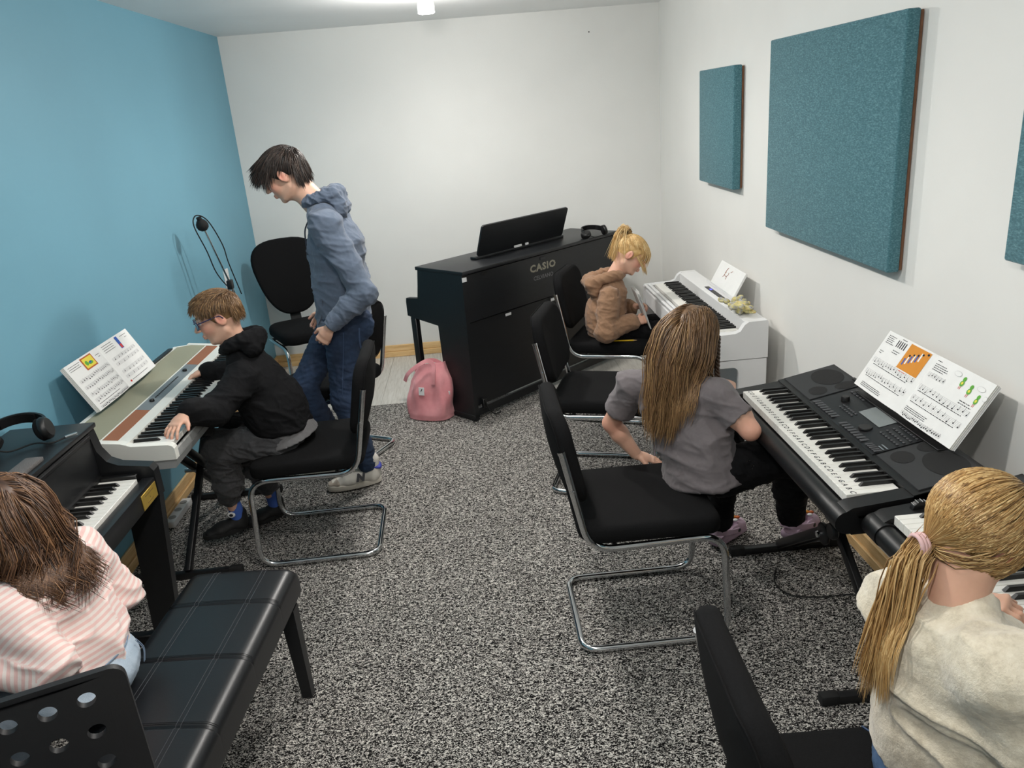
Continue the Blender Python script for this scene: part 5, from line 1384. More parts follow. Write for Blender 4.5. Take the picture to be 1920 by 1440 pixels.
# ================================================================== man in the blue-grey hoodie
def man():
    P = Person('young man in a blue-grey hoodie and jeans standing with bowed head', (-0.70, 3.85, 0.0))
    nk = V3(-0.725, 3.85, 1.425)
    L, A = head(P, (-0.872, 3.85, 1.588), (-0.905, -0.06, -0.42), (-0.42, 0, 0.9), 0.232, nk, 0.056, False, mat('brow_dark', C(42, 34, 30), 0.8))
    h = 0.232
    shL, elL, wrL = (-0.682, 3.675, 1.362), (-0.545, 3.635, 1.045), (-0.715, 3.625, 0.905)
    shR, elR, wrR = (-0.70, 4.025, 1.362), (-0.63, 4.075, 1.05), (-0.80, 4.02, 0.90)
    hipL, knL, anL = (-0.685, 3.765, 0.90), (-0.735, 3.765, 0.485), (-0.672, 3.762, 0.10)
    hipR, knR, anR = (-0.70, 3.925, 0.90), (-0.955, 3.862, 0.530), (-0.84, 3.975, 0.12)
    thin_body(P, [([nk, (-0.69, 3.85, 1.2), (-0.69, 3.85, 0.92)], [0.05, 0.09, 0.09]), ([shL, elL, wrL], [0.035, 0.03, 0.026]), ([shR, elR, wrR], [0.035, 0.03, 0.026]), ([hipL, knL, anL], [0.055, 0.04, 0.032]), ([hipR, knR, anR], [0.055, 0.04, 0.032])])
    hand(P, (-0.722, 3.622, 0.895), (-0.62, 0.05, -0.78), (-0.2, -1, 0.1), 0.155, 1, (0.75, 0.9, 0.6), 0.05, 0.5, elL)
    hand(P, (-0.81, 4.02, 0.89), (-0.62, -0.1, -0.78), (-0.2, 1, 0.1), 0.155, -1, (0.6, 0.8, 0.5), 0.05, 0.4, elR)
    # hoodie
    S = SDF(0.0055, 0.045); sd = (0, 1, 0)
    S.econ((-0.695, 3.85, 0.845), (-0.680, 3.85, 1.02), (0.172, 0.128), (0.172, 0.128), sd)
    S.econ((-0.680, 3.85, 1.02), (-0.678, 3.85, 1.24), (0.172, 0.128), (0.18, 0.125), sd)
    S.econ((-0.678, 3.85, 1.24), (-0.708, 3.85, 1.405), (0.175, 0.115), (0.10, 0.075), sd)
    S.plane_cut((-0.70, 3.85, 0.852), (-0.10, 0, -1))
    for sh, el, wr in ((shL, elL, wrL), (shR, elR, wrR)):
        S.chain([(-0.70, 3.85+(sh[1]-3.85)*0.5, 1.385), sh], [0.065, 0.068], 0.04); S.chain([sh, el], [0.070, 0.058], 0.03)
        m = V3(el)*0.12+V3(wr)*0.88; S.chain([el, m], [0.058, 0.046], 0.022)
    V, Q = S.mesh(); V = folds(V, Q, 0.012, 6, 11, (0.5, 0, 1), 1.8); V = folds(V, Q, 0.0035, 13, 12, (0.6, 0, 1), 2.2)
    BLU = m_cloth('blue_grey_sweat_fabric', C(94, 105, 122), 0.08, 900, 0.25, 40, wrinkle=0.35, wscale=14)
    P.child('hoodie', V, Q, BLU)
    S = SDF(0.005, 0.012); hem_band(S, (-0.698, 3.85, 0.868), (0.1, 0, 1), sd, 0.170, 0.127, 0.055); V, Q = S.mesh(); P.child('waistband', V, Q, BLU, sub='hoodie')
    for el, wr in ((elL, wrL), (elR, wrR)):
        S = SDF(0.004, 0.01); ax = nrm(V3(wr)-V3(el)); S.econ(V3(wr)-ax*0.055, V3(wr)+ax*0.012, (0.046, 0.042), (0.039, 0.035), (0, 1, 0), 0.006, cap1=True); V, Q = S.mesh(); P.child('cuff', V, Q, BLU, sub='hoodie')
    S = SDF(0.005, 0.02); hood(S, (-0.722, 3.85, 1.440), (0, 1, 0), (1, 0, -0.05), 0.068, 0.022, 0.050, 0.045)
    S.cone((-0.652, 3.79, 1.492), (-0.652, 3.91, 1.492), 0.030, 0.030, 0.03); S.cone((-0.630, 3.80, 1.425), (-0.630, 3.90, 1.425), 0.042, 0.042, 0.03)
    V, Q = S.mesh(); V = folds(V, Q, 0.010, 16, 3, (0.6, 0.2, 1), 2.0); P.child('hood', V, Q, BLU, sub='hoodie')
    b = MB(); b.tube(spline([(-0.765, 3.80, 1.395), (-0.795, 3.775, 1.34), (-0.800, 3.765, 1.28), (-0.798, 3.76, 1.235)], 6), 0.0035, 7); b.tube([(-0.798, 3.76, 1.237), (-0.797, 3.76, 1.222)], 0.006, 8); P.mb('drawstring', b, mat('dark_cord', C(44, 50, 62), 0.8), 'hoodie')
    b = MB(); b.tube(spline([(-0.755, 3.695, 1.02), (-0.765, 3.715, 0.95), (-0.80, 3.735, 0.885)], 6), 0.004, 6); P.mb('pocket_seam', b, BLU, 'hoodie')
    # jeans
    DEN = m_denim('blue_denim', C(25, 37, 58), C(46, 66, 96))
    S = SDF(0.0065, 0.03)
    S.econ((-0.695, 3.85, 0.93), (-0.69, 3.85, 0.84), (0.145, 0.112), (0.160, 0.122), sd)
    S.chain([hipL, knL, V3(knL)*0.3+V3(anL)*0.7, (-0.668, 3.762, 0.115)], [0.093, 0.066, 0.056, 0.050], 0.03); S.chain([hipR, knR, V3(knR)*0.3+V3(anR)*0.7, V3(anR)+V3(0, 0, 0.02)], [0.093, 0.066, 0.056, 0.050], 0.03)
    S.ell((-0.600, 3.79, 0.86), (0.06, 0.075, 0.08), None, 0.04)
    V, Q = S.mesh(); V = folds(V, Q, 0.005, 18, 21, (0.2, 0.2, 1), 2.6); P.child('jeans', V, Q, DEN)
    TH = mat('denim_thread', C(64, 84, 116), 0.8)
    def surf_pt(p, c_, r_): return V3(p)
    b = MB(); yy = 3.668
    for dx in (0, 0.004): b.tube(spline([(-0.60+dx, 3.690, 0.862), (-0.605+dx, 3.678, 0.80), (-0.60+dx, 3.681, 0.755), (-0.575, 3.695, 0.755)], 5), 0.0016, 5)
    P.mb('back_pocket_stitching', b, TH, 'jeans')
    b = MB(); b.tube(spline([(-0.672, 3.670, 0.85), (-0.69, 3.671, 0.74), (-0.715, 3.68, 0.60), (-0.735, 3.700, 0.48)], 6), 0.0014, 5); P.mb('side_seam', b, TH, 'jeans')
    # shoes
    LEA = m_cloth('white_shoe_leather', C(206, 202, 194), 0.06, 300, 0.1, 30, 0.55, 0.0)
    GRS = m_cloth('grey_suede', C(164, 154, 142), 0.08, 500, 0.2)
    Lc = shoe(P, 'sneaker', (-0.608, 3.775, 0.008), (-0.97, -0.22, 0), 0.285, 0.105, 0.095, LEA, M_SOLEW, collar=0.035)
    b = MB(); S = SDF(0.003, 0.006); S.econ(Lc(0.80, 0, 0.036), Lc(0.94, 0, 0.032), (0.046, 0.020), (0.026, 0.012), np.cross((0, 0, 1), (-0.97, -0.22, 0))); S.plane_cut(Lc(0, 0, 0.03), (0, 0, -1)); V, Q = S.mesh(); P.child('toe_cap', V, Q, GRS, sub='sneaker')
    ln = nrm(np.cross((0, 0, 1), (-0.97, -0.22, 0)))      # outward towards the camera
    S = SDF(0.003, 0.006); S.econ(Lc(0.02, 0, 0.090), Lc(0.30, 0, 0.108), (0.040, 0.014), (0.042, 0.012), ln, 0.004); V, Q = S.mesh(); P.child('collar_patch', V, Q, mat('royal_blue', C(48, 56, 150), 0.6), sub='sneaker')
    dd = nrm((-0.97, -0.22, 0)); v, f = text_geo('N', 0.052, 0.004, 'CENTER', 0.25)
    Mn = basis(tuple(Lc(0.40, 0.476, 0.060)), tuple(-dd), tuple(V3(0, 0, 1)-ln*0.35)); b = MB(); b.add([(p[0], p[1], 0.0) for p in v]+[(p[0], p[1], 0.004) for p in v], [tuple(q) for q in f]+[tuple(i+len(v) for i in q) for q in f], Mn); P.mb('side_letter', b, mat('dark_grey_print', C(66, 66, 70), 0.6), 'sneaker', None)
    b = MB()
    for k in range(5):
        a = 0.40+0.075*k; hh = 0.100-0.030*(k/4); b.tube([tuple(Lc(a, -0.20, hh-0.004)), tuple(Lc(a+0.01, 0, hh+0.010)), tuple(Lc(a, 0.20, hh-0.004))], 0.0032, 6)
    P.mb('laces', b, M_SOLEW, 'sneaker')
    shoe(P, 'sneaker', (-0.775, 3.995, 0.008), (-0.98, -0.15, 0), 0.285, 0.105, 0.095, LEA, M_SOLEW, collar=0.03)
    # hair: dark brown, swept forward into a fringe
    HM = m_hair('dark_brown_hair', C(20, 15, 13), C(42, 32, 27), C(82, 64, 54))
    cap_mesh(P, L, A, h, HM, [((0.42, 0, -0.20), (0.42, 0.60, 0.36)), ((0.05, 0, -0.52), (0.36, 0.60, 0.38))], 1.05)
    mask = lambda f, l, u: (u > 0.25 or f < 0.0) and u > -0.40 and not (f > 0.72 and u < 0.5) and not (abs(l) > 0.55 and u < 0.42 and -0.50 < f < 0.28)
    f_, l_, u_ = A; segs = []
    for b_, sc in enumerate((1.05, 1.09, 1.13, 1.17)):
        R_, q = scalp(L, A, h, None, mask, 800, b_, 1.03); top = np.clip((q[:, 2]-0.1)*1.4, 0, 1)[:, None]
        def fld(Pp, i, J, top=top, q=q): return f_*1.0*top-u_*(0.50+0.6*(1-top))+f_*0.25*(1-top)+l_*0.15*q[:, 1:2]+0.2*u_*top*(i < 2)
        segs.append(grow(R_, fld, 7, 0.0125, [('ell', L(-0.06, 0, 0.12), V3(0.43, 0.35, 0.375)*h*sc, A)], b_, 0.15))
    V, Q, t = strand_mesh(np.concatenate(segs), 0.0014, 0.1, 3, 1); P.child('hair', V, Q, HM, None, {'tint': t})
    P.finish()
man()

# ================================================================== boy at the stage piano
def boy():
    P = Person('boy in a black hoodie and glasses reaching for the white piano keys', (-0.92, 3.25, 0.44))
    nk = V3(-1.035, 3.225, 0.925); h = 0.212
    L, A = head(P, (-1.098, 3.222, 1.083), (-0.90, -0.36, -0.22), (-0.20, 0, 1), h, nk, 0.046, True, mat('brow_light', C(150, 116, 84), 0.8))
    shL, elL, wrL = (-1.005, 3.095, 0.845), (-1.085, 2.945, 0.765), (-1.150, 2.830, 0.815)
    shR, elR, wrR = (-1.03, 3.345, 0.84), (-1.11, 3.47, 0.74), (-1.26, 3.42, 0.80)
    hipL, knL, anL = (-0.945, 3.165, 0.525), (-1.185, 3.185, 0.520), (-1.225, 3.29, 0.175)
    hipR, knR, anR = (-0.945, 3.325, 0.525), (-1.17, 3.40, 0.515), (-1.10, 3.46, 0.14)
    thin_body(P, [([nk, (-0.99, 3.23, 0.8), (-0.92, 3.24, 0.56)], [0.04, 0.07, 0.07]), ([shL, elL, wrL], [0.03, 0.024, 0.02]), ([shR, elR, wrR], [0.03, 0.024, 0.02]), ([hipL, knL, anL], [0.045, 0.032, 0.026]), ([hipR, knR, anR], [0.045, 0.032, 0.026])])
    hand(P, (-1.153, 2.818, 0.812), (-0.32, -0.9, -0.30), (-0.12, -0.25, 1), 0.135, -1, (0.18, 0.35, 0.25), 0.20, 0.2, elL, 0.021)
    hand(P, (-1.265, 3.42, 0.80), (-0.9, -0.1, -0.3), (-0.25, 0, 1), 0.13, 1, (0.25, 0.4, 0.3), 0.12, 0.2, elR, 0.02)
    BLK = m_cloth('black_sweat_fabric', C(19, 19, 21), 0.15, 900, 0.3, 50, sheen=0.0, wrinkle=0.4, wscale=16)
    sd = (0.1, 1, 0)
    S = SDF(0.005, 0.04)
    S.econ((-0.905, 3.24, 0.535), (-0.935, 3.235, 0.66), (0.142, 0.118), (0.140, 0.120), sd)
    S.econ((-0.935, 3.235, 0.66), (-0.995, 3.225, 0.80), (0.142, 0.120), (0.142, 0.108), sd)
    S.econ((-0.995, 3.225, 0.80), (-1.03, 3.22, 0.90), (0.135, 0.095), (0.075, 0.062), sd)
    S.plane_cut((-0.92, 3.24, 0.568), (0.10, 0, -1))
    for sh, el, wr in ((shL, elL, wrL), (shR, elR, wrR)):
        S.chain([sh, el], [0.066, 0.058], 0.035); m = V3(el)*0.1+V3(wr)*0.9; S.chain([el, m], [0.058, 0.043], 0.025)
    V, Q = S.mesh(); V = folds(V, Q, 0.010, 7, 31, (0.4, 0.3, 1), 1.8); V = folds(V, Q, 0.0035, 14, 32, (0.4, 0.4, 1), 2.0); P.child('hoodie', V, Q, BLK)
    for el, wr in ((elL, wrL), (elR, wrR)):
        S = SDF(0.004, 0.01); ax = nrm(V3(wr)-V3(el)); S.econ(V3(wr)-ax*0.045, V3(wr)+ax*0.010, (0.043, 0.043), (0.034, 0.032), (0, 0, 1), 0.006, cap1=True); V, Q = S.mesh(); P.child('cuff', V, Q, BLK, sub='hoodie')
    S = SDF(0.005, 0.02); hood(S, (-1.030, 3.222, 0.935), (0, 1, 0), (0.95, 0.2, -0.1), 0.058, 0.021, 0.045, 0.060); S.cone((-0.968, 3.18, 0.945), (-0.968, 3.27, 0.945), 0.036, 0.036, 0.03)
    V, Q = S.mesh(); V = folds(V, Q, 0.008, 14, 8, (0.6, 0.2, 1), 2.0); P.child('hood', V, Q, BLK, sub='hoodie')
    GSH = m_cloth('grey_shirt_cloth', C(104, 103, 104), 0.08, 700, 0.2)
    S = SDF(0.005, 0.012); S.econ((-0.898, 3.24, 0.515), (-0.918, 3.24, 0.60), (0.154, 0.132), (0.120, 0.098), sd, cap0=True); V, Q = S.mesh(); V = folds(V, Q, 0.004, 12, 9, (0, 0, 1), 1.2); P.child('shirt_hem', V, Q, GSH)
    PAN = m_cloth('charcoal_sweatpants', C(70, 70, 72), 0.16, 700, 0.35, 120, wrinkle=0.5, wscale=14)
    S = SDF(0.005, 0.03); S.econ((-0.905, 3.245, 0.535), (-0.95, 3.245, 0.53), (0.130, 0.075), (0.125, 0.078), sd)
    S.chain([hipL, knL, V3(knL)*0.45+V3(anL)*0.55, V3(anL)+V3(0.0, -0.01, 0.055)], [0.074, 0.068, 0.062, 0.045]); S.chain([hipR, knR, V3(knR)*0.45+V3(anR)*0.55, V3(anR)+V3(0, 0, 0.05)], [0.074, 0.068, 0.062, 0.045])
    V, Q = S.mesh(); V = folds(V, Q, 0.012, 12, 41, (0.2, 0.3, 1), 2.4); P.child('sweatpants', V, Q, PAN)
    SOCK = mat('blue_sock', C(66, 100, 180), 0.9, bump=0.4, bscale=600)
    for i, (an, hl, dr) in enumerate(((anL, (-1.185, 3.325, 0.050), (-0.90, -0.42, 0.0)), (anR, (-1.06, 3.50, 0.010), (-0.85, -0.5, 0)))):
        a = V3(an); d_ = nrm(dr); ft = V3(hl)+d_*0.035+V3(0, 0, 0.045); S = SDF(0.0035, 0.008); S.cone(a+V3(0, 0, 0.06), ft, 0.031, 0.033); V, Q = S.mesh(); P.child('sock', V, Q, SOCK)
        if i == 0:
            mid = (a+V3(0, 0, 0.02))*0.5+ft*0.5+V3(-0.012, -0.031, 0.0)
            for r_, off, mm_ in ((0.017, 0.0, M_WHITE), (0.009, -0.0025, M_INK)):
                S = SDF(0.0022, 0.0); S.ell(mid+V3(0, off, 0), (r_*1.1, 0.004, r_*0.85)); V, Q = S.mesh(); P.child('sock_patch', V, Q, mm_)
        shoe(P, 'shoe', hl, dr, 0.205, 0.088, 0.068, mat('black_shoe', C(22, 22, 23), 0.7, bump=0.2, bscale=300), M_SOLEB, collar=0.012)
    # glasses
    FR = mat('blue_glasses_frame', C(44, 44, 84), 0.3); GL = mat('spectacle_glass', (0.92, 0.95, 1, 1), 0.03, trans=1.0)
    f_, l_, u_ = A; b = MB(); gl = MB()
    for s_ in (-1, 1):
        ctr = [tuple(L(0.425-0.05*abs(math.cos(2*PI*k/20))*(1 if s_*math.cos(2*PI*k/20) > 0 else 0.2), s_*0.165+0.105*math.cos(2*PI*k/20)*1.0, -0.005+0.088*math.sin(2*PI*k/20))) for k in range(20)]
        b.tube(ctr, 0.0022, 6, closed=True)
        gl.add([ctr[k] for k in range(20)]+[tuple(V3(p)-f_*0.0012) for p in ctr], [tuple(range(20)), tuple(range(20, 40))[::-1]]+[(k, 20+k, 20+(k+1) % 20, (k+1) % 20) for k in range(20)])
        b.tube(spline([tuple(L(0.385, s_*0.27, 0.03)), tuple(L(0.25, s_*0.345, 0.045)), tuple(L(-0.02, s_*0.37, 0.05)), tuple(L(-0.10, s_*0.36, -0.02))], 5), 0.0024, 6)
    b.tube(spline([tuple(L(0.42, -0.06, 0.02)), tuple(L(0.44, 0, 0.03)), tuple(L(0.42, 0.06, 0.02))], 4), 0.002, 6)
    P.mb('glasses', b, FR); P.mb('lens', gl, GL, 'glasses')
    HM = m_hair('light_brown_hair', C(74, 52, 34), C(118, 88, 58), C(166, 132, 92))
    cap_mesh(P, L, A, h, HM, [((0.44, 0, -0.16), (0.40, 0.60, 0.36)), ((0.05, 0, -0.55), (0.38, 0.60, 0.42))], 1.035, 0.45)
    mask = lambda f, l, u: (u > 0.25 or f < -0.02) and u > -0.40 and not (f > 0.70 and u < 0.52) and not (abs(l) > 0.55 and u < 0.30 and -0.45 < f < 0.3)
    segs = []
    for b_, sc in enumerate((1.04, 1.08, 1.12)):
        R_, q = scalp(L, A, h, None, mask, 900, b_, 1.03); top = np.clip((q[:, 2]-0.25)*1.6, 0, 1)[:, None]
        def fld(Pp, i, J, top=top, q=q): return f_*1.0*top-u_*(0.35+0.7*(1-top))+l_*0.2*q[:, 1:2]+0.4*u_*top*(i < 2)
        segs.append(grow(R_, fld, 4, 0.0098, [('ell', L(-0.06, 0, 0.12), V3(0.43, 0.35, 0.375)*h*sc, A)], b_, 0.16))
    V, Q, t = strand_mesh(np.concatenate(segs), 0.0013, 0.1, 3, 2); P.child('hair', V, Q, HM, None, {'tint': t})
    P.finish()
boy()

# ================================================================== girl in the tan hoodie
BLOND = m_hair('golden_blond_hair', C(166, 122, 68), C(214, 174, 112), C(244, 220, 168))
BLACKP = m_cloth('black_trousers', C(14, 14, 16), 0.15, 700, 0.25, 60, sheen=0.0, wrinkle=0.3)
def tan_girl():
    P = Person('blond girl with a high ponytail in a tan hoodie reading a booklet', (0.72, 4.45, 0.45))
    nk = V3(0.775, 4.45, 0.835); h = 0.215
    L, A = head(P, (0.880, 4.435, 0.960), (0.80, -0.28, -0.50), (0.5, 0, 0.85), h, nk, 0.042, True, mat('brow_blond', C(190, 150, 100), 0.8))
    shR, elR, wrR = (0.725, 4.325, 0.755), (0.690, 4.270, 0.565), (0.870, 4.330, 0.592)
    shL, elL, wrL = (0.745, 4.575, 0.755), (0.775, 4.63, 0.57), (0.895, 4.49, 0.635)
    thin_body(P, [([nk, (0.74, 4.45, 0.7), (0.71, 4.45, 0.53)], [0.038, 0.065, 0.07]), ([shL, elL, wrL], [0.028, 0.022, 0.019]), ([shR, elR, wrR], [0.028, 0.022, 0.019]), ([(0.74, 4.38, 0.52), (1.03, 4.37, 0.50), (1.06, 4.37, 0.10)], [0.05, 0.035, 0.028]), ([(0.74, 4.52, 0.52), (1.03, 4.53, 0.50), (1.06, 4.54, 0.10)], [0.05, 0.035, 0.028])])
    hand(P, (0.875, 4.332, 0.592), (0.93, 0.25, 0.05), (0.1, -0.85, 0.5), 0.118, -1, (0.7, 0.8, 0.5), 0.05, 0.6, elR, 0.019)
    hand(P, (0.90, 4.485, 0.64), (0.85, -0.4, 0.1), (0.1, 0.7, 0.6), 0.118, 1, (0.7, 0.8, 0.5), 0.05, 0.6, elL, 0.019)
    TAN = m_cloth('tan_sweat_fabric', C(144, 112, 88), 0.10, 900, 0.3, 50, wrinkle=0.6, wscale=14)
    sd = (-0.08, 1, 0); S = SDF(0.0052, 0.035)
    S.econ((0.715, 4.45, 0.49), (0.725, 4.45, 0.62), (0.125, 0.112), (0.130, 0.112), sd)
    S.econ((0.725, 4.45, 0.62), (0.742, 4.45, 0.74), (0.130, 0.110), (0.118, 0.095), sd)
    S.econ((0.742, 4.45, 0.74), (0.765, 4.45, 0.82), (0.112, 0.085), (0.060, 0.052), sd)
    S.plane_cut((0.73, 4.45, 0.500), (-0.25, 0, -1))
    for sh, el, wr in ((shL, elL, wrL), (shR, elR, wrR)):
        S.chain([sh, el], [0.057, 0.060], 0.03); m = V3(el)*0.15+V3(wr)*0.85; S.chain([el, m], [0.060, 0.050], 0.02)
    V, Q = S.mesh(); V = folds(V, Q, 0.011, 6.5, 51, (0.6, 0, 1), 1.6); V = folds(V, Q, 0.004, 14, 52, (0.6, 0.2, 1), 2.2); P.child('hoodie', V, Q, TAN)
    for el, wr in ((elL, wrL), (elR, wrR)):
        S = SDF(0.004, 0.01); ax = nrm(V3(wr)-V3(el)); S.econ(V3(wr)-ax*0.040, V3(wr)+ax*0.008, (0.042, 0.042), (0.031, 0.030), (0, 0, 1), 0.006, cap1=True); V, Q = S.mesh(); P.child('cuff', V, Q, m_cloth('tan_rib', C(124, 94, 72), 0.12, 500, 0.5), sub='hoodie')
    S = SDF(0.005, 0.02); hood(S, (0.755, 4.45, 0.838), (0, 1, 0), (-1, 0, -0.15), 0.060, 0.024, 0.110, 0.0); S.cone((0.628, 4.39, 0.815), (0.628, 4.51, 0.815), 0.034, 0.034, 0.02); S.cone((0.655, 4.39, 0.775), (0.655, 4.51, 0.775), 0.036, 0.036, 0.02)
    V, Q = S.mesh(); V = folds(V, Q, 0.010, 11, 18, (0.6, 0.2, 1), 2.2); P.child('hood', V, Q, TAN, sub='hoodie')
    S = SDF(0.0045, 0.01); hem_band(S, (0.722, 4.45, 0.512), (0.05, 0, 1), sd, 0.126, 0.113, 0.030); V, Q = S.mesh(); P.child('waistband', V, Q, TAN, sub='hoodie')
    DRK = mat('tan_seam', C(92, 68, 52), 0.9)
    b = MB(); b.tube([tuple(V3(0.770, 4.45, 0.868)+V3(-0.052*math.cos(a)-0.02*(1-math.cos(a)), 0.066*math.sin(a), -0.010*math.cos(a))) for a in np.linspace(0, 2*PI, 29)[:-1]], 0.0045, 7, closed=True); P.mb('hood_edge', b, DRK, 'hoodie')
    b = MB(); b.tube(spline([(0.815, 4.345, 0.640), (0.842, 4.40, 0.600), (0.846, 4.45, 0.560)], 6), 0.003, 6); P.mb('pocket_seam', b, DRK, 'hoodie')
    b = MB(); b.tube(spline([(0.775, 4.315, 0.800), (0.760, 4.278, 0.755), (0.715, 4.262, 0.715), (0.670, 4.285, 0.700)], 6), 0.0018, 5); P.mb('shoulder_seam', b, DRK, 'hoodie')
    S = SDF(0.0075, 0.03); S.econ((0.70, 4.45, 0.525), (0.77, 4.45, 0.525), (0.125, 0.062), (0.12, 0.065), (0, 1, 0))
    for yy in (4.38, 4.525): S.chain([(0.74, yy, 0.522), (1.035, yy, 0.507), (1.055, yy, 0.28), (1.05, yy, 0.11)], [0.070, 0.056, 0.048, 0.040])
    V, Q = S.mesh(); V = folds(V, Q, 0.006, 14, 61, (1, 0, 0.3), 2.0); P.child('trousers', V, Q, BLACKP)
    for yy in (4.38, 4.525): shoe(P, 'shoe', (1.015, yy, 0.012), (1, 0, 0), 0.19, 0.08, 0.06, mat('black_shoe', C(22, 22, 23), 0.7, bump=0.2, bscale=300), M_SOLEB)
    # hair: pulled up to a high ponytail, loose fringe
    f_, l_, u_ = A; cap_mesh(P, L, A, h, BLOND, [((0.46, 0, -0.16), (0.40, 0.60, 0.37)), ((0.02, 0, -0.56), (0.36, 0.60, 0.42))], 1.03, 0.5)
    tie = V3(L(-0.36, 0, 0.45)); segs = []
    mask = lambda f, l, u: (u > 0.12 or f < 0.0) and u > -0.45 and not (f > 0.80 and u < 0.35) and not (abs(l) > 0.85 and u < -0.1)
    for b_, sc in enumerate((1.03, 1.06)):
        R_, q = scalp(L, A, h, None, mask, 900, b_, 1.02)
        def fld(Pp, i, J): d = tie-Pp; return d/np.maximum(0.02, np.linalg.norm(d, axis=1))[:, None]-0.55*J
        segs.append(grow(R_, fld, 9, 0.020, [('ell', L(-0.06, 0, 0.12), V3(0.43, 0.35, 0.375)*h*sc, A)], b_, 0.05))
    V, Q, t = strand_mesh(np.concatenate(segs), 0.0014, 0.6, 3, 3); P.child('hair', V, Q, BLOND, None, {'tint': t})
    rng = np.random.default_rng(5); R_ = tie+rng.normal(0, 0.0105, (900, 3)); out = nrm(-f_*1.0+u_*0.35)
    def fld(Pp, i, J): return out*max(0, 1.0-i*0.34)+V3(-0.22, 0, -1)*min(1.3, i*0.30)+J*0.3
    G = grow(R_, fld, 13, 0.0165, [('ell', L(-0.06, 0, 0.12), V3(0.43, 0.35, 0.375)*h*1.06, A), ('cap', V3(0.70, 4.45, 0.85), V3(0.72, 4.45, 0.6), 0.11, 0.12)], 6, 0.12)
    V, Q, t = strand_mesh(G, 0.0014, 0.15, 3, 4); P.child('ponytail', V, Q, BLOND, None, {'tint': t})
    b = MB(); b.tube([tuple(tie+0.017*(math.cos(a)*l_+math.sin(a)*nrm(np.cross(out, l_)))+out*0.008) for a in np.linspace(0, 2*PI, 16)[:-1]], 0.007, 8, closed=True); P.mb('hair_tie', b, M_INK)
    # fringe and face-framing locks
    R_, q = scalp(L, A, h, None, lambda f, l, u: f > 0.35 and 0.35 < u < 0.85, 420, 3, 1.03)
    def fld2(Pp, i, J): return f_*max(0.15, 0.9-0.22*i)-u_*(0.35+0.25*i)
    G1 = grow(R_, fld2, 8, 0.0115, [('ell', L(-0.06, 0, 0.12), V3(0.43, 0.35, 0.375)*h*1.07, A)], 7, 0.14)
    R2 = np.concatenate([V3(L(0.16, s_*0.315, 0.05))+rng.normal(0, 0.005, (22, 3)) for s_ in (-1, 1)])
    def fld3(Pp, i, J): return V3(0.25, -0.05, -1)+f_*0.4*(i < 4)-f_*0.25*(i > 6)
    G2 = grow(R2, fld3, 8, 0.0145, [('ell', L(0.10, 0, -0.15), V3(0.265, 0.26, 0.325)*h*1.05, A)], 8, 0.10)
    V, Q, t = strand_mesh(np.concatenate([G1, G2]), 0.0017, 0.1, 3, 5); P.child('fringe', V, Q, BLOND, None, {'tint': np.clip(t+0.12, 0, 1)})
    P.finish()
    # booklet held upright in both hands, and the pencil on the seat
    b = MB(); ax_ = nrm((0.33, 0.0, -0.94)); M_ = basis((0.915, 4.385, 0.655), tuple(ax_), (0, 1, 0))
    for k, (o_, a) in enumerate(((0, 0.0), (0.004, 0.02), (0.008, 0.05))):
        b.box((0, 0.0, o_), (0.235, 0.165, 0.0016), 0.0005, rot=(0, a, 0), M=M_)
    tag(b.build('booklet', M_PAPER), 'thin white booklet held by the girl in the tan hoodie', 'booklet')
    pc = empty('pencil', (0.775, 4.283, 0.4945), math.radians(-12), 'yellow pencil lying on the seat beside the girl in the tan hoodie', 'pencil')
    MB().tube([(-0.075, 0, 0.0042), (0.07, 0, 0.0042)], 0.0042, 6).build('shaft', mat('yellow_lacquer', C(226, 186, 40), 0.35), pc)
    MB().tube([(0.07, 0, 0.0042), (0.092, 0, 0.0042)], [0.0042, 0.0006], 6).build('tip', mat('bare_wood', C(214, 176, 128), 0.7), pc)
tan_girl()
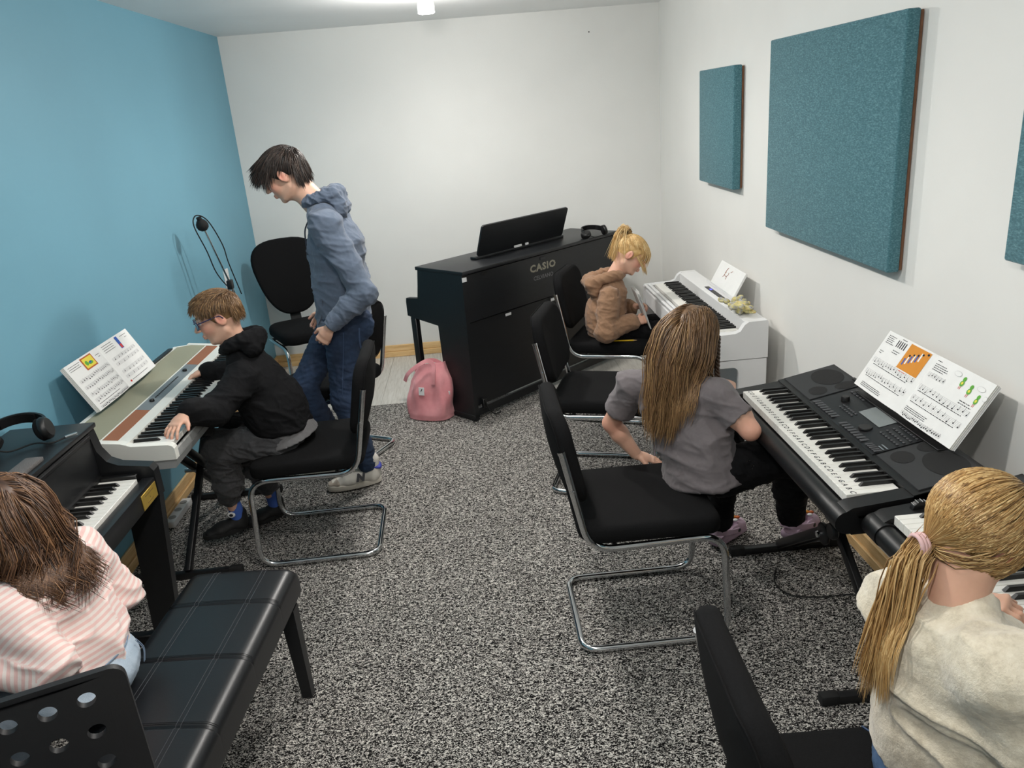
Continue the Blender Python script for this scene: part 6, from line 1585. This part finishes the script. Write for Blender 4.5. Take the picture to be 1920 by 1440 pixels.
# ================================================================== girl in the grey T-shirt
def grey_girl():
    P = Person('long-haired girl in a grey T-shirt leaning on her chair seat', (0.72, 2.53, 0.45))
    nk = V3(0.668, 2.585, 0.870); h = 0.215; fdir = nrm((0.66, 0.62, -0.42))
    L, A = head(P, (0.733, 2.632, 0.990), fdir, (0.3, 0.25, 0.9), h, nk, 0.044, True, mat('brow_light', C(150, 116, 84), 0.8))
    shL, elL, wrL = (0.520, 2.680, 0.815), (0.450, 2.750, 0.640), (0.535, 2.735, 0.515)
    shR, elR, wrR = (0.770, 2.470, 0.820), (0.862, 2.395, 0.715), (0.835, 2.560, 0.805)
    hipR, knR, anR = (0.80, 2.465, 0.535), (1.055, 2.515, 0.560), (1.155, 2.72, 0.165)
    hipL, knL, anL = (0.72, 2.62, 0.535), (0.90, 2.78, 0.530), (0.90, 2.83, 0.10)
    thin_body(P, [([nk, (0.67, 2.57, 0.75), (0.74, 2.53, 0.55)], [0.04, 0.07, 0.075]), ([hipL, knL, anL], [0.05, 0.035, 0.028]), ([hipR, knR, anR], [0.05, 0.035, 0.028])])
    # bare arms
    S = SDF(0.004, 0.012)
    for sh, el, wr in ((shL, elL, wrL), (shR, elR, wrR)):
        S.chain([sh, V3(sh)*0.4+V3(el)*0.6, el], [0.040, 0.037, 0.033], 0.015); S.chain([el, V3(el)*0.65+V3(wr)*0.35, wr], [0.033, 0.034, 0.023], 0.012)
    V, Q = S.mesh(); bl = np.zeros(len(V))
    for e in (elL, elR): bl = np.maximum(bl, 0.45*np.clip(1-np.linalg.norm(V-V3(e), axis=1)/0.07, 0, 1))
    P.piece(V, Q, bl)
    hand(P, V3(wrL)+V3(0.006, 0, -0.008), (0.86, -0.08, -0.34), (0.25, -0.1, 0.95), 0.130, 1, (0.10, 0.15, 0.1), 0.12, 0.2, elL, 0.022)
    hand(P, wrR, (0.35, 0.90, 0.1), (0.2, -0.2, 0.9), 0.130, -1, (0.3, 0.4, 0.3), 0.12, 0.2, elR, 0.021)
    TS = m_cloth('grey_jersey', C(112, 106, 108), 0.07, 900, 0.2, 40, wrinkle=0.4, wscale=12)
    sd = nrm(V3(shR)-V3(shL)); S = SDF(0.005, 0.04)
    S.econ((0.745, 2.520, 0.48), (0.715, 2.545, 0.63), (0.168, 0.146), (0.148, 0.118), nrm((0.25, -0.9, 0)))
    S.econ((0.715, 2.545, 0.63), (0.665, 2.575, 0.765), (0.142, 0.110), (0.150, 0.098), nrm((0.6, -0.75, 0)))
    S.econ((0.665, 2.575, 0.765), (0.663, 2.583, 0.850), (0.145, 0.085), (0.080, 0.058), sd)
    S.plane_cut((0.75, 2.52, 0.506), (0.10, -0.05, -1))
    for sh, el in ((shL, elL), (shR, elR)):
        S.chain([V3(nk)*0.35+V3(sh)*0.65-V3(0, 0, 0.005), sh], [0.050, 0.054], 0.03); ax = V3(el)-V3(sh); S.econ(sh, V3(sh)+ax*0.66, (0.050, 0.050), (0.059, 0.055), (0, 0, 1), 0.02, cap1=True)
    S.ell(V3(nk)+V3(0, 0, 0.012), (0.05, 0.05, 0.03), None, 0.015, 'sub')
    SC_ = S; V, Q = S.mesh(); V = folds(V, Q, 0.012, 6, 71, (0.5, 0.5, 1), 1.9); V = folds(V, Q, 0.0035, 14, 72, (0.5, 0.4, 1), 1.8); P.child('tee_shirt', V, Q, TS)
    b = MB(); fr = nrm(np.cross((0, 0, 1), sd)); b.tube([tuple(V3(nk)+V3(0, 0, -0.008)+0.056*(math.cos(a)*sd+math.sin(a)*fr)) for a in np.linspace(0, 2*PI, 25)[:-1]], 0.006, 8, closed=True); P.mb('neckband', b, TS, 'tee_shirt')
    S = SDF(0.0052, 0.03); S.econ((0.765, 2.50, 0.535), (0.72, 2.58, 0.535), (0.12, 0.085), (0.12, 0.085), (0.4, -0.9, 0)); S.ell((0.73, 2.51, 0.520), (0.10, 0.11, 0.058), None, 0.03)
    S.chain([hipR, knR, V3(knR)*0.5+V3(anR)*0.5, V3(anR)+V3(-0.004, -0.006, 0.02)], [0.088, 0.070, 0.062, 0.050]); S.chain([hipL, knL, V3(knL)*0.5+V3(anL)*0.5, V3(anL)+V3(0, 0, 0.02)], [0.086, 0.068, 0.058, 0.048])
    V, Q = S.mesh(); V = folds(V, Q, 0.006, 14, 81, (0.5, 0.3, 1), 2.2); P.child('trousers', V, Q, BLACKP)
    # sparkling studs on the hip pocket
    rng = np.random.default_rng(3); b = MB()
    for k in range(26):
        c_ = V3(0.84, 2.405, 0.575)+V3(rng.uniform(-0.045, 0.05), 0, rng.uniform(-0.03, 0.028)); b.box(tuple(c_+V3(0, -0.002, 0)), (0.003, 0.003, 0.003))
    P.mb('pocket_studs', b, M_CHROME, 'trousers')
    LIL = mat('lilac_foam', C(186, 160, 178), 0.6, bump=0.15, bscale=250)
    def clog(heel, d, up, tilt=0):
        heel = V3(heel); d = nrm(d); u = nrm(V3(up)-d*(V3(up)@d)); l = np.cross(u, d); W_, Lg = 0.086, 0.215
        Lc = lambda a, b_, c_: heel+d*a*Lg+l*b_*W_+u*c_
        S = SDF(0.0032, 0.014)
        S.econ(Lc(0.56, 0, 0.040), Lc(0.83, 0, 0.034), (W_*0.50, 0.042), (W_*0.46, 0.032), l)
        S.econ(Lc(0.12, 0, 0.016), Lc(0.9, 0, 0.014), (W_*0.46, 0.018), (W_*0.44, 0.015), l)
        S.econ(Lc(0.10, 0, 0.030), Lc(0.55, 0, 0.040), (W_*0.44, 0.022), (W_*0.46, 0.030), l); S.econ(Lc(0.14, 0, 0.055), Lc(0.58, 0, 0.066), (W_*0.34, 0.035), (W_*0.36, 0.040), l, 0.004, 'sub')
        V, Q = S.mesh(); P.child('clog', V, Q, LIL)
        pts = [Lc(0.58, 0.52, 0.046), Lc(0.30, 0.52, 0.060), Lc(0.02, 0.36, 0.075), Lc(-0.05, 0, 0.080), Lc(0.02, -0.36, 0.075), Lc(0.30, -0.52, 0.060), Lc(0.58, -0.52, 0.046)]
        b = MB(); P_ = spline([tuple(p) for p in pts], 6); cen = Lc(0.35, 0, 0.06); b.ribbon(P_, 0.020, 0.006, [tuple(nrm(V3(p)-cen)) for p in P_]); P.mb('heel_strap', b, LIL)
        for s_ in (-1, 1):
            b = MB(); b.lathe([(0.0, 0.0), (0.0085, 0.0), (0.0085, 0.004), (0.004, 0.005), (0, 0.005)], 14, basis(tuple(Lc(0.58, s_*0.53, 0.046)), tuple(d), tuple(np.cross(l*s_, d)))); P.mb('rivet', b, M_DKGREY)
        for (a, b_) in ((0.80, 0.25), (0.86, 0.0), (0.80, -0.25), (0.70, 0.38), (0.70, -0.38), (0.92, 0.2), (0.92, -0.2)):
            b = MB(); zt = 0.074-0.9*max(0, a-0.56)**2*0.25-0.03*abs(b_)*1.6-0.012*(a > 0.9); b.lathe([(0, 0.001), (0.0055, 0.001), (0.0055, -0.004), (0, -0.004)], 8, basis(tuple(Lc(a, b_, zt)), tuple(d), tuple(l))); P.mb('vent_hole', b, M_INK)
        for i, (a, b_, m_) in enumerate(((0.72, 0.05, MO), (0.66, 0.24, MY), (0.64, -0.22, M_WHITE), (0.76, -0.12, MBr))):
            S = SDF(0.003, 0); S.ell(Lc(a, b_, 0.078), (0.011, 0.009, 0.006)); V, Q = S.mesh(); P.child('shoe_charm', V, Q, m_)
    clog((1.128, 2.690, 0.080), (0.79, 0.61, -0.06), (0.05, 0.1, 1)); clog((0.862, 2.815, 0.012), (0.80, 0.6, 0), (0, 0, 1))
    # hair: long, light brown, falling down her back; small braid at the right temple
    HM = m_hair('long_brown_hair', C(66, 48, 34), C(122, 92, 62), C(176, 142, 98)); f_, l_, u_ = A
    cap_mesh(P, L, A, h, HM, [((0.55, 0, -0.16), (0.40, 0.60, 0.40)), ((0.12, 0, -0.62), (0.36, 0.60, 0.40))], 1.05, 0.35)
    mask = lambda f, l, u: (u > 0.05 or f < 0.15) and u > -0.55 and not (f > 0.85)
    segs = []; cols0 = [('sdf', SC_, 0.016), ('cap', V3(L(-0.13, 0, -0.18)), nk, 0.05, 0.055)]
    back = V3(-0.62, -0.60, 0); hc = V3(0.590, 2.525, 0)
    for b_, sc in enumerate((1.05, 1.08, 1.11, 1.14)):
        R_, q = scalp(L, A, h, None, mask, 760, b_, 1.03); side_ = np.sign(q[:, 1:2]+1e-6); kc = np.floor(R_/0.030).astype(np.int64); ph = (((kc[:, 0]*7919+kc[:, 1]*104729+kc[:, 2]*1299709) % 61)/61.0*6.28)[:, None]
        def fld(Pp, i, J, q=q, side_=side_, ph=ph): return V3(0, 0, -1)*min(1.2, 0.25+0.14*i)+(l_*side_*0.9*np.clip(q[:, 2:3], 0, 1)+back*0.7)*max(0, 1-0.10*i)+back*0.20+(hc-Pp)*np.array([1, 1, 0])*2.3*min(1, i/8)+0.22*np.sin(ph+i*0.8)*l_*(i > 4)
        segs.append(grow(R_, fld, 20, 0.0172, [('ell', L(-0.06, 0, 0.12), V3(0.43, 0.35, 0.375)*h*sc, A)]+cols0, b_+20, 0.11))
    S_ = np.concatenate(segs); V, Q, t = strand_mesh(S_, 0.0014, 0.2, 3, 6)
    K = S_[:, ::2].shape[1]; pos = np.tile(np.repeat(np.linspace(0, 1, K), 3), len(S_)); P.child('hair', V, Q, HM, None, {'tint': np.clip(t*0.8+0.1+0.35*(pos-0.5), 0, 1)})
    b = MB(); br = spline([tuple(L(0.18, -0.34, 0.10)), tuple(L(0.20, -0.40, -0.20)), tuple(V3(L(0.20, -0.40, -0.20))+V3(0, 0, -0.07)), tuple(V3(L(0.22, -0.40, -0.20))+V3(0.01, 0, -0.13))], 14)
    for k in range(3): b.tube([tuple(V3(p)+0.0055*V3(math.cos(i*0.75+k*2.1), math.sin(i*0.75+k*2.1), 0)) for i, p in enumerate(br)], 0.0055, 7)
    P.mb('braid', b, HM, smooth=180)
    P.finish()
grey_girl()

# ================================================================== girl in the cream sweater
def cream_girl():
    P = Person('blond girl with a low ponytail in a fluffy cream sweater', (0.79, 1.12, 0.45))
    nk = V3(0.800, 1.155, 0.905); h = 0.212
    L, A = head(P, (0.852, 1.190, 1.022), (0.86, 0.10, -0.50), (0.45, 0.05, 0.85), h, nk, 0.042, True, mat('brow_blond', C(190, 150, 100), 0.8))
    shL, elL, wrL = (0.768, 1.245, 0.845), (0.865, 1.35, 0.725), (0.915, 1.275, 0.800)
    shR, elR, wrR = (0.800, 1.020, 0.850), (0.895, 0.960, 0.645), (1.03, 1.06, 0.745)
    thin_body(P, [([nk, (0.78, 1.14, 0.75), (0.78, 1.12, 0.54)], [0.04, 0.07, 0.075]), ([shL, elL, wrL], [0.03, 0.025, 0.02]), ([shR, elR, wrR], [0.03, 0.025, 0.02]), ([(0.82, 1.04, 0.53), (1.06, 1.02, 0.52), (1.07, 1.02, 0.1)], [0.05, 0.035, 0.028]), ([(0.82, 1.20, 0.53), (1.06, 1.22, 0.52), (1.07, 1.22, 0.1)], [0.05, 0.035, 0.028])])
    hand(P, wrL, (0.62, -0.62, 0.40), (-0.5, 0.2, 0.85), 0.125, 1, (0.75, 0.85, 0.6), 0.06, 0.35, elL, 0.021)
    hand(P, wrR, (0.95, 0.2, -0.1), (0.1, 0, 1), 0.125, -1, (0.25, 0.4, 0.3), 0.1, 0.2, elR, 0.02)
    t = NT('cream_fluffy_knit'); v = t.coords('Object'); a = t.noise(v, 26, 6, 0.75)
    t.base(t.ramp(a, [(0.28, C(186, 174, 152)), (0.5, C(220, 210, 189)), (0.72, C(236, 228, 210))])); t.b.inputs['Roughness'].default_value = 0.95; t.b.inputs['Sheen Weight'].default_value = 0.5; t.b.inputs['Specular IOR Level'].default_value = 0.1
    t.bump(t.noise(v, 170, 4, 0.7), 0.6, 0.004); CR = t.m
    sd = nrm((0.30, -0.95, 0)); S = SDF(0.005, 0.045)
    S.econ((0.828, 1.120, 0.585), (0.818, 1.130, 0.66), (0.140, 0.112), (0.150, 0.120), sd)
    S.econ((0.818, 1.130, 0.65), (0.804, 1.140, 0.79), (0.150, 0.120), (0.142, 0.105), sd)
    S.econ((0.802, 1.140, 0.79), (0.808, 1.150, 0.885), (0.138, 0.092), (0.075, 0.060), sd)
    for sh, el, wr in ((shL, elL, wrL), (shR, elR, wrR)):
        S.chain([V3(nk)*0.3+V3(sh)*0.7-V3(0, 0, 0.01), sh], [0.055, 0.064], 0.03); S.chain([sh, el], [0.066, 0.068], 0.03); m = V3(el)*0.2+V3(wr)*0.8; S.chain([el, m], [0.066, 0.044], 0.025)
    SC_ = S; V, Q = S.mesh(); V = folds(V, Q, 0.024, 5.5, 93, (0.6, 0.4, 1), 1.6); V = V+vnormals(V, Q)*(0.0012*vnoise(V*160, 5))[:, None]; P.child('sweater', V, Q, CR)
    S = SDF(0.004, 0.01); ax = nrm((0.0, 0.0, 1)); S.econ((0.831, 1.118, 0.546), (0.829, 1.120, 0.590), (0.134, 0.106), (0.144, 0.115), sd, cap0=True, cap1=True); V, Q = S.mesh()
    an = np.arctan2(V[:, 1]-1.12, V[:, 0]-0.785); V = V+vnormals(V, Q)*(0.0016*np.sin(an*70))[:, None]; P.child('ribbed_hem', V, Q, CR, sub='sweater')
    b = MB(); fr = np.cross(V3(0, 0, 1), sd); b.tube([tuple(nk+V3(-0.002, 0, -0.012)+(0.053+0.0014*(k % 2))*(math.cos(2*PI*k/72)*sd+math.sin(2*PI*k/72)*fr)) for k in range(72)], 0.010, 8, closed=True); P.mb('ribbed_collar', b, CR, 'sweater', 180)
    DEN = m_denim('mid_blue_denim', C(52, 78, 112), C(98, 128, 164)); S = SDF(0.007, 0.03)
    S.econ((0.800, 1.12, 0.540), (0.87, 1.12, 0.535), (0.150, 0.078), (0.14, 0.075), (0, 1, 0)); S.ell((0.775, 1.12, 0.535), (0.095, 0.148, 0.078), None, 0.03)
    for yy in (1.035, 1.205): S.chain([(0.82, yy, 0.535), (1.08, yy, 0.525), (1.09, yy, 0.28), (1.08, yy, 0.12)], [0.080, 0.062, 0.054, 0.048])
    V, Q = S.mesh(); V = folds(V, Q, 0.004, 16, 83, (0.6, 0.3, 1), 2.0); P.child('jeans', V, Q, DEN)
    b = MB(); b.tube(spline([(0.688, 1.195, 0.585), (0.695, 1.243, 0.555), (0.72, 1.266, 0.520), (0.77, 1.275, 0.50)], 6), 0.0016, 5); P.mb('stitching', b, mat('denim_thread', C(92, 116, 150), 0.8), 'jeans')
    for yy in (1.035, 1.205): shoe(P, 'shoe', (1.03, yy, 0.012), (1, 0, 0), 0.19, 0.08, 0.06, mat('black_shoe', C(22, 22, 23), 0.7, bump=0.2, bscale=300), M_SOLEB)
    HM = m_hair('honey_blond_hair', C(118, 86, 50), C(182, 142, 88), C(226, 196, 142)); f_, l_, u_ = A
    cap_mesh(P, L, A, h, HM, [((0.50, 0, -0.18), (0.40, 0.60, 0.38)), ((0.04, 0, -0.56), (0.36, 0.60, 0.40))], 1.015, 0.5)
    tie = V3(L(-0.37, 0.06, -0.30)); segs = []
    mask = lambda f, l, u: (u > 0.10 or f < 0.05) and u > -0.48 and not (f > 0.82 and u < 0.4)
    for b_, sc in enumerate((1.04, 1.07, 1.10)):
        R_, q = scalp(L, A, h, None, mask, 1100, b_, 1.03)
        def fld(Pp, i, J): d = tie-Pp; n = np.linalg.norm(d, axis=1)[:, None]; return d/np.maximum(0.02, n)-u_*0.25*(n > 0.08)-0.6*J
        segs.append(grow(R_, fld, 12, 0.0185, [('ell', L(-0.06, 0, 0.12), V3(0.43, 0.35, 0.375)*h*sc, A)], b_+40, 0.07))
    rng = np.random.default_rng(9)
    # a looser sheet of hair that drapes over the ear on the near side before it is gathered
    R2, q2 = scalp(L, A, h, None, lambda f, l, u: l < -0.2 and f > 0.1 and u > 0.2, 500, 9, 1.05)
    def fl2(Pp, i, J): d = tie-Pp; n = np.linalg.norm(d, axis=1)[:, None]; return (d/np.maximum(0.02, n))*(0.35+0.09*i)-u_*(0.9-0.10*i)-l_*0.15
    segs.append(grow(R2, fl2, 12, 0.021, [('ell', L(-0.02, 0, 0.02), V3(0.43, 0.39, 0.45)*h, A)], 47, 0.08))
    V, Q, t_ = strand_mesh(np.concatenate(segs), 0.0013, 0.5, 3, 7); P.child('hair', V, Q, HM, None, {'tint': t_})
    hc = V3(0.700, 1.165, 0); R_ = tie+rng.normal(0, 0.009, (1100, 3)); out = nrm(-f_*0.9-u_*0.5)
    def fld(Pp, i, J): return out*max(0, 0.6-i*0.25)+V3(-0.05, -0.02, -1)*min(1.3, 0.5+i*0.25)+J*0.25+(hc-Pp)*np.array([1, 1, 0])*4.0*min(1, i/5)
    G = grow(R_, fld, 16, 0.0172, [('ell', L(-0.06, 0, 0.12), V3(0.43, 0.35, 0.375)*h*1.06, A), ('sdf', SC_, 0.030)], 49, 0.16)
    V, Q, t_ = strand_mesh(G, 0.0014, 0.12, 3, 8); P.child('ponytail', V, Q, HM, None, {'tint': np.clip(t_+0.12, 0, 1)})
    b = MB(); w2 = nrm(np.cross(out, l_))
    for k in range(3): b.tube([tuple(tie+out*(0.004+0.006*k)+(0.0185)*(math.cos(a)*l_+math.sin(a)*w2)) for a in np.linspace(0, 2*PI, 18)[:-1]], 0.0045, 7, closed=True)
    P.mb('hair_tie', b, mat('pale_pink_band', C(214, 178, 178), 0.8))
    P.finish()
cream_girl()

# ================================================================== girl in the pink striped sweater
def pink_girl():
    P = Person('brown-haired girl in a pink and white striped top seated on the bench', (-1.03, 1.66, 0.48))
    nk = V3(-1.090, 1.705, 0.862); h = 0.212
    L, A = head(P, (-1.155, 1.730, 0.972), (-0.90, 0.28, -0.32), (-0.3, 0, 0.95), h, nk, 0.042, True, mat('brow_brown', C(80, 58, 44), 0.8))
    shR, elR, wrR = (-1.055, 1.830, 0.815), (-0.990, 1.865, 0.660), (-1.13, 1.93, 0.730)
    shL, elL, wrL = (-1.100, 1.570, 0.820), (-0.995, 1.520, 0.700), (-1.15, 1.49, 0.715)
    thin_body(P, [([nk, (-1.06, 1.69, 0.75), (-1.03, 1.66, 0.56)], [0.04, 0.07, 0.075]), ([shL, elL, wrL], [0.03, 0.025, 0.02]), ([shR, elR, wrR], [0.03, 0.025, 0.02]), ([(-1.06, 1.58, 0.55), (-1.28, 1.58, 0.54), (-1.29, 1.58, 0.1)], [0.045, 0.035, 0.028]), ([(-1.06, 1.74, 0.55), (-1.28, 1.76, 0.54), (-1.29, 1.76, 0.1)], [0.045, 0.035, 0.028])])
    hand(P, wrR, (-0.9, 0.2, -0.1), (0, 0.2, 1), 0.125, 1, (0.25, 0.4, 0.3), 0.1, 0.2, elR, 0.02); hand(P, wrL, (-0.95, 0.1, -0.05), (0, -0.2, 1), 0.125, -1, (0.25, 0.4, 0.3), 0.1, 0.2, elL, 0.02)
    t = NT('pink_striped_jersey'); at = t.n('Attribute'); at.attribute_name = 'along'
    mul = t.n('Math', _operation='MULTIPLY'); mul.inputs[1].default_value = 2*PI/0.0150; t.l(at.outputs['Fac'], mul.inputs[0]); sn = t.n('Math', _operation='SINE'); t.l(mul.outputs[0], sn.inputs[0])
    t.base(t.ramp(t_add(t, sn.outputs[0]), [(0.38, C(234, 194, 188)), (0.62, C(238, 224, 218))])); t.b.inputs['Roughness'].default_value = 0.9; t.b.inputs['Sheen Weight'].default_value = 0.2
    v = t.coords('Object'); b1 = t.n('Bump', Strength=0.3, Distance=0.01); t.l(t.noise(v, 14, 3), b1.inputs['Height']); t.bump(t.noise(v, 600, 2), 0.2, 0.001, b1.outputs['Normal']); ST = t.m
    sd = nrm(V3(shR)-V3(shL)); S = SDF(0.005, 0.04)
    S.econ((-1.030, 1.655, 0.520), (-1.045, 1.675, 0.64), (0.145, 0.115), (0.140, 0.112), sd, al=0.0)
    S.econ((-1.045, 1.675, 0.64), (-1.065, 1.692, 0.79), (0.140, 0.110), (0.140, 0.098), sd, al=0.12)
    S.econ((-1.065, 1.692, 0.79), (-1.080, 1.702, 0.865), (0.132, 0.085), (0.075, 0.058), sd, al=0.27)
    S.plane_cut((-1.03, 1.66, 0.555), (0.25, 0, -1))
    for sh, el, wr in ((shL, elL, wrL), (shR, elR, wrR)):
        S.chain([V3(nk)*0.3+V3(sh)*0.7-V3(0, 0, 0.008), sh], [0.05, 0.054], 0.03); S.chain([sh, el, V3(el)*0.15+V3(wr)*0.85], [0.056, 0.050, 0.038], 0.025, al=0.0)
    SC_ = S; V, Q = S.mesh(); V0 = V.copy(); V = folds(V, Q, 0.014, 7, 103, (0.5, 0.3, 1), 1.8); P.child('striped_top', V, Q, ST, None, {'along': S.along(V0)})
    DEN = m_denim('light_denim', C(150, 168, 186), C(196, 208, 220)); S = SDF(0.006, 0.03)
    S.econ((-1.005, 1.65, 0.56), (-1.08, 1.66, 0.555), (0.145, 0.075), (0.135, 0.072), (0, 1, 0)); S.ell((-0.985, 1.655, 0.555), (0.085, 0.145, 0.072), None, 0.03)
    for yy in (1.58, 1.74): S.chain([(-1.05, yy, 0.555), (-1.28, yy, 0.550), (-1.30, yy, 0.30), (-1.29, yy, 0.12)], [0.076, 0.058, 0.050, 0.045])
    V, Q = S.mesh(); V = folds(V, Q, 0.004, 16, 113, (0.6, 0.3, 1), 2.0); P.child('jeans', V, Q, DEN)
    b = MB(); THR = mat('denim_thread_light', C(126, 144, 166), 0.8)
    for o_ in (0, 0.005): b.tube(spline([(-0.912, 1.735-o_, 0.598), (-0.902, 1.742-o_, 0.565), (-0.905, 1.735-o_, 0.53)], 6), 0.0012, 5)
    b.tube(spline([(-0.935, 1.60, 0.617), (-0.918, 1.68, 0.612), (-0.935, 1.75, 0.607)], 6), 0.002, 5); P.mb('stitching', b, THR, 'jeans')
    for yy in (1.58, 1.74): shoe(P, 'shoe', (-1.24, yy, 0.012), (-1, 0, 0), 0.19, 0.08, 0.06, mat('black_shoe', C(22, 22, 23), 0.7, bump=0.2, bscale=300), M_SOLEB)
    HM = m_hair('brown_wavy_hair', C(48, 32, 24), C(92, 64, 46), C(150, 110, 76)); f_, l_, u_ = A
    cap_mesh(P, L, A, h, HM, [((0.50, 0, -0.18), (0.40, 0.60, 0.38)), ((0.10, 0, -0.60), (0.36, 0.60, 0.40))], 1.06, 0.35)
    mask = lambda f, l, u: (u > 0.05 or f < 0.15) and u > -0.55 and not (f > 0.85); segs = []
    cols0 = [('sdf', SC_, 0.015), ('cap', V3(L(-0.13, 0, -0.18)), nk, 0.05, 0.055)]; back = V3(0.75, -0.20, 0); hc = V3(-0.985, 1.635, 0)
    for b_, sc in enumerate((1.05, 1.08, 1.11, 1.14)):
        R_, q = scalp(L, A, h, None, mask, 640, b_, 1.04); side_ = np.sign(q[:, 1:2]+1e-6); kc = np.floor(R_/0.030).astype(np.int64); ph = (((kc[:, 0]*7919+kc[:, 1]*104729+kc[:, 2]*1299709) % 61)/61.0*6.28)[:, None]
        def fld(Pp, i, J, q=q, side_=side_, ph=ph):
            c_ = 1.25*min(1, max(0, (i-5)/5)); return V3(0, 0, -1)*min(1.1, 0.25+0.14*i)+(l_*side_*0.7*np.clip(q[:, 2:3], 0, 1)+back*0.5)*max(0, 1-0.12*i)+(hc-Pp)*np.array([1, 1, 0])*2.2*min(1, i/8)+c_*0.8*(np.cos(ph+i*0.85)*V3(0.6, 0.8, 0)+np.sin(ph+i*0.85)*V3(0.6, -0.3, 0.4))
        segs.append(grow(R_, fld, 16, 0.0165, [('ell', L(-0.06, 0, 0.12), V3(0.43, 0.35, 0.375)*h*sc, A)]+cols0, b_+60, 0.10, 0.030))
    S_ = np.concatenate(segs); V, Q, t_ = strand_mesh(S_, 0.0015, 0.2, 3, 9); P.child('hair', V, Q, HM, None, {'tint': t_})
    P.finish(); P.o.location.x -= 0.048
def t_add(t, src):
    m = t.n('Math', _operation='MULTIPLY_ADD'); m.inputs[1].default_value = 0.5; m.inputs[2].default_value = 0.5; t.l(src, m.inputs[0]); return m.outputs[0]
pink_girl()
